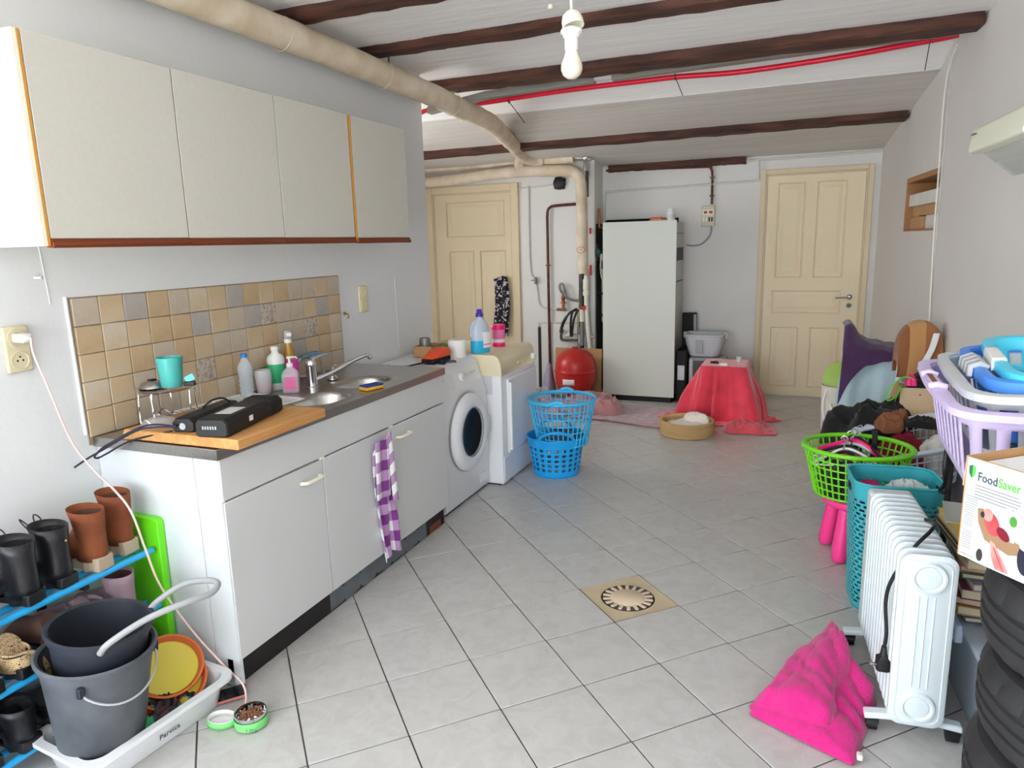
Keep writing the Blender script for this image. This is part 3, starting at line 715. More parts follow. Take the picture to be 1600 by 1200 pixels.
b = MB(); b.box(-.022, .024, -.0268, -.0262, .02, .075); b.build('label', 'pale_pink', so)
sp = thing('sponge', 'yellow and navy scouring sponge on the sink edge', 'sponge', (-1.83, 2.685, ZT), math.radians(72))
b = MB(); b.box(-.05, .05, -.03, .03, 0, .016); b.build('foam', 'sponge_y', sp, bevel=.005)
b = MB(); b.box(-.049, .049, -.029, .029, .016, .024); b.build('scourer', 'sponge_b', sp, bevel=.003)
br = thing('dish_brush', 'grey dish brush with a slate blue handle behind the tap', 'brush', (-2.295, 2.80, ZT))
b = MB(); b.tube(smoothpath([(.0, -.03, .11), (.0, .07, .118), (.005, .16, .105)], 6), [.008]*4+[.016]*5+[.01]*4, 8); b.build('handle', 'grey_blue', br, smooth=50)
b = MB(); b.tube(smoothpath([(0, -.03, .11), (.0, -.06, .09), (.0, -.06, .04), (0, -.03, .02), (0, .08, .024)], 6), .008, 8); b.build('neck', 'grey_light', br, smooth=50)
b = MB()
for k in range(14):
    a = k*.449; b.tube([(.0, .0+.011*k, .024), (.02*math.cos(a), .0+.011*k+.006, .001)], .004, 5)
b.build('bristles', 'grey_mid', br)
pc = thing('pot_scourer', 'round steel wool pad at the back of the sink', 'scourer', (-2.26, 3.0, ZT))
b = MB(); rnd = random.Random(8)
for k in range(7):
    a0 = rnd.uniform(0, 6); R = .022; b.tube([(R*math.cos(a0+t*.5)*math.cos(k), R*math.sin(a0+t*.5), .022+R*math.cos(a0+t*.5)*math.sin(k)) for t in range(13)], .003, 5)
b.build('coil', 'chrome', pc, smooth=50)
b = MB(); b.lathe([(.001, 0), (.024, 0), (.03, .004), (.03, .012), (.022, .014), (.018, .022), (.001, .024)], 20); tag(b.build('sink_plug', 'chrome', None, smooth=40), 'chrome sink strainer plug between the tap and the far bowl', 'plug').location = (-2.155, 2.83, ZT)
# ---- gingham towel on the middle door
tw = thing('tea_towel', 'purple and white gingham tea towel hanging on the middle cabinet door', 'towel', (XF, 2.655, .66))
def twf(u, v):
    wd = .115*(1+.25*math.sin(v*3.0))*(.85 if v < .05 else 1); s = (u-.5)*2
    y = -.035+s*wd*.5*(1+.25*v)+.055*v**1.4
    z = -v*.555-.03*abs(s)*math.exp(-((v-1)/.2)**2)
    x = .014+.012*math.sin(u*15+v*3)*min(1, .25+v)+.008*math.sin(u*7-v*5)+.014*math.exp(-(v/.05)**2)
    return Vector((max(x, .003), y, z))
b = MB(); b.grid(twf, 34, 44); b.build('long_fold', 'gingham', tw, smooth=80, solid=.003)
def tw2(u, v):
    s = (u-.5)*2
    return Vector((.034+.006*math.sin(u*9+v)+.006*(1-v), -.06+s*.052+.008*v*s, .012-v*.27-.004*s))
b = MB(); b.grid(tw2, 20, 20)
for k in list(b.uv): b.uv[k] = (b.uv[k][0]*.55, b.uv[k][1]*.5+.1)
b.build('front_fold', 'gingham', tw, smooth=80, solid=.004)
def tw3(u, v):
    s = (u-.5)*2
    return Vector((.036+.012*math.cos(s*1.4), .002+s*.022+.03*v, .022-v*.33+.02*(1-abs(s))))
b = MB(); b.grid(tw3, 12, 20)
for k in list(b.uv): b.uv[k] = (b.uv[k][0]*.3, b.uv[k][1]*.6+.1)
b.build('side_fold', 'gingham', tw, smooth=80, solid=.004)
# ---- sockets
so = thing('wall_socket', 'beige double wall socket near the shoe rack, one charger plugged in', 'socket', (XL, 1.463, 1.238))
b = MB(); b.box(.001, .016, -.041, .041, -.075, .075); b.build('plate', 'beige_plastic', so, bevel=.006)
for zz in (.037, -.037):
    b = MB(); b.lathe([(.03, .0163), (.03, .0190), (.0265, .0190), (.0255, .0168), (.001, .0168)], 24, frame((0, 0, zz), (0, 1, 0), (0, 0, 1))); c = b.build('outlet', 'beige_plastic', so, smooth=40)
    b = MB(); b.cyl((.0165, 0, zz+.012), (.0185, 0, zz+.012), .003, n=8); b.cyl((.0165, -.009, zz), (.0172, -.009, zz), .0035, n=8); b.cyl((.0165, .009, zz), (.0172, .009, zz), .0035, n=8); b.build('pin_holes', 'black', c)
so = thing('wall_socket', 'tall off-white double socket between the tiles and the washing machine', 'socket', (XL, 3.41, 1.24))
b = MB(); b.box(.001, .014, -.04, .04, -.075, .075); b.build('plate', 'ivory', so, bevel=.006)
b = MB(); b.lathe([(.026, .0143), (.026, .0175), (.0225, .0175), (.021, .0148), (.001, .0148)], 24, frame((0, 0, .036), (0, 1, 0), (0, 0, 1))); b.build('outlet', 'ivory', so, smooth=40)
b = MB(); b.box(.014, .018, -.03, .03, -.064, -.006); b.build('rocker', 'ivory', so, bevel=.003)
ch = thing('phone_charger', 'white charger plugged into the beige wall socket', 'charger', (XL+.018, 1.463, 1.275))
b = MB(); b.box(0, .05, -.018, .018, -.014, .014); b.box(.05, .062, -.008, .008, -.005, .005); b.build('plug_body', 'white_plastic', ch, bevel=.005)
hk = thing('wall_hook', 'small brass hook screwed into the wall beside the tiles', 'hook', (XL, 3.235, 1.165))
b = MB(); b.tube(smoothpath([(0, 0, .01), (.02, 0, .008), (.03, .0, -.006), (.02, 0, -.016)], 5), .004, 6); b.cyl((0, 0, .01), (.003, 0, .01), .01, n=12); b.build('hook', 'gold', hk, smooth=50)
hk = thing('wall_nail', 'white nail stub in the wall above the beige socket', 'nail', (XL, 1.56, 1.46))
b = MB(); b.cyl((-.005, 0, 0), (.02, .01, 0), .004, n=8); b.cyl((.02, .01, 0), (.022, .011, 0), .007, n=10); b.build('nail', 'white_plastic', hk)
# ================================================================ washing machine and dryer
wm = thing('washing_machine', 'white front-loading washing machine beside the sink cabinet', 'washing machine', (-2.36+.03, 3.352, 0))
X = .50; Wm = .585
b = MB()
prof = [(0, .012), (X-.012, .012), (X, .03), (X, .635), (X-.02, .70), (X-.055, .815), (X-.075, .838), (X-.1, .848), (0, .848)]
b.loft([[Vector((x, y, z)) for x, z in prof] for y in (0, .006, Wm-.006, Wm)]); b.build('body', 'white_gloss', wm, bevel=.004)
cz, cy = .435, .295
def ringx(R, x, n=48): return [Vector((x, cy+R*math.cos(2*PI*i/n), cz+R*math.sin(2*PI*i/n))) for i in range(n)]
b = MB(); b.loft([ringx(.235, X), ringx(.235, X+.018), ringx(.225, X+.034), ringx(.2, X+.046), ringx(.165, X+.05), ringx(.152, X+.044), ringx(.148, X+.02)], caps=False); dd = b.build('door_ring', 'white_gloss', wm, smooth=40)
b = MB(); b.loft([ringx(.238, X+.001), ringx(.238, X+.012), ringx(.234, X+.012)], caps=False); b.build('door_seam', 'grey_mid', dd, smooth=40)
b = MB(); b.loft([ringx(.149, X+.03), ringx(.143, X+.028), ringx(.12, X+.014), ringx(.09, X+.007), ringx(.02, X+.003)], caps=False); b.f.append(tuple(range(len(b.v)-48, len(b.v)))); b.build('door_glass', 'drum_glass', dd, smooth=60)
b = MB(); b.loft([ringx(.151, X+.044), ringx(.148, X+.046), ringx(.144, X+.03)], caps=False); b.build('glass_trim', 'grey_mid', dd, smooth=50)
b = MB(); b.box(X+.03, X+.048, cy+.205, cy+.226, cz-.05, cz+.05); b.build('door_grip', 'grey_light', dd, bevel=.004)
CP = frame((X-.02, 0, .70), (0, 1, 0), (-.035, 0, .115))     # control panel plane, local x along y
b = MB(); b.box(.03, .21, .018, .1, .0005, .004, CP); b.build('detergent_drawer', 'white_gloss', wm, bevel=.003)
b = MB(); b.box(.225, .56, .012, .105, .0005, .002, CP); b.build('control_fascia', 'white_plastic', wm, bevel=.001)
b = MB(); b.lathe([(.026, .002), (.025, .016), (.022, .02), (.001, .02)], 24, CP @ T(.315, .06, 0)); b.build('programme_knob', 'white_plastic', wm, smooth=40)
for k in range(5):
    b = MB(); b.lathe([(.007, .002), (.0065, .006), (.001, .006)], 12, CP @ T(.375+k*.03, .066, 0)); b.build('button', 'grey_light', wm, smooth=40)
b = MB(); b.box(.06, .1, .072, .082, .004, .0046, CP); b.build('badge', 'grey_mid', wm)
b = MB(); b.box(X, X+.003, .44, .53, .06, .12); b.build('filter_flap', 'white_gloss', wm, bevel=.001)
b = MB(); b.box(.02, X-.02, .02, Wm-.02, 0, .012); b.build('feet', 'black', wm)
dy = thing('tumble_dryer', 'white tumble dryer with a yellowed top and control panel, next to the washing machine', 'dryer', (-2.28, 3.945, 0))
X = .55; Wd = .60
b = MB(); b.box(0, X, 0, Wd, .012, .72); b.build('body', 'white_gloss', dy, bevel=.006)
b = MB()
prof = [(0, .715), (X-.002, .715), (X+.006, .722), (X-.002, .80), (X-.02, .838), (X-.05, .85), (0, .85)]
b.loft([[Vector((x, y, z)) for x, z in prof] for y in (.0, .004, Wd-.004, Wd)]); tp = b.build('yellowed_top', 'aged_ivory', dy, bevel=.005)
b = MB(); b.box(0, X-.06, .0-.001, .001, .60, .72); b.build('side_seam', 'grey_light', dy)
b = MB(); b.box(X+.0005, X+.018, .075, Wd-.012, .2, .69); d = b.build('door', 'white_gloss', dy, bevel=.008)
b = MB(); b.box(X+.015, X+.034, .08, .105, .22, .665); b.build('door_grip', 'white_plastic', d, bevel=.006)
b = MB(); b.box(X+.0005, X+.006, .01, Wd-.01, .03, .19); b.build('kick_panel', 'white_gloss', dy, bevel=.002)
KP = frame((X+.004, 0, .728), (0, 1, 0), (-.008, 0, .075))
b = MB(); b.lathe([(.022, 0), (.02, .022), (.016, .026), (.001, .026)], 20, KP @ T(.545, .035, 0)); b.build('timer_knob', 'white_plastic', dy, smooth=40)
for k in range(3):
    b = MB(); b.lathe([(.009, 0), (.008, .008), (.001, .009)], 12, KP @ T(.28+k*.035, .035, 0)); b.build('button', 'ivory', dy, smooth=40)
b = MB(); b.box(.08, .13, .02, .05, .0, .0008, KP); b.build('badge', 'beige_plastic', dy)
b = MB(); b.box(.03, X-.03, .02, Wd-.02, 0, .012); b.build('feet', 'black', dy)
# ---- on top of the machines
ZM = .848
bt = thing('detergent_bottle', 'clear handled detergent bottle half full of blue liquid, purple cap', 'bottle', (-1.905, 4.035, .8505), math.radians(35))
ov = lambda hx, hy, z, ox=0: [Vector((ox+hx*math.cos(t), hy*math.sin(t), z)) for t in [2*PI*i/28 for i in range(28)]]
b = MB(); b.loft([ov(.062, .042, .0), ov(.067, .046, .006), ov(.067, .046, .082), ov(.066, .045, .0825)]); b.build('liquid', 'blue_det', bt, smooth=50)
b = MB(); b.loft([ov(.067, .046, .082), ov(.066, .045, .13), ov(.06, .042, .17), ov(.045, .034, .2), ov(.022, .02, .22), ov(.019, .019, .226), ov(.019, .019, .232)]); b.build('flask', 'clear_det', bt, smooth=50)
b = MB(); b.tube(smoothpath([(-.05, -.0, .1), (-.068, 0, .13), (-.062, 0, .17), (-.04, 0, .195)], 6), .011, 8); b.build('grip', 'clear_det', bt, smooth=50)
b = MB(); b.lathe([(.024, .23), (.024, .248), (.018, .254), (.016, .274), (.013, .277), (.001, .277)], 20); b.build('cap', 'purple_cap', bt, smooth=40)
b = MB(); b.grid(lambda u, v: Vector((.0685*math.sin((u-.5)*1.5)+.012, -.0475*math.cos((u-.5)*1.5), .035+.1*v)), 10, 4); lb = b.build('label', 'paper', bt, smooth=60)
b = MB(); b.grid(lambda u, v: Vector((.069*math.sin((u-.5)*1.3)+.014, -.0482*math.cos((u-.5)*1.3), .052+.008*v)), 8, 1); b.build('label_band', 'pale_pink', lb, smooth=60)
bt.rotation_euler.z = math.radians(60)
jr = bottle('powder_tub', 'hot pink powder tub with a pink lid on the dryer', 'tub', (-1.905, 4.325, .8505), [('tub', 'pale_pink', [(.001, 0), (.04, 0), (.044, .004), (.044, .118), (.001, .118)]), ('lid', 'hot_pink', [(.046, .114), (.047, .116), (.047, .142), (.043, .147), (.001, .147)]), ('base_band', 'hot_pink', [(.0445, .0), (.0448, .001), (.0448, .022), (.0445, .023)]), ('label_band', 'paper', [(.0444, .03), (.0446, .031), (.0446, .05), (.0444, .051)])])
rl = thing('paper_roll', 'white toilet roll standing on the washing machine', 'paper roll', (-1.985, 3.865, ZM))
b = MB(); b.lathe([(.02, 0), (.054, .0), (.0565, .006), (.054, .05), (.057, .056), (.0555, .1), (.05, .107), (.02, .107), (.018, .1), (.018, .01)], 32, caps=False); b.build('paper', 'roll_paper', rl, smooth=50)
b = MB(); b.lathe([(.0185, .002), (.0185, .106), (.0165, .106), (.0165, .002)], 20, caps=False); b.build('core', 'cardboard', rl, smooth=50)
cg = thing('battery_charger', 'orange and black car battery charger on the washing machine', 'charger', (-2.01, 3.645, ZM), math.radians(-5))
b = MB(); b.box(-.045, .045, -.1, .085, .003, .034); b.build('base', 'black_matte', cg, bevel=.006)
b = MB(); b.loft([[Vector((x*s, y, z)) for x, z in ((-.046, .034), (.046, .034), (.046, h_*.8), (.032, h_), (-.032, h_), (-.046, h_*.8))] for y, h_, s in ((-.105, .045, .8), (-.06, .055, 1), (-.02, .078, 1), (.08, .082, 1), (.088, .07, .96))]); b.build('cover', 'orange_plastic', cg, bevel=.004)
b = MB(); b.tube(smoothpath([(-.0, -.1, .02), (-.03, -.2, .015), (-.09, -.33, .006), (-.16, -.42, .03)], 6), .004, 6); b.tube(smoothpath([(.01, -.1, .018), (-.05, -.21, .01), (-.13, -.26, .004), (-.2, -.2, .004)], 6), .004, 6)
b.tube(smoothpath([(.04, -.03, .008), (.09, -.04, .01), (.12, .02, .005), (.07, .06, .005), (.05, -.02, .006)], 6), .003, 6); b.build('leads', 'black', cg, smooth=50)
b = MB(); b.loft([[Vector((.075+x*s, -.06+y*s, z)) for x, y in ((-.02, -.012), (.02, -.012), (.02, .012), (-.02, .012))] for z, s in ((.001, 1), (.02, .9), (.026, .5))]); b.build('mains_plug', 'black', cg, bevel=.003)
bx = thing('shoe_box', 'open cardboard box of odds and ends at the back of the washing machine', 'box', (-2.18, 3.86, ZM), .05)
b = MB()
for q in ((-.06, .06, -.09, -.086), (-.06, .06, .086, .09), (-.06, -.056, -.09, .09), (.056, .06, -.09, .09)): b.box(*q, 0, .07)
b.box(-.06, .06, -.09, .09, 0, .004); b.build('carton', 'cardboard', bx)
def odd(name, label, cat, mat, loc, prof, rz=0, sx=1, sy=1):
    b = MB(); b.lathe(prof, 18, sx=sx, sy=sy); o = b.build(name, mat, None, smooth=45); tag(o, label, cat); o.location = loc; o.rotation_euler.z = rz; return o
odd('steel_jug', 'small dented grey metal cup in the cardboard box', 'cup', 'galv', (-2.18, 3.81, ZM+.005), [(.001, 0), (.026, 0), (.032, .05), (.036, .1), (.03, .115), (.02, .1)])
odd('spice_jar', 'green plastic pot beside the toilet roll', 'pot', 'leaf', (-2.09, 3.80, ZM+.001), [(.001, 0), (.03, 0), (.033, .004), (.035, .05), (.032, .056), (.001, .06)])
tn = thing('tin_stack', 'low pale green storage tin behind the detergent bottle', 'tin', (-2.12, 4.06, .851))
b = MB(); b.box(-.06, .06, -.07, .07, 0, .055); b.build('tin', 'niche_green', tn, bevel=.004)
b = MB(); b.box(-.062, .062, -.072, .072, .056, .066); b.build('lid', 'cardboard_light', tn, bevel=.002)
b = MB(); b.box(-.07, .05, -.05, .06, 0, .03); b.box(-.06, .04, -.05, .05, .03, .06, RZ(8)); o = b.build('seed_packets', 'leaf', None, bevel=.003); tag(o, 'camouflage green packet lying in front of the cardboard box', 'packet'); o.location = (-2.06, 3.885, ZM); o.scale = (.6, .6, 1.2)
# ================================================================ back of the room: pipes, tank, boiler
pl = thing('lagged_pipes', 'thick cream lagged heating pipes running under the ceiling and down the far wall', 'pipe', (-2.2, 4.3, 2.4))
def wob(pts, amp, seed):
    return [p+Vector((fbm((p.x*3+seed, p.y*3, p.z*3)), fbm((p.x*3, p.y*3+seed+7, p.z*3)), fbm((p.x*3, p.y*3, p.z*3+seed+13))))*amp for p in pts]
def pipe(name, pts, r, k=8, amp=.006, seed=0):
    b = MB(); P = wob(smoothpath(pts, k), amp, seed); n = len(P)
    rr = [ (r[0]+(r[1]-r[0])*i/(n-1) if isinstance(r, tuple) else r)*(1+.03*math.sin(i*1.7+seed)) for i in range(n)]
    b.tube(P, rr, 18); return b.build(name, 'insulation', pl, smooth=60, world=True)
main = pipe('ceiling_run', [(-2.26, -3.4, 2.52), (-2.25, 0, 2.51), (-2.23, 2.35, 2.485), (-2.215, 3.35, 2.468), (-2.2, 4.3, 2.434), (-2.198, 4.85, 2.408), (-2.225, 5.1, 2.40), (-2.42, 5.85, 2.392), (-2.58, 6.5, 2.375), (-2.585, 6.68, 2.345), (-2.53, 6.77, 2.328), (-2.45, 6.79, 2.325)], (.071, .058), amp=.004)
pipe('tee_drop', [(-2.64, 6.66, 2.37), (-2.69, 6.76, 2.34), (-2.70, 6.79, 2.28), (-2.70, 6.79, 2.22)], .055, seed=4)
for yy in (1.2, 2.0, 2.75, 3.55, 4.35):
    xx = -2.25+.05*(yy/4.3)**2; zz = 2.515-.08*(yy/4.3)**1.7
    b = MB(); b.tube([(xx+.0725*math.cos(t), yy+.01*math.sin(t*2), zz+.0725*math.sin(t)) for t in [2*PI*i/28 for i in range(28)]], .0022, 5, closed=True); b.build('lagging_seam', 'insulation', main, world=False).location = -Vector((-2.2, 4.3, 2.4))
pipe('lower_run', [(-4.1, 6.79, 2.17), (-3.4, 6.79, 2.20), (-2.93, 6.79, 2.225), (-2.5, 6.79, 2.225), (-2.2, 6.79, 2.21), (-2.1, 6.79, 2.16), (-2.066, 6.79, 2.06), (-2.062, 6.79, 1.8), (-2.057, 6.79, 1.22)], .055, seed=3)
pipe('upper_stub', [(-4.1, 6.84, 2.315), (-3.5, 6.84, 2.325), (-3.1, 6.83, 2.335), (-2.78, 6.80, 2.345), (-2.72, 6.78, 2.36)], .036, amp=.012, seed=5)
pipe('branch', [(-2.5, 6.785, 2.325), (-2.40, 6.79, 2.322), (-2.3, 6.79, 2.322), (-2.14, 6.79, 2.325)], .044, seed=7)
b = MB(); b.tube([(-2.057+.04*math.cos(t), 6.735, 1.45+.03*math.sin(t)) for t in [2*PI*i/24 for i in range(24)]], .0022, 5, closed=True); b.tube([(-2.07, 6.733, 1.45), (-2.05, 6.733, 1.455)], .002, 5); b.build('inked_mark', 'valve_red', pl, world=True)
vl = thing('chrome_valve', 'chrome air valve where the lagged pipes meet the wall', 'valve', (-2.02, 6.79, 2.315))
b = MB(); b.cyl((-.1, 0, .01), (.02, 0, .0), .02); b.cyl((0, 0, -.12), (0, 0, .1), .021); b.cyl((-.02, 0, -.01), (.06, 0, -.01), .017); b.cyl((0, 0, .1), (0, 0, .15), .01); b.lathe([(.026, -.02), (.034, -.01), (.034, .02), (.026, .03)], 8); b.build('valve_body', 'chrome', vl, smooth=40)
b = MB(); b.cyl((.035, 0, .12), (.035, 0, .24), .007, n=8); b.lathe([(.012, .2), (.012, .24), (.004, .26)], 10, T(.035, 0, 0)); b.build('vent_stem', 'chrome', vl, smooth=40)
b = MB(); b.cyl((.008, .02, -.12), (.008, .02, -.36), .014); b.build('tail_pipe', 'iron', vl, smooth=40)
# vertical pipe cluster
cl = thing('pipe_cluster', 'tangle of white and bare heating pipes with valves beside the grey boiler', 'pipe', (-2.03, 6.85, 0))
b = MB(); b.cyl((-2.035, 7.0, 2.02), (-2.03, 6.98, 1.72), .032); b.lathe([(.04, 0), (.04, .05)], 16, T(-2.035, 7.0, 2.0)); b.build('white_sleeve', 'pipe_white', cl, smooth=40, world=True)
b = MB(); b.tube(smoothpath([(-2.03, 6.82, 1.20), (-2.03, 6.82, 1.0), (-2.02, 6.82, .75), (-1.995, 6.82, .47), (-1.98, 6.81, .44)], 5), .023, 12); b.lathe([(.034, 1.0), (.034, 1.04), (.028, 1.05), (.034, 1.06), (.034, 1.16)], 14, T(-2.03, 6.82, 0)); b.build('white_drop', 'pipe_white', cl, smooth=40, world=True)
b = MB(); b.cyl((-2.09, 6.86, 1.26), (-2.095, 6.86, .46), .027); b.build('bare_drop', 'iron', cl, smooth=40, world=True)
b = MB(); b.cyl((-2.07, 6.80, .86), (-2.07, 6.80, .5), .02); b.lathe([(.027, .48), (.027, .60), (.022, .61), (.03, .63), (.03, .68)], 12, T(-2.10, 6.83, 0)); b.build('tank_connector', 'galv', cl, smooth=40, world=True)
b = MB(); b.cyl((-2.07, 6.8, .86), (-2.07, 6.8, .74), .025); b.build('white_coupling', 'pipe_white', cl, smooth=40, world=True)
b = MB(); b.tube(smoothpath([(-2.31, 6.86, .62), (-2.31, 6.85, .56), (-2.28, 6.84, .54), (-2.12, 6.83, .545)], 6), .014, 8); b.cyl((-2.31, 6.86, .61), (-2.31, 6.86, .65), .02, n=10); b.build('side_outlet', 'iron', cl, smooth=40, world=True)
for q in ((-1.985, -1.965, 6.775, 6.8, 1.2, 1.30), (-1.985, -1.968, 6.775, 6.8, 1.6, 1.66), (-2.07, -2.03, 6.77, 6.8, .86, .9)):
    b = MB(); b.box(*q); b.build('red_tap_handle', 'valve_red', cl, bevel=.003, world=True)
b = MB(); b.cyl((-2.0, 7.05, 1.66), (-1.7, 7.05, 1.66), .012, n=8); b.cyl((-1.96, 7.05, 1.66), (-1.96, 7.05, 1.85), .015, n=8); b.cyl((-2.01, 6.98, 1.72), (-2.01, 6.98, 1.6), .018, n=8); b.build('brass_cross_pipe', 'brass', cl, smooth=40, world=True)
b = MB(); b.cyl((-1.99, 7.0, 1.65), (-1.99, 7.0, 1.2), .016, n=10); b.build('copper_riser', 'copper', cl, smooth=40, world=True)
pu = thing('circulation_pump', 'dark green heating pump tucked behind the boiler', 'pump', (-1.97, 6.98, 1.415))
b = MB(); b.lathe([(.03, -.06), (.05, -.05), (.055, -.01), (.05, .03), (.02, .045), (.001, .05)], 20, RX(90)); b.build('motor', 'pump_green', pu, smooth=40)
b = MB(); b.cyl((0, 0, -.08), (0, 0, .08), .022); b.build('pump_body', 'iron', pu, smooth=40)
b = MB(); b.tube(smoothpath([(.05, 0, -.06), (.05, -.02, -.14), (.06, -.01, -.25), (.09, 0, -.3)], 6), .009, 7); b.cyl((.05, 0, -.01), (.05, 0, -.08), .013, n=8); b.build('pump_cable', 'pipe_white', pu, smooth=40)
b = MB(); b.tube(smoothpath([(-1.92, 7.1, 1.25), (-1.92, 7.1, .78), (-1.915, 7.1, .72), (-1.86, 7.1, .7)], 5), .03, 12); b.build('white_flow_pipe', 'pipe_white', cl, smooth=40, world=True)
b = MB()
for z in (1.0, .78): b.cyl((-1.98, 7.06, z), (-1.7, 7.06, z), .012, n=8)
b.build('cross_pipes', 'iron', cl, smooth=40, world=True)
# copper pipe loop and water tap lines on the alcove wall
def line(name, label, pts, r, mat, k=6, clips=()):
    e = thing(name, label, 'pipe', pts[0])
    b = MB(); b.tube(smoothpath(pts, k), r, 8); b.build('tubing', mat, e, smooth=50, world=True)
    for c in clips:
        b = MB(); b.box(c[0]-.022, c[0]+.022, c[1]-.012, c[1]+.03, c[2]-.006, c[2]+.006); b.build('clip', mat, e, world=True)
    return e
yw = YA-.04
line('copper_pipe', 'brown copper pipe bending from the lagged pipe down the alcove wall to the floor', [(-2.12, yw, 1.895), (-2.36, yw, 1.888), (-2.42, yw, 1.875), (-2.45, yw, 1.82), (-2.452, yw, 1.6), (-2.45, yw, .8), (-2.447, yw, .03)], .014, 'copper', clips=[(-2.452, yw, 1.3), (-2.36, yw, 1.888)])
line('water_pipe', 'thin white water pipe dropping down the alcove wall to the brass tap', [(-2.66, YA-.012, 2.10), (-2.66, YA-.012, 1.3), (-2.61, YA-.012, 1.16), (-2.585, YA-.012, 1.05), (-2.575, YA-.012, .94), (-2.54, YA-.012, .875), (-2.46, YA-.014, .855), (-2.30, YA-.02, .85)], .009, 'pipe_paint')
st = thing('stop_tap', 'small grey stop tap on the white water pipe', 'tap', (-2.595, YA-.03, 1.15))
b = MB(); b.cyl((0, 0, -.04), (0, 0, .03), .014, n=10); b.cyl((0, 0, 0), (-.0, -.04, 0), .008, n=8); b.box(-.035, .035, -.05, -.04, -.006, .006); b.build('tap', 'galv', st, bevel=.002)
bt = thing('bib_tap', 'brass bib tap with a braided hose above the red tank', 'tap', (-2.29, YA-.05, .86))
b = MB(); b.cyl((-.07, 0, -.01), (.03, 0, -.01), .014, n=10); b.cyl((0, 0, -.01), (0, 0, .15), .016, n=10); b.lathe([(.022, .05), (.022, .07), (.014, .08), (.022, .1), (.022, .12)], 8); b.box(-.035, .035, -.006, .006, .06, .066); b.build('tap_body', 'brass', bt, smooth=40)
b = MB(); b.tube(smoothpath([(0, 0, .15), (-.03, -.01, .2), (-.03, -.01, .245), (.0, -.015, .25), (.015, -.02, .2), (.04, -.02, .12), (.1, -.01, .09), (.17, .0, .085)], 6), .013, 8); b.cyl((.13, 0, .085), (.25, .0, .085), .014, n=8); b.build('braided_hose', 'galv', bt, smooth=50)
b = MB(); b.tube(smoothpath([(.16, -.02, .1), (.19, -.03, .02), (.16, -.03, -.05), (.17, -.02, -.18), (.2, -.01, -.2)], 6), .005, 6); b.build('earth_wire', 'yellow_green', bt, smooth=50)
rg = thing('rags', 'grey and black strap tied to the pipes above the red tank', 'strap', (-2.16, 6.80, .86))
b = MB(); b.tube(smoothpath([(.05, 0, 0), (-.03, -.01, -.03), (-.1, 0, -.12), (-.13, 0, -.2)], 6), [.012]*10+[.016]*9, 6); b.build('grey_strap', 'iron', rg, smooth=60)
b = MB(); b.tube(smoothpath([(.04, -.01, .01), (.0, -.02, -.02), (-.02, -.02, -.1), (-.025, -.02, -.25), (-.01, -.02, -.26), (-.005, -.02, -.2), (.01, -.02, -.1), (.05, -.015, 0)], 6), .011, 6); b.build('black_loop', 'black', rg, smooth=60)
ab = thing('wall_bracket', 'white triangular bracket on the wall above the red tank', 'bracket', (-2.14, 6.86, .60))
b = MB(); b.prism([(-.14, -.02), (-.13, -.03), (.04, .03), (.08, .01), (.08, .06), (.02, .1)], -.01, .01, frame((0, 0, 0), (1, 0, 0), (0, 0, 1))); b.cyl((.06, 0, .05), (.17, -.02, -.03), .012, n=8); b.build('arm', 'pipe_white', ab, bevel=.003)
cn = thing('pipe_boxing', 'white boxed panel with a black edge on the alcove wall behind the dryer', 'panel', (-2.57, YA, 0))
b = MB(); b.box(0.02, .42, -.02, 0, .02, .70); b.build('panel', 'plaster_back', cn, bevel=.002)
b = MB(); b.box(-.01, .02, -.026, 0, .02, .66); b.build('black_edge', 'black', cn)
b = MB(); b.tube([(-.01, -.015, .66), (-.005, -.015, .705), (.42, -.015, .715)], .007, 6); b.build('top_wire', 'pipe_paint', cn)
jb = thing('junction_box', 'round black junction box high on the alcove wall', 'box', (-2.325, YA, 2.105))
b = MB(); b.lathe([(.062, 0), (.064, .02), (.058, .045), (.04, .055), (.001, .056)], 24, frame((0, 0, 0), (1, 0, 0), (0, 0, 1))); b.build('housing', 'black', jb, smooth=40)
b = MB()
for a in (.6, 2.2, 3.9, 5.4): b.lathe([(.016, 0), (.016, .02), (.001, .02)], 10, frame((.058*math.cos(a), 0, .058*math.sin(a)), (1, 0, 0), (0, 0, 1)))
b.build('lugs', 'black', jb, smooth=40)
b = MB(); b.tube([(-.06, -.01, -.0), (-.18, -.01, -.02), (-.5, -.01, -.03)], .006, 6); b.tube([(-.33, -.008, -.03), (-.33, -.008, -.15), (-.335, -.008, -.6)], .005, 6); b.tube([(-.42, -.008, .03), (-.42, -.008, -.05)], .004, 6); b.build('painted_cable', 'pipe_paint', jb)
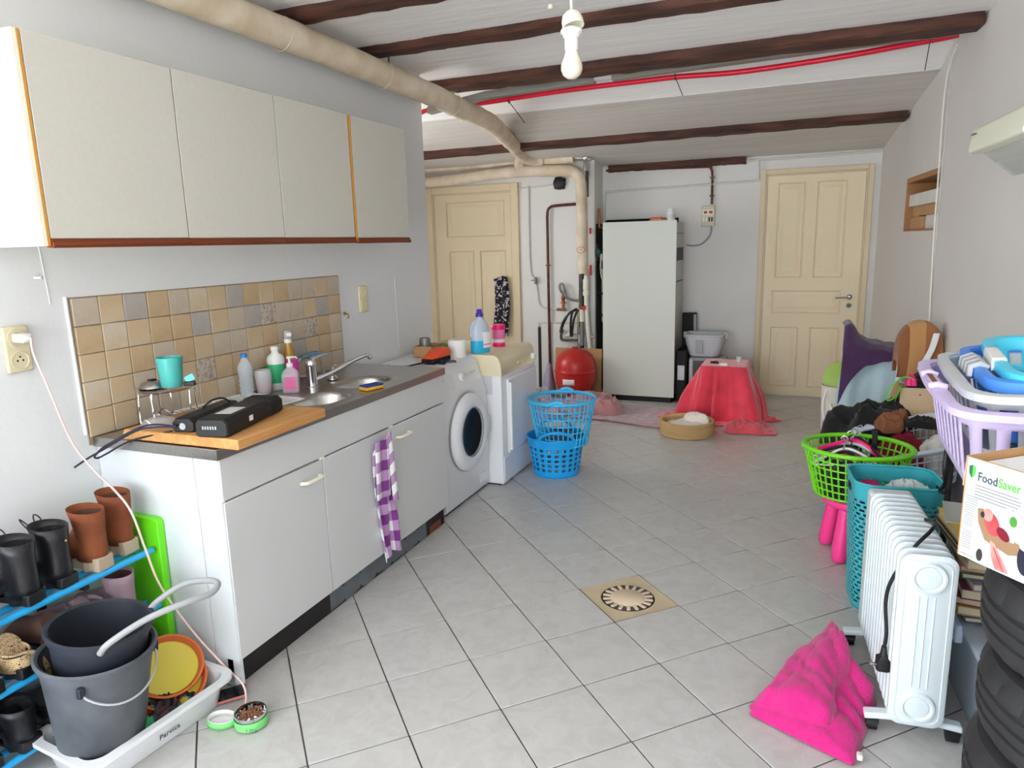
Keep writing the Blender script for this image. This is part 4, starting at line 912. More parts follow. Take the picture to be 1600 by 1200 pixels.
# pipes on the back wall right of the boiler
line('wall_pipe', 'thin pipe crossing the back wall and bending down to the boiler control', [(-1.93, YB-.02, 2.225), (-1.5, YB-.02, 2.215), (-.95, YB-.02, 2.20), (-.905, YB-.02, 2.185), (-.888, YB-.02, 2.14), (-.884, YB-.02, 2.0), (-.884, YB-.02, 1.85)], .011, 'copper', clips=[(-.886, YB-.02, 2.1), (-.884, YB-.02, 1.93)])
line('wall_pipe', 'long thin painted pipe across the top of the back wall above the door', [(-1.95, YB-.03, 2.262), (-1.2, YB-.03, 2.245), (-.47, YB-.03, 2.232), (.0, YB-.03, 2.234), (xr(YB)-.01, YB-.03, 2.24)], .010, 'pipe_paint', clips=[(-.47, YB-.03, 2.232), (.33, YB-.03, 2.237)])
line('wall_pipe', 'painted pipe across the back wall from behind the boiler to the door frame', [(-1.945, YB-.02, 1.72), (-1.945, YB-.02, 1.97), (-1.93, YB-.02, 2.01), (-1.88, YB-.02, 2.018), (-1.2, YB-.02, 2.03), (-.5, YB-.02, 2.045)], .010, 'pipe_paint', clips=[(-.5, YB-.02, 2.045), (-.46, YB-.02, 2.045)])
b = MB(); b.cyl((-.47, YB-.03, 2.23), (-.462, YB-.03, 2.06), .010, n=8); o = b.build('pipe_drop', 'pipe_paint'); tag(o, 'short vertical pipe beside the top corner of the cream door', 'pipe')
ct = thing('boiler_control', 'cream control box with red displays on the back wall', 'control box', (-.912, YB, 1.74))
b = MB(); b.box(-.062, .062, -.045, 0, -.098, .098); b.build('housing', 'control_panel', ct, bevel=.006)
for x in (-.025, .025):
    b = MB(); b.box(x-.017, x+.017, -.0465, -.045, .022, .048); b.build('display', 'display_red', ct)
b = MB(); b.box(-.05, .05, -.0462, -.0455, .012, .058); b.build('display_frame', 'cream_handle', ct)
for k, x in enumerate((-.038, -.013, .012, .037)):
    b = MB(); b.box(x-.007, x+.007, -.052, -.045, -.052, -.012); b.build('switch', 'black' if k > 1 else 'white_plastic', ct, bevel=.001)
    b = MB(); b.cyl((x, -.045, .0), (x, -.049, 0), .006, n=10); b.build('dial', 'white_plastic', ct)
b = MB(); b.tube(smoothpath([(.03, -.02, -.098), (.02, -.02, -.18), (-.05, -.03, -.26), (-.13, -.04, -.28), (-.2, -.05, -.27)], 6), .008, 7); b.build('cable', 'grey_mid', ct, smooth=50)
# ---- boiler
bo = thing('boiler', 'tall grey-white boiler cabinet standing against the back wall', 'boiler', (-1.455, 6.6, .03))
b = MB(); b.box(-.345, .345, .0, .022, .02, 1.67); b.build('front_panel', 'boiler_panel', bo, bevel=.003)
b = MB(); b.box(-.335, .325, .022, .5, .02, 1.655); b.build('casing', 'boiler_side', bo, bevel=.004)
b = MB(); b.box(.3255, .329, .05, .49, 1.30, 1.42); b.box(.3255, .329, .05, .49, 1.10, 1.112); b.box(.3255, .329, .05, .49, 1.55, 1.556); b.build('side_vents', 'black', bo)
b = MB(); b.box(-.33, .32, .01, .48, -.03, .02); b.build('plinth', 'black_matte', bo)
md = bottle('medicine_bottle', 'white pill bottle standing on top of the boiler', 'bottle', (-1.175, 6.66, 1.70), [('flask', 'white_plastic', [(.001, 0), (.036, 0), (.038, .004), (.038, .065), (.028, .08), (.001, .08)]), ('cap', 'white_gloss', [(.028, .08), (.028, .104), (.025, .107), (.001, .107)]), ('label_band', 'grey_light', [(.0385, .012), (.0387, .013), (.0387, .055), (.0385, .056)])])
pk = thing('small_packets', 'flat orange packet with a reddish box on top of the boiler', 'packet', (-1.29, 6.64, 1.70))
b = MB(); b.box(-.075, .085, -.02, .04, 0, .012); b.build('orange_packet', 'orange_edge', pk, bevel=.002)
b = MB(); b.box(-.06, .03, -.01, .03, .012, .036); b.build('box', 'cardboard_light', pk, bevel=.002)
b = MB(); b.box(-.058, .028, -.0108, -.0102, .016, .032); b.build('box_print', 'valve_red', pk)
# ---- red expansion tank
tk = thing('expansion_tank', 'red round expansion tank with a white sticker left of the boiler', 'tank', (-2.045, 6.48, .0))
b = MB(); b.lathe([(.001, .07), (.06, .072), (.12, .085), (.17, .125), (.195, .19), (.198, .27), (.2, .285), (.205, .29), (.205, .30), (.2, .305), (.198, .32), (.195, .38), (.165, .45), (.11, .495), (.05, .512), (.03, .514), (.03, .53), (.001, .53)], 40); b.build('vessel', 'red_tank', tk, smooth=40)
for k in range(3):
    a = k*2.09+.5; b = MB(); b.box(.11, .135, -.02, .02, 0, .11, RZ(math.degrees(a))); b.build('foot', 'red_tank', tk, bevel=.003)
b = MB(); b.grid(lambda u, v: Vector((.1985*math.sin(.32-.62*(1-u)-.05), -.1985*math.cos(.32-.62*(1-u)-.05), .185+.055*v)), 8, 2); b.build('sticker', 'paper', tk, smooth=60, solid=.001)
cbd = thing('cardboard_sheet', 'brown cardboard sheet standing behind the red tank', 'cardboard', (-2.05, 6.76, 0), rot=(math.radians(-3), 0, 0))
b = MB(); b.box(-.3, .19, 0, .006, .0, .47); b.build('sheet', 'cardboard', cbd)
# ---- cloth helpers
def heap(name, mat, rx, ry, h, parent=None, seed=0, fold=.035, freq=9, nr=26, na=64, flat=.35, M_=None, smooth=80):
    def fn(u, v):
        a = 2*PI*u; r = v
        w = 1+.12*math.sin(3*a+seed)+.07*math.sin(5*a+seed*2)
        x, y = rx*r*w*math.cos(a), ry*r*w*math.sin(a)
        d = abs(fbm((x*freq+seed, y*freq, seed), 2)); d2 = abs(fbm((x*freq*2.6, y*freq*2.6+seed, 4), 2))*-1.4+.4
        z = h*(max(0, 1-r**2.2)**flat)*(1+.35*fbm((x*3+seed, y*3, 0), 2))+(fold*(.45-d)+fold*.35*d2)*(1 if r < .85 else (1-r)/.15)
        return Vector((x, y, max(z, .0)))
    b = MB(); b.grid(fn, na, nr, wrap=True)
    for k in list(b.uv): pass
    if M_: b.v = [tuple(M_ @ Vector(p)) for p in b.v]
    return b.build(name, mat, parent, smooth=smooth, weld=True)
def drape(name, mat, hx, hy, rc, zt, spread, parent, seed=0, nf=9, fold=.05, na=140, nv=46, sag=0, thick=.005):
    base = rrect(hx, hy, rc, 10)
    def per(u):
        n = len(base); t = (u % 1)*n; i = int(t); f = t-i; p, q = base[i % n], base[(i+1) % n]
        return p[0]+(q[0]-p[0])*f, p[1]+(q[1]-p[1])*f
    def fn(u, v):
        # arc-length style around by angle
        a = 2*PI*u; ux, uy = math.cos(a), math.sin(a)
        # rounded-rect radius at this angle
        k = 1/max(abs(ux)/hx, abs(uy)/hy); k = min(k, math.hypot(hx, hy)*.93)
        s = spread(a)
        if v < .3:
            r = k*v/.3; z = zt-sag*(1-(v/.3))**2*.5
            z += .004*fbm((r*ux*12+seed, r*uy*12, 1), 2)
        elif v < .8:
            t = (v-.3)/.5; ph = fbm((math.cos(a)*1.5+seed, math.sin(a)*1.5, 0), 2)*5
            f = fold*min(1, t*1.6)*(math.sin(nf*a+ph+seed)+.5*math.sin(nf*1.9*a+ph*1.7))
            r = k+.006*math.sin(PI*min(1, t*4))+(s*.55)*(t**1.3*.35+.65*math.sin(min(1, t*1.15)*PI/2)**1.2)+f
            z = zt-.004*(t*20 if t < .05 else 1)-(zt-.018)*t**1.05
        else:
            t = (v-.8)/.2; ph = fbm((math.cos(a)*1.5+seed, math.sin(a)*1.5, 0), 2)*5
            f = fold*(math.sin(nf*a+ph+seed)+.5*math.sin(nf*1.9*a+ph*1.7))
            r = k+s*.55+f*(1-.3*t)+s*.45*t
            z = .018+.05*max(0, fbm((r*ux*11+seed, r*uy*11, 3), 2))*math.sin(PI*t)*min(1, s*5)-.010*t
        return Vector((r*ux, r*uy, max(z, .006)))
    b = MB(); b.grid(fn, na, nv, wrap=True); return b.build(name, mat, parent, smooth=85, solid=thick, weld=True)
# ---- cloths on the floor
rug = thing('floor_blanket', 'greyish pink blanket spread on the tiles in front of the boiler', 'blanket', (-1.35, 6.07, 0))
def rugf(u, v):
    x = -.52+1.02*u+.04*math.sin(v*5); y = -.32+.66*v+.03*math.sin(u*6)-.10*u
    return Vector((x, y, .008+.012*max(0, fbm((x*6, y*6, 2), 3))+.010*max(0, fbm((x*15, y*15, 5), 2))))
b = MB(); b.grid(rugf, 50, 36); b.build('spread_cloth', 'grey_rug', rug, smooth=80, solid=.006, off=1)
b = MB(); b.grid(lambda u, v: rugf(u, v*.08)+Vector((0, -.012, .006)), 50, 2); b.build('hem', 'dusty_pink', rug, smooth=80, solid=.004)
o = heap('pink_towel_heap', 'dusty_pink', .29, .23, .12, seed=2, fold=.09, freq=7); tag(o, 'crumpled dusty pink towel heaped below the red tank', 'towel'); o.location = (-1.78, 6.06, .012)
o = heap('pink_towel', 'dusty_pink', .3, .24, .07, seed=6, fold=.08, freq=7); tag(o, 'flat dusty pink towel on the floor behind the blue baskets', 'towel'); o.location = (-2.15, 5.92, .004)
o = heap('lilac_garment', 'lilac_cloth', .07, .10, .33, seed=4, fold=.06, freq=12, flat=.7); tag(o, 'lilac patterned garment bunched up left of the red tank', 'garment'); o.location = (-2.32, 6.5, 0)
# ---- blanket over a box
bl = thing('fleece_blanket', 'coral red fleece blanket draped over a box and trailing on the tiles', 'blanket', (-.605, 6.2, 0))
def spread(a):
    s = .12
    s += .26*math.exp(-((a-PI*1.06)/.6)**2)                 # left bulge
    s += .30*math.exp(-((a-2*PI*.865)/.30)**2)               # right front trail
    s += .06*math.exp(-((a-1.5*PI)/.4)**2)
    s += .16*math.exp(-((a-2*PI*.985)/.16)**2)
    return s
drape('draped_fleece', 'coral_fleece', .185, .205, .03, .475, spread, bl, seed=1.3, nf=6, fold=.032)
o = heap('trailing_end', 'coral_fleece2', .17, .15, .05, bl, seed=9, fold=.06, freq=10, flat=.6); o.location = (.20, -.42, .004)
hbx = thing('hidden_crate', 'low crate wholly covered by the coral fleece blanket', 'crate', (-.605, 6.2, 0))
b = MB(); b.box(-.178, .178, -.198, .198, 0, .462); b.build('crate', 'cardboard', hbx)
bpy.data.objects.remove(hbx.children[0]); bpy.data.objects.remove(hbx)
o = heap('tissue', 'paper', .042, .03, .012, seed=3, fold=.02, freq=30, nr=10, na=24); tag(o, 'crumpled white tissue on top of the coral blanket', 'tissue'); o.location = (-.61, 6.07, .477)
o = heap('black_glove', 'black_cloth', .035, .022, .014, seed=5, fold=.015, freq=30, nr=10, na=24); tag(o, 'small black cloth on top of the coral blanket', 'cloth'); o.location = (-.69, 6.15, .477)
odd('shot_glass', 'tiny clear glass on top of the coral blanket', 'glass', 'clear', (-.50, 6.22, .478), [(.001, 0), (.018, 0), (.022, .05), (.02, .05), (.016, .006), (.001, .006)])
# ---- straw basket with cushion
sb = thing('straw_basket', 'low round straw pet basket on the floor in front of the coral blanket', 'basket', (-.825, 5.55, 0))
b = MB(); R = lambda v: .185+.022*math.sin(min(v, 1)*1.5)
prof = [(.18, 0), (.195, .012), (.205, .06), (.208, .11), (.206, .12), (.197, .121), (.193, .11), (.188, .06), (.18, .03), (.02, .028)]
b.grid(lambda u, v: Vector((prof[int(round(v*9))][0]*math.cos(2*PI*u), prof[int(round(v*9))][0]*math.sin(2*PI*u), prof[int(round(v*9))][1])), 64, 9, wrap=True); b.build('woven_wall', 'straw', sb, smooth=50)
for k in range(7):
    b = MB(); z = .012+k*.0165; r = .197+.011*min(1, k/4); b.tube([(r*math.cos(t), r*math.sin(t), z) for t in [2*PI*i/56 for i in range(56)]], .0085, 6, closed=True); b.build('coil', 'straw', sb, smooth=60)
o = heap('cushion', 'wicker_cushion', .178, .178, .045, seed=3, fold=.02, freq=8); tag(o, 'off-white cushion lining the straw basket', 'cushion'); o.location = (-.825, 5.55, .05)
o = heap('cloth_roll', 'wicker_cushion', .115, .055, .07, seed=8, fold=.02, freq=12); tag(o, 'rolled white cloth lying on the straw basket cushion', 'cloth'); o.location = (-.76, 5.60, .092); o.rotation_euler.z = -.5
# ---- stored things between the boiler and the door
tv = thing('old_television', 'grey boxy old television on the floor under the pet carrier', 'television', (-.85, 6.85, 0))
b = MB(); b.box(-.14, .18, -.14, .12, 0, .43); b.build('casing', 'grey_mid', tv, bevel=.012)
b = MB(); b.box(-.10, .14, -.148, -.141, .1, .4); b.build('screen', 'iron', tv, bevel=.004)
b = MB(); b.box(-.138, -.108, -.146, -.141, .05, .41); b.build('speaker_strip', 'grey_light', tv)
tb = thing('black_suitcase', 'black case standing on end beside the boiler', 'suitcase', (-1.055, 6.80, 0))
b = MB(); b.box(-.05, .05, -.16, .2, .02, .50); b.build('case', 'black_matte', tb, bevel=.015)
b = MB(); b.box(-.03, .035, -.166, -.16, .22, .36); b.build('label_plate', 'grey_light', tb, bevel=.002)
b = MB(); b.cyl((-.03, -.1, .012), (.03, -.1, .012), .02, n=12); b.cyl((-.03, .1, .012), (.03, .1, .012), .02, n=12); b.build('wheels', 'black', tb)
mn = thing('computer_monitor', 'black flat monitor leaning behind the pet carrier', 'monitor', (-1.02, 7.09, .50), rot=(math.radians(-8), 0, math.radians(10)))
mn.location = (-1.075, 7.0, .0)
b = MB(); b.box(-.03, .11, 0, .05, .03, .82); b.build('panel', 'black_matte', mn, bevel=.008)
b = MB(); b.box(.08, .105, -.004, .0, .1, .80); b.build('grille', 'grey_mid', mn)
pc_ = thing('pet_carrier', 'pale grey lower half of a pet carrier resting on the old television', 'pet carrier', (-.86, 6.83, .432))
def pcr(hx, hy, z, r=.05): return [Vector((x, y, z)) for x, y in rrect(hx, hy, r, 5)]
b = MB(); b.loft([pcr(.12, .1, .0), pcr(.135, .115, .01), pcr(.165, .135, .12), pcr(.18, .15, .2), pcr(.19, .16, .205), pcr(.19, .16, .215), pcr(.172, .142, .21), pcr(.155, .13, .12), pcr(.12, .1, .015)], caps=False); b.f.append(tuple(range(len(b.v)-24, len(b.v)))); b.f.append(tuple(range(24)))
b.build('tub', 'carrier', pc_, smooth=45)
for x in (-.09, -.06, -.03, 0, .03, .06, .09):
    b = MB(); b.box(x-.007, x+.007, .128, .15, .11, .18); b.build('air_slot', 'grey_mid', pc_)
b = MB(); b.box(-.07, -.005, -.145, -.12, .04, .17); b.build('door_grid', 'grey_mid', pc_, bevel=.004)
for s in (-1, 1):
    b = MB(); b.box(s*.19-.012, s*.19+.012, -.02, .02, .17, .225); b.build('latch', 'carrier', pc_, bevel=.003)
# ================================================================ blue laundry baskets
def shell(name, mat, parent, ring, z0, z1, k0, k1, nu, nv, hole, thick=.003, bulge=0):
    """perforated moulded wall: ring(u)->(x,y) unit curve scaled k0..k1 from z0 to z1"""
    def fn(u, v):
        x, y = ring(u); k = k0+(k1-k0)*v+bulge*math.sin(PI*v); return Vector((x*k, y*k, z0+(z1-z0)*v))
    b = MB(); b.grid(fn, nu, nv, wrap=True, skip=hole); return b.build(name, mat, parent, smooth=60, solid=thick)
circ = lambda u: (math.cos(2*PI*u), math.sin(2*PI*u))
def floor_plate(name, mat, parent, ring, k, z, n=48):
    b = MB(); b.prism([(ring(i/n)[0]*k, ring(i/n)[1]*k) for i in range(n)], z, z+.004); return b.build(name, mat, parent)
lb = thing('laundry_basket', 'bright blue tub basket with cut-out handles standing on the tiles by the dryer', 'basket', (-1.505, 4.325, 0), math.radians(20))
def hole2(i, j):
    # 4x rounded holes: cells 8 wide, rows
    if j < 4 or j > 24: return False
    ii, jj = i % 8, (j-4) % 4
    return 2 <= ii <= 5 and jj in (1, 2) and not (jj == 0)
def holeh(i, j):
    if j <= 26: return hole2(i, j)
    ang = (i/176)*2*PI
    return False
shell('wall', 'blue_basket', lb, circ, .004, .262, .152, .192, 176, 30, holeh, .0035)
floor_plate('base', 'blue_basket', lb, circ, .153, .0)
b = MB(); b.tube([(.194*math.cos(t), .194*math.sin(t), .262) for t in [2*PI*i/72 for i in range(72)]], .0055, 8, closed=True); b.build('rim', 'blue_basket', lb, smooth=60)
for s in (0, PI):
    b = MB(); pts = []
    for i in range(25):
        t = s-PI/2+(-.62+1.24*i/24); h_ = .062*math.cos((i/24-.5)*PI)**.6
        pts.append((.196*math.cos(t), .196*math.sin(t), .264+h_))
    b.tube(pts, .010, 8)
    for i in (2, 3, 21, 22): pass
    b.build('handle', 'blue_basket', lb, smooth=60)
o = heap('basket_laundry', 'lilac_cloth', .12, .12, .1, seed=12, fold=.05); tag(o, 'mixed laundry inside the lower blue basket', 'laundry'); o.location = (-1.505, 4.325, .006)
# upper round lattice basket
def lattice(e, mat, ring, z0, z1, k0, k1, nvert, rows, rim=.009, bar=.0035, solid_base=.03, ring_n=72, rimflat=1.0):
    P = lambda u, v: Vector((ring(u)[0]*(k0+(k1-k0)*v), ring(u)[1]*(k0+(k1-k0)*v), z0+(z1-z0)*v))
    b = MB()
    for i in range(nvert):
        u = i/nvert; b.tube([P(u, v/4) for v in range(5)], bar, 5)
    for j in range(rows+1):
        v = solid_base+(1-solid_base)*j/rows*.97; b.tube([P(i/ring_n, v) for i in range(ring_n)], bar, 5, closed=True)
    o = b.build('lattice', mat, e, smooth=60)
    shell('skirt', mat, e, ring, z0, z0+(z1-z0)*solid_base*1.6, k0, k0+(k1-k0)*solid_base*1.6, ring_n, 2, None, .003)
    b = MB(); b.tube([P(i/ring_n, 1)*1 for i in range(ring_n)], rim, 8, closed=True); b.build('rim', mat, e, smooth=60)
    floor_plate('base', mat, e, ring, k0, z0)
lb2 = thing('laundry_basket', 'light blue round lattice basket stacked inside the bright blue tub basket', 'basket', (-1.465, 4.345, .205))
lattice(lb2, 'cyan_basket', circ, 0, .305, .165, .222, 36, 6, .011, bar=.0042)
for a in (1.75, 1.75+PI):
    b = MB(); b.tube([(.226*math.cos(a+t), .226*math.sin(a+t), .31+.016*math.cos(t/.2*PI/2)) for t in [-.2+.4*i/12 for i in range(13)]], .012, 8); b.build('handle', 'cyan_basket', lb2, smooth=60)
o = heap('basket_clothes', 'book_1', .13, .13, .06, seed=14, fold=.04); tag(o, 'dark blue clothes at the bottom of the light blue basket', 'clothes'); o.location = (-1.465, 4.345, .212)
# patterned dress hanging behind the dryer
dp = thing('hanging_dress', 'black and white patterned dress hanging on the door behind the detergent', 'dress', (-2.98, YA-.05, 1.02))
b = MB(); b.grid(lambda u, v: Vector((-.075-.02*v+(.15+.03*v)*u+.02*math.sin(v*4), .01*math.sin(u*14)-.012-.01*v, .18-.62*v-.05*abs(u-.7))), 24, 30); b.build('fabric', 'print_dress', dp, smooth=80, solid=.006)
b = MB(); b.tube([(.05, .03, .16), (.05, -.03, .17), (.05, -.035, .14)], .004, 6); b.build('hook', 'iron', dp)
# ================================================================ right side
def rring(hx, hy, r):
    base = rrect(hx, hy, r, 8); n = len(base); L_ = [0]
    for i in range(n): L_.append(L_[-1]+math.dist(base[i], base[(i+1) % n]))
    tot = L_[-1]
    def f(u):
        d = (u % 1)*tot; i = 0
        while L_[i+1] < d and i < n-1: i += 1
        t = (d-L_[i])/max(1e-9, L_[i+1]-L_[i]); p, q = base[i], base[(i+1) % n]
        return p[0]+(q[0]-p[0])*t, p[1]+(q[1]-p[1])*t
    return f
# ---- oil radiator
rd = thing('oil_radiator', 'white oil-filled radiator on castors with its plug hanging at the side', 'radiator', (.372, 2.215, 0), math.radians(4.6))
NF = 13; sp = .0435
def finring(hw, z0, z1, r, y):
    return [Vector((x, y, (z0+z1)/2+z)) for x, z in rrect(hw, (z1-z0)/2, r, 5)]
fin = None
for i in range(NF):
    y = i*sp
    if fin is None or i == 0:
        b = MB(); b.loft([finring(.068, .065, .60, .03, -.012), finring(.076, .055, .612, .035, -.006), finring(.076, .055, .612, .035, .004), finring(.068, .065, .60, .03, .010)]); fin = b.build('fin', 'radiator', rd, smooth=40); fin.location.y = y
        front = fin
    else:
        c = fin.copy(); COL.objects.link(c); c.parent = rd; c.location = (0, y, 0)
for zz in (.545, .125):
    b = MB(); b.lathe([(.052, 0), (.046, .012), (.04, .013), (.034, .006), (.03, .010), (.001, .012)], 28, frame((0, -.011, zz), (1, 0, 0), (0, 0, 1))); b.build('boss', 'radiator', rd, smooth=40)
for x in (-.021, 0, .021):
    b = MB(); b.tube([(x, -.0115, .19), (x, -.0115, .485)], .0032, 6); b.build('pressed_rib', 'radiator', rd, smooth=60)
b = MB(); b.tube([(x, -.0115, z+.333) for x, z in rrect(.06, .262, .028, 5)], .0025, 6, closed=True); b.build('pressed_border', 'radiator', rd, smooth=60)
b = MB(); b.cyl((0, 0, .545), (0, (NF-1)*sp, .545), .026); b.cyl((0, 0, .125), (0, (NF-1)*sp, .125), .026); b.build('header_tubes', 'radiator', rd, smooth=40)
b = MB(); b.box(-.072, .072, (NF-1)*sp+.012, (NF-1)*sp+.09, .06, .60); b.build('control_housing', 'radiator', rd, bevel=.012)
for y in (.03, (NF-1)*sp+.0):
    b = MB(); b.loft([[Vector((x, y+yy, z)) for yy, z in ((-.022, h0), (.022, h0), (.018, h0+.018), (-.018, h0+.018))] for x, h0 in ((-.135, .042), (-.12, .044), (-.07, .05), (.07, .05), (.12, .044), (.135, .042))]); f_ = b.build('foot_bar', 'radiator', rd, bevel=.005)
    for s in (-1, 1):
        b = MB(); b.cyl((s*.112-.016, y, .021), (s*.112+.016, y, .021), .021, n=16); b.box(s*.112-.02, s*.112+.02, y-.014, y+.014, .024, .045); b.build('castor', 'black', f_, smooth=40)
b = MB(); b.tube(smoothpath([(.05, .32, .60), (.055, .20, .635), (.02, .10, .645), (-.03, .05, .61), (-.082, .05, .50), (-.092, .06, .42), (-.085, .05, .32), (-.088, .05, .27)], 7), .0055, 8); cbl = b.build('mains_cable', 'black', rd, smooth=60)
b = MB(); b.loft([[Vector((-.088+x, .05+y, z)) for x, y in rrect(h_, h2, .006, 3)] for z, h_, h2 in ((.275, .007, .007), (.245, .01, .01), (.235, .019, .019), (.2, .02, .02), (.195, .016, .016))]); pg = b.build('plug', 'black', cbl, smooth=40)
b = MB(); b.cyl((-.106, .04, .215), (-.125, .038, .212), .0028, n=8); b.cyl((-.106, .06, .21), (-.125, .058, .207), .0028, n=8); b.build('plug_pins', 'chrome', cbl)
# ---- magenta towel
mt = thing('bath_towel', 'bright magenta bath towel dropped in folds on the tiles beside the radiator', 'towel', (.09, 2.33, 0))
def quad(A, B, C_, D_):
    return lambda u, v: (Vector(A)*(1-u)+Vector(B)*u)*(1-v)+(Vector(D_)*(1-u)+Vector(C_)*u)*v
q1 = quad((-.185, -.17, 0), (.105, -.30, 0), (.185, .03, 0), (.055, .31, 0))
def t1(u, v):
    p = q1(u, v); e = min(u, 1-u, v, 1-v)*2
    h = .028+.052*math.sin(PI*min(1, u*1.02))**.7*(.6+.5*v)*min(1, e*4)+.03*math.exp(-((v-1)/.22)**2)*min(1, e*6+.4)
    f = .009*math.sin(v*26+u*3+3*fbm((u*2, v*2, 1)))*(.3+.7*u)*min(1, e*8)
    return Vector((p.x, p.y, max(.003, h*min(1, e*9+.12)+f)))
b = MB(); b.grid(t1, 60, 60); b.build('lower_layer', 'magenta_towel', mt, smooth=80, solid=.010, off=1)
q2 = quad((-.19, -.15, 0), (.03, -.225, 0), (.10, .10, 0), (.05, .325, 0))
def t2(u, v):
    p = q2(u, v); e = min(u, v, 1-v)*2
    h = .075+.045*math.sin(PI*u*.9)*(.7+.4*v)+.03*v
    h *= min(1, (u*5)**.6+.1) if u < .2 else 1
    h *= 1 if u < .93 else 1-(u-.93)*5
    h *= min(1, v*9+.35)
    return Vector((p.x+.01*math.sin(v*9), p.y, max(.012, h+.003*math.sin(v*34+u*5)*min(1, e*5)+.014*fbm((u*3, v*3, 4), 3))))
b = MB(); b.grid(t2, 44, 60); b.build('top_layer', 'magenta_towel', mt, smooth=80, solid=.012, off=1)
b = MB(); b.box(.118, .135, -.285, -.262, .012, .03, None); b.build('care_label', 'white_cloth', mt, bevel=.004)
# ---- tyres
def tyre_mesh():
    n = 120; R = .28
    prof = [(.165, .03), (.172, .012), (.20, .003), (.235, .004), (.258, .014), (.270, .03), (.2765, .05), (.279, .066), (.273, .069), (.273, .075), (.280, .078), (.2805, .096), (.274, .099), (.274, .106), (.2805, .109), (.280, .127), (.273, .130), (.273, .136), (.279, .139), (.2765, .155), (.270, .175), (.258, .191), (.235, .201), (.20, .202), (.172, .193), (.165, .175), (.175, .15), (.18, .10), (.175, .055)]
    rings = []
    for j, (r, z) in enumerate(prof):
        row = []
        for i in range(n):
            rr = r
            if j in (4, 5, 6, 19, 20, 18): rr -= .005 if (i % 5) == 0 else 0
            if j in (10, 11, 14, 15): rr -= .003 if (i % 6) == (0 if j < 12 else 3) else 0
            a = 2*PI*i/n+ (z-.1)*.4
            row.append(Vector((rr*math.cos(a), rr*math.sin(a), z)))
        rings.append(row)
    b = MB(); b.loft(rings, caps=False, closed=True); return b
labels = ['bottom car tyre of the stack below the printed carton', 'second car tyre from the floor in the stack', 'third car tyre from the floor in the stack', 'topmost car tyre of the stack, right under the printed carton']
ty = None
for k in range(4):
    if ty is None: o = ty = tyre_mesh().build('car_tyre', 'rubber', None, smooth=28)
    else: o = ty.copy(); COL.objects.link(o)
    tag(o, labels[k], 'tyre', 'stacked car tyres'); o.location = (.683+(.004, -.006, .003, -.004)[k], 1.71+(0, .004, -.005, .003)[k], .001+k*.2045); o.rotation_euler.z = k*1.3
# ---- printed carton
P0 = Vector((.343, 1.735, .822)); ex = Vector((.089, -.105, 0)).normalized(); ey = Vector((.105, .089, 0)).normalized()
BX, BY, BZ = .40, .22, .228
cx = thing('printed_carton', 'white printed FoodSaver carton standing open on top of the tyre stack', 'carton', P0, math.atan2(ex.y, ex.x))
b = MB(); b.box(0, BX, 0, .004, 0, BZ); b.box(0, BX, BY-.004, BY, 0, BZ); b.box(0, .004, .004, BY-.004, 0, BZ); b.box(BX-.004, BX, .004, BY-.004, 0, BZ); b.box(.004, BX-.004, .004, BY-.004, 0, .004); b.build('carton_walls', 'cardboard', cx)
b = MB(); b.box(0.004, BX-.001, -.0008, 0, 0.001, BZ-.001); fr = b.build('front_print', 'paper', cx)
b = MB(); b.box(-.003, .0, 0.004, BY-.004, -.07, 0, T(-.001, 0, BZ) @ RY(3)); b.build('side_flap', 'cardboard_light', cx)
b = MB(); b.box(.006, BX-.006, .012, BY-.012, .15, .215); b.build('inner_foam', 'white_plastic', cx, bevel=.01)
FP = frame((0, -.0010, 0), (1, 0, 0), (0, 0, 1))
def flat(name, mat, poly, lift=0.0):
    b = MB(); b.prism([(.6*x if x < .39 else x, y) for x, y in poly], lift, lift+.0004, FP); return b.build(name, mat, fr)
text('Food', .028, 'logo_slate', fr, FP @ T(.030, .182, .0004), 'brand_lettering', xs=.78, bold=.02)
text('Saver', .028, 'logo_green', fr, FP @ T(.0765, .182, .0004), 'brand_lettering', xs=.78, bold=.02)
flat('brand_shield', 'logo_green', [(.015, .209), (.028, .213), (.041, .209), (.04, .193), (.028, .182), (.016, .193)]); flat('brand_shield_half', 'logo_dark', [(.015, .209), (.028, .213), (.028, .182), (.016, .193)], .0004)
for k in range(5): flat('text_line', 'ink', [(.044, .170-.007*k), (.044+(.16, .17, .17, .16, .15)[k], .170-.007*k), (.044+(.16, .17, .17, .16, .15)[k], .1720-.007*k), (.044, .1720-.007*k)])
for k in range(13): 
    w_ = .05 if k < 4 else .038
    flat('text_line', 'ink', [(.012, .142-.0055*k), (.012+w_, .142-.0055*k), (.012+w_, .1435-.0055*k), (.012, .1435-.0055*k)])
for k in range(8): flat('text_line', 'ink', [(.012, .062-.0055*k), (.05, .062-.0055*k), (.05, .0635-.0055*k), (.012, .0635-.0055*k)])
flat('photo_ground', 'photo_blue', [(.058, .0), (.398, .0), (.398, .135), (.30, .14), (.16, .13), (.08, .11)])
flat('serving_board', 'slate_board', [(.063, .122), (.07, .092), (.10, .058), (.19, .045), (.235, .055), (.24, .075), (.14, .085), (.085, .125)], .0004)
el = lambda cx_, cy_, rx_, ry_, n=20, a0=0: [(cx_+rx_*math.cos(2*PI*i/n)*math.cos(a0)-ry_*math.sin(2*PI*i/n)*math.sin(a0), cy_+rx_*math.cos(2*PI*i/n)*math.sin(a0)+ry_*math.sin(2*PI*i/n)*math.cos(a0)) for i in range(n)]
flat('printed_ham', 'ham', el(.122, .098, .032, .022, a0=-.5), .0008); flat('printed_ham_slice', 'meat', el(.105, .115, .018, .014), .0010); flat('printed_salami', 'red_cloth', el(.165, .085, .025, .012, a0=-.3), .0009)
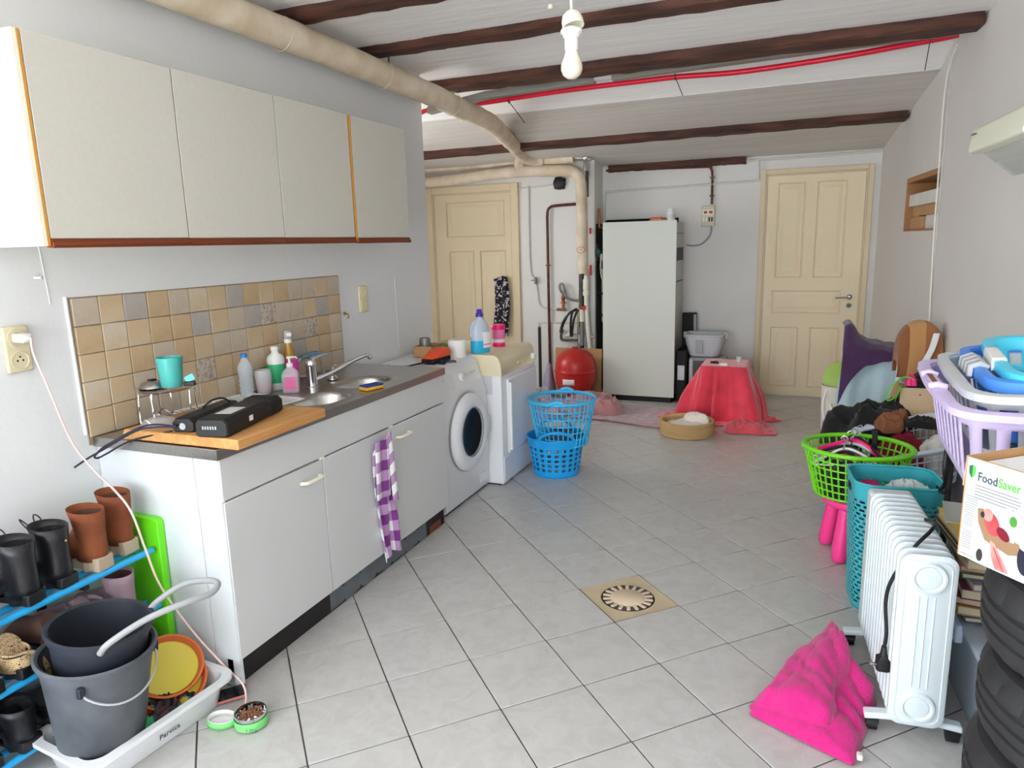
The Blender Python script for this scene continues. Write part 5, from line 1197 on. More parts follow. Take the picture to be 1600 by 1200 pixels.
flat('printed_cheese', 'cheese', el(.178, .122, .034, .022), .0008); flat('printed_herb', 'leaf', el(.196, .12, .014, .012, 9), .0012); flat('printed_olives', 'jar_dark', el(.085, .112, .008, .007, 12), .0012)
flat('printed_cheese_wedge', 'cheese', [(.19, .075), (.205, .075), (.222, .105), (.21, .11)], .0013)
flat('printed_fillet', 'meat', [(.122, .062), (.14, .058), (.165, .035), (.20, .005), (.15, .003), (.13, .03)], .0008); flat('printed_fillet_stripe', 'ham', [(.135, .05), (.14, .049), (.185, .006), (.175, .006)], .0012)
flat('printed_roll_end', 'iron', el(.088, .02, .012, .014), .0009); flat('printed_foil_roll', 'grey_light', [(.088, .006), (.088, .034), (.125, .05), (.13, .025)], .0006)
flat('printed_jar', 'jar_dark', el(.25, .05, .028, .034), .0008); flat('printed_jar_lid', 'photo_blue', el(.25, .075, .024, .008), .0012)
text('www.foodsaver', .007, 'ink', fr, FP @ T(.006, .006, 0), 'web_lettering')
# ---- clear storage box with books
cb2 = thing('storage_box', 'clear plastic storage box with a lid on the floor behind the radiator', 'storage box', (.70, 2.47, 0), math.radians(4))
rg = lambda hx, hy, z, r=.03: [Vector((x, y, z)) for x, y in rrect(hx, hy, r, 4)]
b = MB(); b.loft([rg(.16, .26, 0), rg(.165, .27, .01), rg(.175, .285, .28), rg(.19, .30, .282), rg(.19, .30, .295), rg(.172, .282, .295), rg(.16, .265, .014)], caps=False); b.f.append(tuple(range(20))); b.f.append(tuple(range(len(b.v)-20, len(b.v)))); b.build('tub', 'milky', cb2, smooth=40)
b = MB(); b.loft([rg(.195, .305, .292), rg(.197, .307, .315), rg(.17, .28, .322), rg(.16, .27, .318)]); b.build('lid', 'milky', cb2, smooth=40)
for s in (-1,):
    b = MB(); b.box(-.215, -.19, -.06, .06, .25, .31); b.build('clip_handle', 'ice_blue', cb2, bevel=.006)
rnd = random.Random(21)
o = heap('stored_textiles', 'grey_rug', .13, .22, .2, seed=31, fold=.05, flat=.25); tag(o, 'muted textiles inside the clear storage box', 'textiles'); o.location = (.70, 2.47, .016)
z = .324; names = ['red', 'blue', 'tan', 'green', 'wine', 'ochre', 'charcoal', 'rose', 'mauve']
ordn = ['lowest', 'second', 'third', 'fourth', 'fifth', 'sixth', 'seventh', 'eighth', 'ninth', 'tenth', 'eleventh']
for k in range(10):
    t = rnd.uniform(.016, .034); last = k == 9
    if last: t = .03
    w_, d_ = rnd.uniform(.085, .105), rnd.uniform(.12, .15)
    if k >= 7: w_, d_ = .115, .155
    ci = 'yellow_book' if last else 'book_%d' % ((k*4+1) % 9)
    lab = 'yellow picture book on top of the book pile behind the radiator' if last else '%s book of the pile behind the radiator, %s from the bottom' % (names[(k*4+1) % 9], ordn[k])
    e = thing('book', lab, 'book', (.60+rnd.uniform(-.015, .015), 2.56+rnd.uniform(-.02, .02), z), math.radians(rnd.uniform(-9, 9)+(8 if last else 0)), 'books piled on the clear storage box')
    b = MB(); b.box(-w_, w_, -d_, d_, 0, .003); b.box(-w_, w_, -d_, d_, t-.003, t); b.box(w_-.003, w_, -d_, d_, .003, t-.003); b.build('cover', ci, e)
    b = MB(); b.box(-w_+.004, w_-.004, -d_+.004, d_-.004, .003, t-.003); b.build('pages', 'book_pages', e)
    if last:
        b = MB(); b.lathe([(.001, 0), (.045, 0), (.045, .0006), (.001, .0006)], 16, T(-.03, -.08, t)); b.build('cover_picture', 'terracotta', e); b = MB(); b.box(-.05, .08, .02, .09, t, t+.0006); b.build('cover_panel', 'paper', e)
    z += t+.0005
gp = thing('glass_plate', 'clear glass sheet lying on the yellow book', 'glass', (.575, 2.66, z+.001), math.radians(-6), rot=(math.radians(2), 0, math.radians(-6)))
b = MB(); b.box(-.10, .12, -.09, .1, .0, .005); b.build('pane', 'hood_glass', gp, bevel=.001)
b = MB(); b.box(-.03, -.005, -.092, .1, .0055, .006); b.build('dark_strip', 'grey_mid', gp)
# ---- black stand carrying the big laundry baskets
sd = thing('metal_stand', 'black metal stand under the lavender laundry basket', 'stand', (.66, 2.43, 0))
for x, y in ((-.14, -.34), (.20, -.34), (-.145, .42), (.18, .42)):
    b = MB(); b.tube([(x, y, 0), (x, y, .80)], .011, 8); b.build('leg', 'black', sd, smooth=50)
b = MB(); b.tube([(x, y, .81) for x, y in ((-.15, -.35), (.21, -.35), (.19, .43), (-.155, .43))], .012, 8, closed=True)
for k in range(9): b.tube([(-.15, -.31+.088*k, .815), (.20, -.31+.088*k, .815)], .006, 6)
b.build('top_frame', 'black', sd, smooth=50)
b = MB(); b.tube(smoothpath([(-.165, .40, .78), (-.17, .38, .70), (-.16, .40, .64), (-.17, .42, .60), (-.155, .38, .62), (-.15, .4, .70), (-.155, .41, .78)], 6), .007, 6); b.build('hanging_strap', 'black', sd, smooth=50)
def rect_basket(label, mat, loc, rot, hx, hy, hz, r=.07, kb=.82, slots=None, rimw=.035, handles='ends', lip=.018, nu=120, nv=24):
    e = thing('laundry_basket', label, 'basket', loc, rot=rot, group='stacked oblong laundry baskets')
    ring = rring(hx, hy, r)
    shell('wall', mat, e, ring, 0, hz-.004, kb, 1, nu, nv, slots, .004)
    floor_plate('base', mat, e, ring, kb, 0, 60)
    n = 72; b = MB()
    def ro(k, z, i): 
        x, y = ring(i/n); L_ = math.hypot(x, y); return Vector((x*(1+k/L_), y*(1+k/L_), z))
    b.loft([[ro(0, hz-.006, i) for i in range(n)], [ro(.0, hz, i) for i in range(n)], [ro(rimw*.5, hz+.003, i) for i in range(n)], [ro(rimw, hz, i) for i in range(n)], [ro(rimw, hz-lip, i) for i in range(n)], [ro(rimw-.004, hz-lip, i) for i in range(n)], [ro(rimw-.004, hz-.006, i) for i in range(n)]], caps=False, closed=True)
    b.build('rim', mat, e, smooth=40)
    return e
tilt = math.radians(4.5)
lav = rect_basket('big lavender slotted laundry basket at the bottom of the nested stack', 'lavender', (.600, 2.315, .882), (math.radians(3.2), 0, math.radians(1)), .225, .285, .225, slots=lambda i, j: 3 <= j <= 18 and (i % 4) in (1, 2) and not (8 <= (i % 30) <= 0), rimw=.04)
lav_x = lav
b = MB(); b.box(-.262, -.236, -.06, .06, .2275, .236); b.tube([(-.225, -.07, .228), (-.25, -.075, .236), (-.27, -.07, .23)], .01, 8); b.tube([(-.225, .07, .228), (-.25, .075, .236), (-.27, .07, .23)], .01, 8); b.build('hand_grip', 'lavender', lav, bevel=.003)
b = MB(); b.box(-.258, -.244, -.055, .055, .2362, .2368); b.build('grip_slot', 'brown_cloth', lav)
gr = rect_basket('grey oblong laundry basket nested inside the lavender one', 'grey_light', (.63, 2.33, .945), (math.radians(3.2), math.radians(-2), 0), .205, .25, .20, kb=.84, slots=lambda i, j: 4 <= j <= 18 and i % 5 in (1, 2, 3), rimw=.035, lip=.02)
mb_ = rect_basket('mid blue laundry basket with a grey ribbed handle, nested third in the stack', 'mid_blue', (.668, 2.36, .99), (math.radians(3.2), math.radians(-3), 0), .185, .225, .18, kb=.86, slots=lambda i, j: 5 <= j <= 18 and i % 6 in (1, 2, 3), rimw=.03, lip=.03)
for k in range(7):
    b = MB(); y = -.06+.02*k; b.tube([(-.178, y, .178), (-.198, y, .19), (-.219, y, .182), (-.222, y, .155)], .009, 6); b.build('grip_ring', 'grey_mid' if k % 2 else 'grey_light', mb_, smooth=60)
aq = rect_basket('aqua laundry basket with white side grips on top of the nested stack', 'light_aqua', (.70, 2.36, 1.02), (math.radians(5), math.radians(-2), math.radians(-2)), .17, .225, .17, r=.08, kb=.84, slots=lambda i, j: (4 <= j <= 9 or 13 <= j <= 18) and i % 6 in (1, 2, 3), rimw=.032, lip=.026)
b = MB(); b.loft([[Vector((x, y, z)) for x, z in ((-.168, .168), (-.172, .178), (-.205, .178), (-.207, .14), (-.203, .14))] for y in (-.07, .06)]); b.build('white_grip', 'white_plastic', aq, bevel=.003)
# ---- teal hamper
tl = thing('laundry_hamper', 'tall teal slotted laundry hamper behind the radiator', 'hamper', (.375, 3.13, 0), math.radians(6))
tr = rring(.165, .145, .075)
def hamp(i, j):
    if j < 3 or j > 54: return False
    return (j % 2 == 1) and ((i+ (3 if (j//2) % 2 else 0)) % 6) not in (0, 1)
shell('wall', 'teal_basket', tl, tr, 0.004, .55, .84, 1, 180, 62, hamp, .003)
floor_plate('base', 'teal_basket', tl, tr, .84, 0, 60)
b = MB(); b.tube([(tr(i/72)[0], tr(i/72)[1], .552) for i in range(72)], .006, 8, closed=True); b.build('rim', 'teal_basket', tl, smooth=60)
for s in (-1, 1):
    b = MB(); b.box(s*.164-.004, s*.164+.004, -.03, .03, .49, .52); b.build('hand_hole_trim', 'black_matte', tl, bevel=.003)
o = heap('hamper_laundry', 'striped_cloth', .095, .08, .09, seed=41, fold=.06, freq=14); tag(o, 'grey striped knit lying in the teal hamper', 'laundry'); o.location = (.42, 3.10, .43)
o = heap('hamper_laundry', 'black_cloth', .13, .105, .09, seed=43, fold=.06); tag(o, 'black laundry filling the teal hamper', 'laundry'); o.location = (.375, 3.13, .38)
o = heap('hamper_laundry', 'magenta_cloth', .06, .05, .06, seed=44, fold=.04, freq=14); tag(o, 'magenta cloth peeping out of the teal hamper', 'laundry'); o.location = (.275, 3.14, .445)
# ---- pink stool with lime basket of hangers
sl = thing('childs_stool', 'pink plastic stool with fat legs under the lime green basket', 'stool', (.285, 3.585, 0))
b = MB(); b.lathe([(.001, .262), (.15, .262), (.163, .27), (.168, .285), (.163, .298), (.14, .303), (.001, .303)], 36); b.build('seat', 'pink_stool', sl, smooth=50)
for k in range(4):
    a = PI/4+k*PI/2+.25; dx, dy = math.cos(a), math.sin(a)
    b = MB(); b.tube([(dx*.155*(1-.25*t)+0, dy*.155*(1-.25*t), .002+.268*t) for t in (0, .02, .07, .2, .5, .8, 1)], [.012, .026, .033, .036, .034, .031, .03], 16); b.build('leg', 'pink_stool', sl, smooth=60)
gb = thing('laundry_basket', 'lime green oval lattice basket of hangers on the pink stool', 'basket', (.265, 3.60, .304), math.radians(4), rot=(math.radians(0), math.radians(0), math.radians(4)))
ell = lambda u: (1.06*math.cos(2*PI*u), .94*math.sin(2*PI*u))
lattice(gb, 'green_basket', ell, 0, .235, .168, .222, 40, 6, .011, bar=.004)
b = MB(); b.box(.222, .25, -.035, .035, .222, .24); b.build('handle', 'green_basket', gb, bevel=.008)
b = MB(); b.box(-.25, -.222, -.035, .035, .222, .24); b.build('handle', 'green_basket', gb, bevel=.008)
rnd = random.Random(17)
hm = ['black', 'white_plastic', 'black', 'grey_light', 'hot_pink', 'black']
hl = ['black plastic hanger lying along the near side of the lime basket', 'white plastic hanger between the black ones in the lime basket', 'black hanger poking over the left rim of the lime basket', 'pale grey hanger near the bottom of the lime basket', 'pink padded hanger in the middle of the lime basket', 'black hanger at the right end of the lime basket']
for k in range(6):
    e = thing('coat_hanger', hl[k], 'hanger', (.235+.012*k-.03, 3.53+.026*k, .475+.008*k), rot=(math.radians(-15+5*k), math.radians(-14+3*k), math.radians((-38, -18, 158, -8, -24, 132)[k])), group='hangers in the lime basket')
    b = MB(); b.tube(smoothpath([(-.17, 0, -.02), (-.05, 0, .035), (0, 0, .05), (.05, 0, .035), (.13, 0, -.02)], 6), .0075 if k != 4 else .013, 7); b.tube([(-.17, 0, -.02), (-.05, 0, -.028), (.13, 0, -.02)], .0055, 6); b.build('shoulders', hm[k], e, smooth=60)
    b = MB(); b.tube(smoothpath([(0, 0, .05), (.0, 0, .075), (.018, 0, .095), (.0, 0, .112), (-.016, 0, .1)], 6), .003, 6); b.build('hook', 'chrome' if k != 2 else 'black', e, smooth=60)
o = heap('basket_clothes', 'black_cloth', .17, .15, .12, seed=51, fold=.04); tag(o, 'black things filling the lime green basket under the hangers', 'clothes'); o.location = (.265, 3.60, .312)
pk_ = thing('black_strap', 'black strap standing up out of the lime basket', 'strap', (.33, 3.66, .43))
b = MB(); b.loft([[Vector((x+.012*math.sin(z*14), y*.006, z)) for x, y in ((-.012, -1), (.012, -1), (.012, 1), (-.012, 1))] for z in (0, .03, .06, .09, .12, .15, .18)]); b.build('band', 'black_matte', pk_, smooth=50)
# ---- blue crate, pale basket, clothes
cr = thing('storage_crate', 'blue plastic crate on the floor behind the pink stool', 'crate', (.42, 4.06, 0), .05)
shell('wall', 'mid_blue', cr, rring(.19, .17, .02), .004, .25, .94, 1, 96, 12, lambda i, j: 3 <= j <= 9 and i % 6 in (2, 3, 4), .006); floor_plate('base', 'mid_blue', cr, rring(.19, .17, .02), .94, 0)
b = MB(); rr2 = rring(.192, .172, .022); b.tube([(rr2(i/60)[0], rr2(i/60)[1], .25) for i in range(60)], .009, 6, closed=True); b.build('rim', 'mid_blue', cr, smooth=60)
wb2 = thing('laundry_basket', 'pale ice-blue lattice basket tipped forward with red and white washing', 'basket', (.555, 4.05, .285), rot=(math.radians(12), math.radians(-12), math.radians(14)))
lattice(wb2, 'ice_blue', rring(.20, .165, .05), 0, .22, .86, 1, 40, 4, .012, bar=.004)
b = MB(); n = 60; rr3 = rring(.205, .17, .05); b.loft([[Vector((rr3(i/n)[0]*k, rr3(i/n)[1]*k, z)) for i in range(n)] for k, z in ((.98, .205), (1.0, .232), (1.12, .232), (1.12, .215))], caps=False); b.build('wide_rim', 'ice_blue', wb2, smooth=40, solid=.003)
o = heap('washing', 'red_cloth', .15, .12, .15, seed=61, fold=.05, M_=wb2.rotation_euler.to_matrix().to_4x4()); tag(o, 'dark red washing in the pale lattice basket', 'washing'); o.location = (.53, 4.07, .31)
o = heap('washing', 'white_cloth', .09, .10, .16, seed=62, fold=.05); tag(o, 'white washing at the right end of the pale lattice basket', 'washing'); o.location = (.66, 4.05, .32)
o = heap('black_clothes', 'black_cloth', .25, .16, .17, seed=63, fold=.09, freq=6, flat=.6); tag(o, 'heap of black clothes slumped over the pale basket and the crate', 'clothes'); o.location = (.385, 4.27, .415); o.rotation_euler = (.10, -.25, .15)
o = heap('brown_garment', 'brown_cloth', .085, .06, .07, seed=64, fold=.05, freq=14); tag(o, 'brown garment crumpled on the black clothes', 'garment'); o.location = (.46, 4.13, .515); o.rotation_euler = (.2, -.2, .6)
o = heap('lace_cloth', 'white_cloth', .10, .045, .03, seed=65, fold=.03, freq=18); tag(o, 'white lace cloth on the rim of the pale basket', 'cloth'); o.location = (.635, 4.19, .535); o.rotation_euler.z = .1
o = heap('black_sleeve', 'black_cloth', .12, .05, .04, seed=66, fold=.04, freq=12); tag(o, 'black sleeve trailing towards the white lace cloth', 'garment'); o.location = (.575, 4.13, .527); o.rotation_euler.z = -.1
# ---- tall cardboard box
bx = thing('cardboard_box', 'tall open cardboard box against the right wall behind the laundry', 'box', (.60, 4.36, 0), math.radians(2))
b = MB(); b.box(-.1, .1, -.09, -.086, 0, .705); b.box(-.1, .1, .086, .09, 0, .705); b.box(-.1, -.096, -.086, .086, 0, .705); b.box(.096, .1, -.086, .086, 0, .705); b.box(-.096, .096, -.086, .086, 0, .004); b.build('carton_walls', 'cardboard_light', bx)
b = MB(); b.box(-.003, 0, -.085, .085, -.13, 0, T(-.1, 0, .705) @ RY(14)); b.build('side_flap', 'cardboard', bx)
ls = thing('lime_strap', 'lime green webbing strap looped over the corner of the tall cardboard box', 'strap', (.50, 4.27, .72))
b = MB(); b.loft([[Vector((x, y+yy, z)) for yy in (-.018, .018)]+[Vector((x+.003, y+yy, z+.003)) for yy in (.018, -.018)] for x, y, z in [tuple(p) for p in smoothpath([(.06, 0, .03), (.02, -.01, .045), (-.03, -.02, .01), (-.07, -.03, -.06), (-.055, -.03, -.085), (-.02, -.03, -.06), (.0, -.02, .0)], 6)]]); b.build('webbing', 'lime_strap', ls, smooth=50)
o = heap('black_scarf', 'black_cloth', .08, .075, .09, seed=71, fold=.05, freq=12); tag(o, 'black scarf stuffed in the top of the tall cardboard box', 'scarf'); o.location = (.615, 4.35, .665)
o = heap('pink_sock', 'hot_pink', .028, .03, .05, seed=72, fold=.02, freq=20, nr=12, na=24); tag(o, 'small hot pink cloth beside the black scarf', 'cloth'); o.location = (.555, 4.30, .715)
# ---- clothes airer with towels
ai = thing('clothes_airer', 'white folding clothes airer under the pale blue and plum towels', 'airer', (.46, 5.03, 0))
b = MB()
for x in (-.17, .17):
    b.tube([(x, -.22, .005), (x, .12, .78)], .009, 8); b.tube([(x, .22, .005), (x, -.12, .78)], .009, 8)
b.build('leg_frame', 'white_plastic', ai, smooth=50)
for y, z in ((.12, .78), (0, .78), (-.12, .78), (-.16, .15), (.16, .15)):
    b = MB(); b.tube([(-.17, y, z), (.17, y, z)], .007, 8); b.build('rail', 'white_plastic', ai, smooth=50)
pt_ = thing('bath_towel', 'pale blue bath towel hanging over the clothes airer', 'towel', (.46, 5.0, .0))
def ptf(u, v):
    # v 0 back hem over the top rails to the front hem near the floor
    s = u-.5
    if v < .2: t = v/.2; y, z = .17, .56+.235*t
    elif v < .35: t = (v-.2)/.15; y, z = .17-.31*t, .795-.006*math.sin(PI*t)
    else: t = (v-.35)/.65; y, z = -.14-.26*t**1.2, .795-.62*t
    t2_ = max(0, (v-.35)/.65)
    x = s*(.40+.10*t2_)-.05*t2_+.01*math.sin(v*9)
    y += (.022*math.sin(u*17+v*2)+.012*math.sin(u*31))*t2_
    z -= .012*u
    return Vector((x, y, z))
b = MB(); b.grid(ptf, 50, 60); b.build('terry', 'aqua_towel', pt_, smooth=80, solid=.006)
pm = thing('bath_towel', 'plum towel bunched over the left corner of the airer, on the pale blue towel', 'towel', (.46, 5.0, .0))
def plf(u, v):
    # u along the airer from the peaked left corner to the right, v from back to front hem
    top = .812+.075*(1-u)**1.3+.09*math.exp(-((u-.06)/.12)**2)
    y = .06-.26*v; hang = .26*math.exp(-(u/.15)**2)+.17*(1-u)**1.4+.015
    if v < .5: t = v/.5; z = top-.01*(1-t); yy = .17-.33*t
    else:
        t = (v-.5)/.5; z = top-(hang)*t**1.1; yy = -.16-.05*min(1, t*3)-.40*hang*t
    x = -.215+.43*u-.055*math.exp(-(u/.2)**2)*max(0, v-.4)
    yy -= .008*(1+math.sin(u*22+v*4))*v
    return Vector((x, yy, z+.004*math.sin(u*30)))
b = MB(); b.grid(plf, 60, 40); b.build('terry', 'plum_towel', pm, smooth=80, solid=.010, off=1)
# ---- white bin with green lid
bn = thing('canvas_bag', 'off-white bag with a rope handle standing left of the airer', 'bag', (.255, 5.52, 0))
b = MB(); b.lathe([(.001, 0), (.085, 0), (.1, .01), (.11, .3), (.115, .46), (.11, .46), (.10, .3), (.001, .28)], 30); b.build('bag_body', 'wicker_cushion', bn, smooth=50)
b = MB(); b.tube(smoothpath([(-.08, -.075, .44), (-.10, -.11, .34), (-.09, -.13, .25), (-.06, -.13, .2), (-.03, -.125, .24), (-.05, -.11, .34)], 6), .008, 7); b.build('rope_handle', 'white_plastic', bn, smooth=60)
b = MB(); b.lathe([(.001, 0), (.12, 0), (.13, .006), (.12, .014), (.001, .018)], 32, T(0, -.02, .5) @ RX(70)); o = b.build('green_tray', 'bin_green', None, smooth=50); tag(o, 'round pale green tray standing in the off-white bag', 'tray'); o.location = (.275, 5.56, 0)
# ---- white child seat with striped cloth
ch = thing('plastic_chair', 'white moulded chair against the right wall behind the tall box', 'chair', (.612, 4.62, 0), math.radians(4))
b = MB(); b.box(-.14, .13, -.15, .10, .40, .425); b.build('seat', 'white_plastic', ch, bevel=.01)
for x, y in ((-.12, -.12), (.11, -.12), (-.12, .08), (.11, .08)):
    b = MB(); b.tube([(x*1.05, y*1.05, 0), (x, y, .40)], .018, 8); b.build('leg', 'white_plastic', ch, smooth=50)
b = MB(); b.tube(smoothpath([(-.06, .09, .42), (-.062, .10, .72), (-.055, .105, .86), (0, .105, .93), (.055, .105, .86), (.062, .10, .72), (.06, .09, .42)], 6), .02, 10); b.build('back_hoop', 'white_plastic', ch, smooth=60)
sc = thing('striped_throw', 'brown and tan striped throw hung over the back of the white chair', 'throw', (.625, 4.78, 0), 0)
def arch(u, v):
    # u around the arch (left to right), v front bottom -> top -> back
    x = -.116*math.cos(PI*u)
    top = .78+.235*math.sin(PI*u)**.55
    if v < .45: t = v/.45; y = -.075-.02*math.sin(PI*t); z = .70+(top-.70)*t
    elif v < .55: t = (v-.45)/.1; y = -.075+.11*t; z = top+.014*math.sin(PI*t)
    else: t = (v-.55)/.45; y = .035; z = top-(top-.72)*t
    return Vector((x, y+.008*math.sin(u*12+v*5), z))
b = MB(); b.grid(arch, 40, 40); b.build('fabric', 'hat_stripes', sc, smooth=70, solid=.006)
sc.rotation_euler.z = math.radians(8); sc.location = (.622, 4.70, 0)
hn = thing('curved_handle', 'white curved plastic handle in front of the striped throw', 'handle', (.655, 4.56, .76))
b = MB(); b.loft([[Vector((x+dx, y, z)) for dx, y in ((-.016, -.006), (.016, -.006), (.016, .006), (-.016, .006))] for x, y, z in [tuple(p) for p in smoothpath([(-.03, 0, 0), (0, 0, .06), (.025, 0, .13), (.04, 0, .21)], 5)]]); b.build('strip', 'white_plastic', hn, bevel=.004)
# ================================================================ shoes and buckets at the left
rk = thing('shoe_rack', 'bright blue tubular shoe rack along the left wall full of shoes', 'shoe rack', (-2.2, 1.1, 0))
for z in (.505, .295, .075):
    for x, dz in ((-2.08, 0), (-2.15, -.004), (-2.26, .0), (-2.325, .0)):
        b = MB(); b.tube([(x, .2, z+dz), (x, 1.615, z+dz), (x, 1.645, z+dz)], [.0115, .0115, .010], 12); b.build('bar', 'rack_blue', rk, smooth=50, world=True)
for y in (.3, 1.40):
    b = MB(); b.box(-2.345, -2.325, y-.012, y+.012, 0, .54); b.build('post', 'black_matte', rk, bevel=.003, world=True)
    for z in (.505, .295, .075):
        b = MB(); b.box(-2.325, -2.09, y-.008, y+.008, z-.034, z-.013); b.build('arm', 'black_matte', rk, world=True)
    b = MB(); b.box(-2.345, -2.08, y-.012, y+.012, 0, .02); b.build('foot', 'black_matte', rk, world=True)
def foot_outline(L, w):
    return [(0, 0), (.01*L/.27, -.75*w), (.2*L, -.85*w), (.45*L, -.75*w), (.72*L, -1.0*w), (.9*L, -.8*w), (.985*L, -.35*w), (L, 0), (.97*L, .4*w), (.88*L, .8*w), (.7*L, .95*w), (.45*L, .72*w), (.2*L, .82*w), (.01*L/.27, .72*w)]
def shoe(name, label, cat, loc, rz, L=.265, w=.041, top=.2, mat='black_leather', sole='black', sole_h=.022, heel_h=.03, laces=None, collar=True, group=None, lining='black_matte', toe_h=.055, tilt=(0, 0)):
    e = thing(name, label, cat, loc, group=group, rot=(tilt[0], tilt[1], rz))
    n = 24; R = []
    def ring(cx, cz, ang, a, bw):
        # ang: direction of travel (0 = along +x, -90 = down); a half extent in plane, bw half width
        t = math.radians(ang); nx, nz = -math.sin(t), math.cos(t)
        return [Vector((cx+a*math.cos(2*PI*i/n)*nx, bw*math.sin(2*PI*i/n), cz+a*math.cos(2*PI*i/n)*nz)) for i in range(n)]
    s = L/.265; h0 = sole_h+heel_h*.3
    if top > .1:
        CLM = [(.058, top, .058, .048), (.053, top*.82, .052, .043), (.05, top*.6, .048, .037), (.051, top*.42, .049, .037), (.053, sole_h+.03, .051, .039), (.053, sole_h, .050, .038)]
    else:
        CLM = [(.06, top, .05, .036), (.056, sole_h+.025, .052, .039), (.054, sole_h, .051, .038)]
    R += [ring(.06*s, sole_h+.055, -30, .05, .037*s)]
    R += [ring(.115*s, sole_h+.038, -22, .042, .041*s), ring(.16*s, sole_h+.029, -10, .033, .043*s), ring(.205*s, sole_h+.024, -4, .026, .043*s), ring(.24*s, sole_h+.02, 0, .02, .034*s), ring(.259*s, sole_h+.014, 0, .010, .016*s)]
    b = MB(); b.loft(R, caps=True); b.loft([[Vector((cx_*s+a_*s*math.cos(2*PI*i/n), w__*s*math.sin(2*PI*i/n), cz_)) for i in range(n)] for cx_, cz_, a_, w__ in CLM], caps=False)
    b.v = [(x, y, max(z, sole_h*.9)+(.10*(x-.05) if z > top*.75 else 0)) for x, y, z in b.v]
    up = b.build('upper', mat, e, smooth=70, solid=.003)
    b = MB(); b.loft([[Vector((.001+.052*s+.048*s*math.cos(2*PI*i/n), .040*s*math.sin(2*PI*i/n), top*.93)) for i in range(n)], [Vector((.05*s+.03*s*math.cos(2*PI*i/n), .028*s*math.sin(2*PI*i/n), top*.35+.02)) for i in range(n)]], caps=False); b.f.append(tuple(range(n, 2*n))); b.build('lining', lining, e, smooth=70)
    b = MB(); b.prism(foot_outline(L, w), 0 if heel_h < .012 else .006, sole_h, None); so_ = b.build('sole', sole, e, bevel=.004)
    if heel_h > .012:
        b = MB(); b.prism([(x, y) for x, y in foot_outline(L*.3, w)][:], -.0, sole_h+heel_h*.4); b.build('heel', sole, e, bevel=.003)
    if laces:
        b = MB()
        for k in range(5):
            x, z = .098*s+.009*k+(.0 if top < .1 else 0), max(.07, top*.86-k*(top*.86-.07)/5)
            b.tube([(x+.0, -.02, z), (x+.008, 0, z+.006), (x, .02, z-.012)], .0022, 5)
        b.tube(smoothpath([(.10*s, 0, top*.86), (.13*s, .02, top*1.1), (.10*s, .05, top*1.16), (.08*s, .045, top*1.02), (.1*s, .0, top*.9)], 5), .0022, 5); b.tube(smoothpath([(.10*s, 0, top*.86), (.14*s, -.03, top*1.08), (.15*s, -.06, top*.98), (.13*s, -.05, top*.85)], 5), .0022, 5)
        b.build('laces', laces, e, smooth=50)
        b = MB()
        for k in range(4):
            for sd_ in (-1, 1): b.lathe([(.0036, 0), (.003, .002), (.001, .002)], 8, T(.094*s+.010*k, sd_*.022, max(.075, top*.84-k*(top*.84-.07)/5)) @ RX(-sd_*60))
        b.build('eyelets', 'gold', e)
    return e
ZR = .517
A = PI+.22
shoe('ankle_boot', 'black leather lace-up ankle boot on the top bar, left of its pair', 'boot', (-2.065, 1.235, ZR), A, top=.195, laces='dark_cable')
e = shoe('ankle_boot', 'black leather lace-up ankle boot on the top bar, next to the tan boots', 'boot', (-2.075, 1.345, ZR), A-.05, top=.195, laces='dark_cable')
b = MB(); b.lathe([(.004, 0), (.003, .002), (.001, .002)], 8, T(-.003, .0, .15) @ RY(-90)); b.build('heel_stud', 'gold', e)
shoe('suede_boot', 'tan suede boot with a pale sole on the top bar, beside the black boots', 'boot', (-2.070, 1.465, ZR), PI+.12, top=.205, mat='tan_suede', sole='tan_sole', sole_h=.035, lining='brown_leather')
shoe('suede_boot', 'tan suede boot with a pale sole nearest the white cabinet', 'boot', (-2.100, 1.585, ZR), PI+.05, top=.215, mat='tan_suede', sole='tan_sole', sole_h=.035, lining='brown_leather')
shoe('sneaker', 'white trainer with a ribbed beige sole at the left end of the top bar', 'shoe', (-2.050, 1.095, ZR), PI+.28, top=.09, mat='white_cloth', sole='beige_sole', sole_h=.05, heel_h=0, lining='grey_light', laces='white_plastic')
shoe('sneaker', 'dark grey trainer at the back of the top bar beside the wall', 'shoe', (-2.130, .965, ZR), PI+.1, top=.1, mat='iron', sole='black', lining='black_matte')
Z2 = .307
shoe('suede_shoe', 'mauve suede ankle shoe on the middle bars above the buckets', 'shoe', (-2.060, 1.53, Z2), PI+.1, top=.165, mat='mauve_suede', sole='brown_leather', lining='brown_leather')
shoe('suede_shoe', 'brown mauve low shoe on the middle bars', 'shoe', (-2.070, 1.42, Z2), PI+.2, top=.11, mat='mauve_suede', sole='brown_leather', lining='brown_leather')
shoe('loafer', 'brown leather loafer on the middle bars behind the black bucket', 'shoe', (-2.070, 1.31, Z2), PI+.1, top=.085, mat='brown_leather', sole='black', lining='brown_leather')
lp = shoe('sandal', 'leopard print sandal with a hanging strap on the middle bars', 'shoe', (-2.070, 1.185, Z2), PI+.2, top=.08, mat='leopard', sole='black', lining='black_matte')
b = MB(); b.loft([[Vector((x+dx*.0, y+dx, z)) for dx in (-.008, .008)]+[Vector((x+.003, y+dx, z)) for dx in (.008, -.008)] for x, y, z in [tuple(p) for p in smoothpath([(.02, .03, .08), (-.035, .02, .09), (-.055, .0, .04), (-.05, -.01, -.05), (-.045, -.015, -.12)], 6)]]); st_ = b.build('strap', 'leopard', lp, smooth=50)
b = MB(); b.box(-.052, -.04, -.026, -.004, -.14, -.118); b.build('buckle', 'gold', st_, bevel=.002)
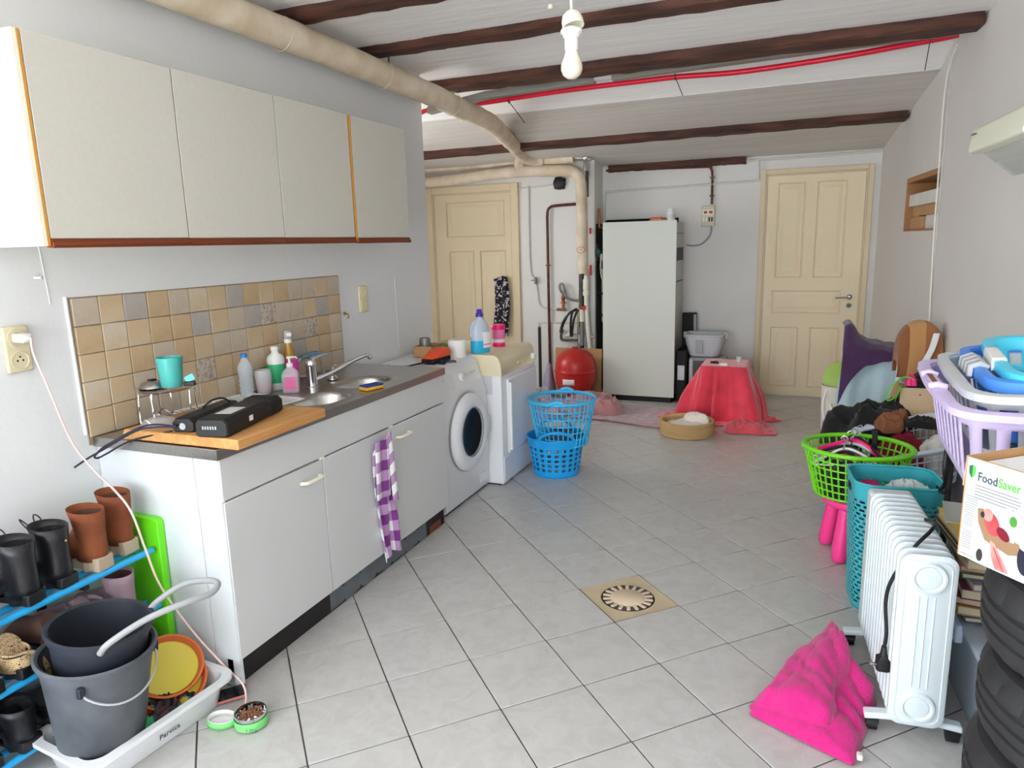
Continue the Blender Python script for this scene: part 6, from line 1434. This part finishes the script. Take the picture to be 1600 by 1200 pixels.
shoe('dress_shoe', 'black shoe on the middle bars at the left picture edge', 'shoe', (-2.060, 1.075, Z2), PI+.1, top=.075, mat='black_leather')
Z3 = .087
for k, y in enumerate((1.04, 1.15, 1.26, 1.37, 1.48)):
    shoe('dress_shoe', 'black leather shoe on the bottom bars of the rack, %s from the picture edge' % ('first', 'second', 'third', 'fourth', 'fifth')[k], 'shoe', (-2.07+.01*(k % 2), y, Z3), PI+.08*(k % 3), top=(.085, .14, .08, .15, .09)[k], mat='black_leather', group='black shoes on the bottom bars')
# ---- lime board leaning on the cabinet
gb_ = thing('cutting_board', 'large lime green plastic board leaning against the white cabinet side', 'board', (-2.195, 1.648, 0), rot=(math.radians(-1.2), 0, 0))
b = MB(); b.loft([[Vector((x, y, .31+z)) for x, z in rrect(.135, .305, .02, 5)] for y in (0, .028)]); b.build('slab', 'lime_board', gb_, bevel=.003)
# ---- white tray with buckets and saucers
tr_ = thing('storage_tray', 'shallow white plastic tub holding the buckets on the floor', 'tub', (-1.925, 1.395, 0), math.radians(-5))
b = MB(); rt = lambda hx, hy, z, r=.05: [Vector((x, y, z)) for x, y in rrect(hx, hy, r, 6)]
b.loft([rt(.118, .215, 0), rt(.125, .222, .008), rt(.138, .238, .085), rt(.142, .242, .098), rt(.158, .258, .102), rt(.16, .26, .094), rt(.162, .262, .094), rt(.162, .262, .108), rt(.138, .238, .108), rt(.132, .232, .085), rt(.118, .215, .014)], caps=False); nn = 28; b.f.append(tuple(range(nn))); b.f.append(tuple(range(len(b.v)-nn, len(b.v)))); b.build('tub', 'white_gloss', tr_, smooth=40)
text('Parvica', .026, 'marker', tr_, frame((.134, -.03, .035), (0, 1, 0), (.012, 0, .085)), 'marker_writing')
M('clutter', (70, 60, 60), .5); nt, b_ = node('clutter'); v_ = nt.nodes.new('ShaderNodeTexVoronoi'); v_.inputs['Scale'].default_value = 26; tc_ = nt.nodes.new('ShaderNodeTexCoord'); nt.links.new(tc_.outputs['Object'], v_.inputs['Vector'])
rp = nt.nodes.new('ShaderNodeValToRGB'); rp.color_ramp.interpolation = 'CONSTANT'; sx_ = nt.nodes.new('ShaderNodeSeparateColor'); nt.links.new(v_.outputs['Color'], sx_.inputs[0]); nt.links.new(sx_.outputs[0], rp.inputs[0])
for i, (p_, c_) in enumerate(((0, (40, 34, 36)), (.3, (20, 140, 130)), (.45, (90, 40, 60)), (.6, (226, 90, 40)), (.7, (52, 44, 44)), (.85, (60, 180, 120)))):
    el_ = rp.color_ramp.elements[i] if i < 2 else rp.color_ramp.elements.new(p_); el_.position = p_; el_.color = (*srgb(*c_), 1)
nt.links.new(rp.outputs[0], b_.inputs['Base Color'])
o = heap('small_toys', 'clutter', .12, .20, .05, seed=81, fold=.06, freq=22); o['kind'] = 'stuff'; o['label'] = 'jumble of small coloured bits in the white tub'; o['category'] = 'clutter'; o.location = (-1.925, 1.395, .016)
def bucket(name, label, mat, loc, rot, r0, r1, h, spout=False):
    e = thing(name, label, 'bucket', loc, rot=rot)
    b = MB(); b.lathe([(.001, 0), (r0-.006, 0), (r0, .006), (r1-.004, h-.03), (r1, h-.028), (r1+.002, h-.006), (r1+.010, h-.004), (r1+.011, h+.002), (r1+.004, h+.006), (r1-.004, h+.001), (r0-.004, .012), (.001, .010)], 48); b.build('pail', mat, e, smooth=40)
    return e
bk = bucket('bucket', 'grey-black builder\'s bucket standing in the white tub', 'bucket', (-1.918, 1.262, .095), (math.radians(-2), math.radians(4), 0), .118, .152, .288)
b = MB(); ha = math.radians(4); pts = [(.156*math.cos(ha-1.0+2.0*t), .156*math.sin(ha-1.0+2.0*t), .238-.062*math.sin(PI*t**.8)) for t in [i/20 for i in range(21)]]
b.tube(pts, .0032, 6); b.build('wire_handle', 'wire', bk, smooth=50)
for p in (pts[0], pts[-1]):
    b = MB(); b.box(p[0]-.008, p[0]+.008, p[1]-.008, p[1]+.008, p[2]-.012, p[2]+.02); b.build('handle_lug', 'bucket_dark', bk, bevel=.003)
bk2 = bucket('bucket', 'smaller dark bucket with a thick grey handle nested in the builder\'s bucket', 'bucket_dark', (-1.91, 1.272, .215), (math.radians(-3), math.radians(6), 0), .105, .135, .245)
b = MB(); b.tube(smoothpath([(.108, -.085, .225), (.135, -.075, .262), (.19, .0, .315), (.25, .085, .345), (.275, .15, .35), (.262, .19, .362), (.205, .20, .352), (.125, .185, .322), (.06, .145, .262), (.05, .128, .235)], 7), .0095, 10); b.build('tube_handle', 'grey_mid', bk2, smooth=60)
b = MB(); b.prism([(-.02, 0), (.02, 0), (.014, .05), (-.014, .05)], 0, .004, frame((-.14, -.03, .19), (.4, -.9, 0), (0, 0, 1))); b.build('bag_clip', 'white_plastic', bk2)
def saucer(label, loc, rot, r):
    e = thing('plant_saucer', label, 'saucer', loc, rot=rot, group='terracotta saucers in the white tub')
    b = MB(); b.lathe([(.001, 0), (r*.82, 0), (r*.86, .003), (r, .03), (r, .034), (r*.94, .034), (r*.82, .010), (.001, .009)], 44); b.build('dish', 'terracotta', e, smooth=40)
    b = MB(); b.lathe([(.001, .0095), (r*.80, .0105), (r*.84, .016), (r*.80, .0125), (.001, .0115)], 44); b.build('glaze', 'yellow_glaze', e, smooth=40)
    return e
saucer('upper terracotta saucer with a yellow glazed inside', (-1.945, 1.535, .135), (math.radians(26), math.radians(26), .3), .112)
saucer('lower terracotta saucer half hidden under the upper one', (-1.925, 1.52, .095), (math.radians(20), math.radians(22), .3), .115)
pk3 = thing('black_plank', 'dark wooden slat leaning on the near end of the white tub', 'slat', (-1.80, 1.02, 0), rot=(0, 0, 0))
b = MB(); b.box(-.016, .016, -.012, .26, 0, .008, T(0, 0, .002) @ RZ(22) @ RX(26)); b.build('slat', 'toe', pk3, bevel=.002)
# ---- phone, cable, pet food scoop
ph = thing('mobile_phone', 'black phone in a rose case lying face up by the cabinet corner', 'phone', (-1.80, 1.625, .003), rot=(0, math.radians(0), math.radians(-52)))
ph.rotation_euler = (math.radians(5), 0, math.radians(-48))
b = MB(); b.loft([[Vector((x, y, z)) for x, y in rrect(.037, .074, .01, 4)] for z in (.003, .012)]); b.build('case', 'phone_case', ph, bevel=.002)
b = MB(); b.loft([[Vector((x, y, z)) for x, y in rrect(.034, .071, .008, 4)] for z in (.012, .0128)]); b.build('screen', 'screen_glass', ph)
b = MB(); P = [Vector((XL+.085, 1.463, 1.275)), pt(52, 552, y=1.46), pt(75, 605, y=1.47), pt(112, 690, y=1.52), pt(150, 738, y=1.55), pt(178, 765, y=1.52), pt(205, 800, y=1.50), pt(228, 860, y=1.54), pt(252, 918, y=1.58), pt(300, 985, y=1.62), pt(350, 1040, y=1.66), pt(380, 1070, y=1.62), Vector((-1.70, 1.615, .006)), Vector((-1.71, 1.56, .005)), Vector((-1.745, 1.563, .008))]
b.tube(smoothpath(P, 6), .0035, 7); o = b.build('charging_cable', 'pink_cable', None, smooth=60); tag(o, 'pale pink charging cable from the wall charger down to the phone', 'cable')
sc_ = thing('food_scoop', 'green-banded steel measuring cup full of kibble on the tiles', 'measuring cup', (-1.615, 1.555, 0), math.radians(12))
b = MB(); b.lathe([(.001, .001), (.045, .001), (.05, .005), (.052, .046), (.0525, .048), (.0500, .048), (.0475, .008), (.001, .006)], 36); b.build('cup', 'chrome', sc_, smooth=40)
b = MB(); b.lathe([(.0515, .006), (.0525, .006), (.0535, .034), (.0528, .035)], 36, caps=False); bd_ = b.build('green_band', 'cup_green', sc_, smooth=40, solid=.001)
b = MB(); n = 28; ringp = [(-.098+.05*math.cos(2*PI*i/n), -.012+.038*math.sin(2*PI*i/n)) for i in range(n)]
b.loft([[Vector((x, y, z)) for x, y in ringp] for z in (.004, .024)], caps=False); b.build('handle_band', 'cup_green', sc_, smooth=60, solid=.003)
b = MB(); b.loft([[Vector((-.098+(x+.098)*.94, -.012+(y+.012)*.92, z)) for x, y in ringp] for z in (.003, .0255)], caps=False); b.build('handle_lining', 'white_plastic', sc_, smooth=60, solid=.002)
b = MB(); b.prism([(x*.92-.008, y*.92) for x, y in ringp], .001, .004); b.build('handle_plate', 'white_plastic', sc_)
text('1 CUP', .015, 'logo_dark', bd_, frame((.012, -.0555, .012), (1, .1, 0), (0, 0, 1)), 'lettering')
o = MB(); rnd = random.Random(90)
for k in range(70):
    a, r = rnd.uniform(0, 2*PI), .043*math.sqrt(rnd.random()); z = .033+.008*(1-r/.043)+rnd.uniform(-.003, .003); s_ = rnd.uniform(.0045, .0065)
    o.lathe([(s_*.3, -s_*.5), (s_, -s_*.2), (s_, s_*.25), (s_*.3, s_*.55)], 6, T(r*math.cos(a), r*math.sin(a), z) @ RX(rnd.uniform(0, 90)) @ RZ(rnd.uniform(0, 90)))
kb_ = o.build('kibble', 'kibble', None); kb_['kind'] = 'stuff'; kb_['label'] = 'brown kibble filling the green-banded measuring cup'; kb_['category'] = 'pet food'; kb_.location = (-1.615, 1.555, 0)
# ================================================================ ceiling, right wall, floor drain
lm = thing('pendant_lamp', 'bare pendant bulb hanging from the ceiling on a white flex', 'lamp', (0, 0, 0))
c = pt(893, 70, y=2.25); lm.location = (c.x, c.y, 2.605)
def zz(py): return pt(893, py, y=c.y).z-2.605
b = MB(); b.tube([(0, 0, 0), (0, 0, zz(20))], .004, 8); b.build('flex', 'cord_white', lm)
k = .0098/4.9
b = MB(); zt_ = zz(17); b.lathe([(.006, 0), (.016, -.003), (.028, -.014), (.033, -.03), (.034, -.05), (.0325, -.05), (.031, -.03), (.02, -.012), (.004, -.008)], 28, T(-.003, 0, zt_) @ RY(-14) @ RX(-8), caps=False); b.build('ceiling_rose_cap', 'cream_handle', lm, smooth=50)
z0 = zz(47); z1 = zz(78); z2_ = zz(124)
b = MB(); b.lathe([(.012, z0+.012), (.03, z0+.004), (.034, z0-.002), (.033, z0-.010), (.026, z0-.014), (.0255, z0-.022), (.021, z0-.024), (.021, z1), (.0195, z1-.002), (.001, z1)], 28); b.build('socket', 'white_plastic', lm, smooth=40)
bz = z1-.001; H_ = bz-z2_
b = MB(); b.lathe([(.001, bz), (.018, bz), (.019, bz-.004), (.024, bz-H_*.25), (.030, bz-H_*.40)], 28); b.build('bulb_base', 'cream_handle', lm, smooth=50)
b = MB(); b.lathe([(.030, bz-H_*.40), (.0335, bz-H_*.52), (.0335, bz-H_*.68), (.027, bz-H_*.86), (.015, bz-H_*.97), (.001, bz-H_)], 28); b.build('bulb', 'bulb', lm, smooth=60)
o = MB().lathe([(.001, 0), (.012, -.002), (.013, -.016), (.009, -.02), (.001, -.02)], 14).build('ceiling_stud', 'cream_handle', None, smooth=50); tag(o, 'small cream knob on the ceiling left of the pendant bulb', 'knob'); q = pt(860, 9, z=2.6); o.location = (q.x, q.y, 2.606)
# trunking and red hose behind the third beam
tr = thing('cable_trunking', 'grey trunking fixed under the ceiling behind the third beam', 'trunking', (0, 4.78, 2.55))
def run(px, py, y): return pt(px, py, y=y)
P = [Vector((-2.6, 4.78, 2.49)), run(760, 150, 4.78), run(900, 128, 4.78), run(930, 124, 4.78)]
P2 = [run(957, 121, 4.78), run(1060, 106, 4.78), run(1250, 80, 4.78), run(1420, 57, 4.78), run(1500, 46, 4.78)]
for Q_ in (P, P2):
    b = MB(); b.loft([[p+Vector((0, dy, dz)) for dy, dz in ((-.035, -.022), (.035, -.022), (.035, .026), (-.035, .026))] for p in Q_]); b.build('duct', 'trunking', tr, bevel=.003, world=True)
b = MB(); a_, c_ = P[-1], P2[0]; b.loft([[p+Vector((0, dy, dz)) for dy, dz in ((-.024, -.010), (.024, -.010), (.024, .022), (-.024, .022))] for p in (a_, c_)]); b.build('coupler', 'white_plastic', tr, world=True)
hs = thing('red_conduit', 'bright red flexible conduit strung along the ceiling trunking', 'conduit', (0, 4.84, 2.5))
pts = smoothpath([Vector((-2.75, 4.86, 2.455)), run(665, 173, 4.86), run(740, 163, 4.84), run(880, 142, 4.84), run(1000, 127, 4.84), run(1060, 120, 4.84), run(1150, 113, 4.85), run(1250, 99, 4.85), run(1330, 86, 4.84), run(1400, 73, 4.84), run(1470, 60, 4.84), run(1498, 54, 4.84)], 10)
b = MB(); b.tube(pts, .0165, 10); b.build('hose', 'red_hose', hs, smooth=60, world=True)
for px, py, dx, dy in ((795, 157, 25, 35), (1055, 120, 12, 30), (1453, 62, -8, 48)):
    p0 = run(px, py, 4.84); p1 = run(px+dx, py+dy, 4.84)
    b = MB(); b.tube([(p0.x, p0.y+.018*math.cos(t), p0.z+.018*math.sin(t)) for t in [2*PI*i/14 for i in range(14)]], .003, 5, closed=True); b.tube([p0+Vector((0, -.018, 0)), p1], .0028, 5); b.build('cable_tie', 'black', hs, world=True)
ring_ = MB(); q = Vector((XL-.02, 4.86, 2.46)); ring_.tube([(q.x, q.y, q.z-.05), (q.x, q.y, q.z+.05)], .016, 8); ring_.build('end_clip', 'cream_handle', hs, world=True)
for (yy, sx) in ((3.62, 0), (4.5, .02)):
    b = MB(); b.tube([(-2.21, yy, 2.53), (-2.21, yy, 2.575), (-2.2, yy, 2.60)], .005, 6); b.build('hanger_rod', 'iron', pl, world=True)
# white flex down the right wall
cd = MB(); y0_, y1_ = 5.10, 5.0
cd.tube(smoothpath([(xr(5.0)-.02, 4.86, 2.55), (xr(5.05)-.02, 5.05, 2.45), (xr(5.12)-.014, 5.12, 2.25), (xr(5.1)-.012, 5.1, 1.9), (xr(5.08)-.012, 5.08, 1.5), (xr(5.03)-.012, 5.03, 1.15), (xr(5.0)-.012, 5.0, .9), (xr(5.0)-.014, 5.0, .3), (xr(5.0)-.014, 5.0, .02)], 6), .0055, 8)
o = cd.build('pull_cord', 'cord_white', None, smooth=60); tag(o, 'long white cord hanging down the right wall past the niche', 'cord')
b = MB(); b.box(rws(5.085), rws(5.055), -.006, .0, .0, 2.5, RW); b.build('plaster_ridge', 'plaster_right', wr, bevel=.005)
# boxes in the niche
def nbox(label, mat, sa, sb, na, nb, za, zb):
    e = thing('small_box', label, 'box', RW @ Vector(((sa+sb)/2, (na+nb)/2, za)), math.atan2(RW[1][0], RW[0][0]))
    b = MB(); b.box(-(sb-sa)/2, (sb-sa)/2, -(nb-na)/2, (nb-na)/2, 0, zb-za); b.build('carton', mat, e, bevel=.003)
    b = MB(); b.box(-(sb-sa)/2, (sb-sa)/2, -.012, .012, zb-za, zb-za+.0006); b.build('tape', 'cardboard_light', e); return e
nbox('brown carton at the bottom left of the wall niche', 'cardboard', s0+.05, s0+.44, .03, .30, 1.5525, 1.638)
nbox('small white carton at the bottom right of the wall niche', 'white_cloth', s0+.46, s0+.83, .05, .3, 1.5525, 1.645)
nbox('long brown carton in the middle of the wall niche', 'cardboard', s0+.30, s0+.95, .04, .3, 1.646, 1.715)
nbox('little brown carton at the left of the wall niche', 'cardboard', s0+.09, s0+.28, .04, .28, 1.639, 1.715)
nbox('white carton on top at the right of the wall niche', 'white_cloth', s0+.30, s0+.96, .02, .3, 1.716, 1.80)
nbox('narrow white carton on top at the left of the wall niche', 'white_cloth', s0+.04, s0+.28, .02, .3, 1.716, 1.80)
# cooker hood on the right wall
yh = 3.42; sh = rws(yh); hd = thing('cooker_hood', 'off-white cooker hood with a glass visor high on the right wall', 'cooker hood', RW @ Vector((sh, 0, 1.80)), math.atan2(RW[1][0], RW[0][0]))
tp = pt(1519, 205, y=yh).z-1.80; lp_ = pt(1513, 238, y=yh).z-1.80
xq = pt(1519, 207, y=yh).x; dep = xr(yh)-xq
prof = [(0, lp_-.0), (-dep*.9, lp_-.012), (-dep-.008, lp_-.006), (-dep-.012, lp_+.006), (-dep, tp), (-dep*.35, tp+.09), (0, tp+.10)]
b = MB(); b.loft([[Vector((s_, n_, z_)) for n_, z_ in prof] for s_ in (0, .006, .594, .60)]); b.build('hood_body', 'hood', hd, bevel=.004)
b = MB(); b.loft([[Vector((s_, n_, z_)) for n_, z_ in ((-dep*.86, lp_-.012), (-dep*.82, lp_-.012), (-dep*.42, lp_-.10), (-dep*.46, lp_-.102))] for s_ in (.02, .58)]); b.build('visor', 'hood_glass', hd, bevel=.001)
b = MB(); b.cyl((.3, -dep*.5, lp_-.03), (.3, -dep*.5, lp_-.0), .03, n=20); b.build('lamp_cover', 'cream_handle', hd, smooth=40)
b = MB(); b.box(.012, .07, -.0012, 0, .0, .012, frame((0, -dep-.001, tp-.018), (1, 0, 0), (0, .0, 1))); b.build('name_badge', 'iron', hd)
# floor drain
fd = thing('floor_drain', 'square beige floor drain with a round slotted grate between the tiles', 'drain', (DRAIN[0], DRAIN[1], 0), PI/4)
hd2 = .153
n = 48; b = MB()
sqr = lambda k, z: [Vector((max(-k, min(k, 1.5*k*math.cos(2*PI*i/n))), max(-k, min(k, 1.5*k*math.sin(2*PI*i/n))), z)) for i in range(n)]
cr_ = lambda r, z: [Vector((r*math.cos(2*PI*i/n), r*math.sin(2*PI*i/n), z)) for i in range(n)]
b.loft([sqr(hd2, -.004), sqr(hd2, .0), sqr(hd2-.006, -.001), cr_(.122, -.003), cr_(.119, -.0025), cr_(.116, -.004), cr_(.110, -.004), cr_(.108, -.03)], caps=False); b.build('frame', 'drain_beige', fd, smooth=40)
b = MB(); b.lathe([(.109, -.03), (.001, -.031)], 32); b.build('sump', 'black', fd)
b = MB(); b.lathe([(.068, -.02), (.076, -.003), (.072, .0), (.001, .001)], 36); b.build('grate_disc', 'drain_top', fd, smooth=40)
for i in range(18):
    a = i*20; b = MB(); b.box(.072, .109, -.0075, .0075, -.014, .0, RZ(a)); b.build('grate_bar', 'drain_top', fd, bevel=.002)
for o in list(COL.objects):
    if o.type == 'EMPTY' and o.get('label') == '': del o['label']
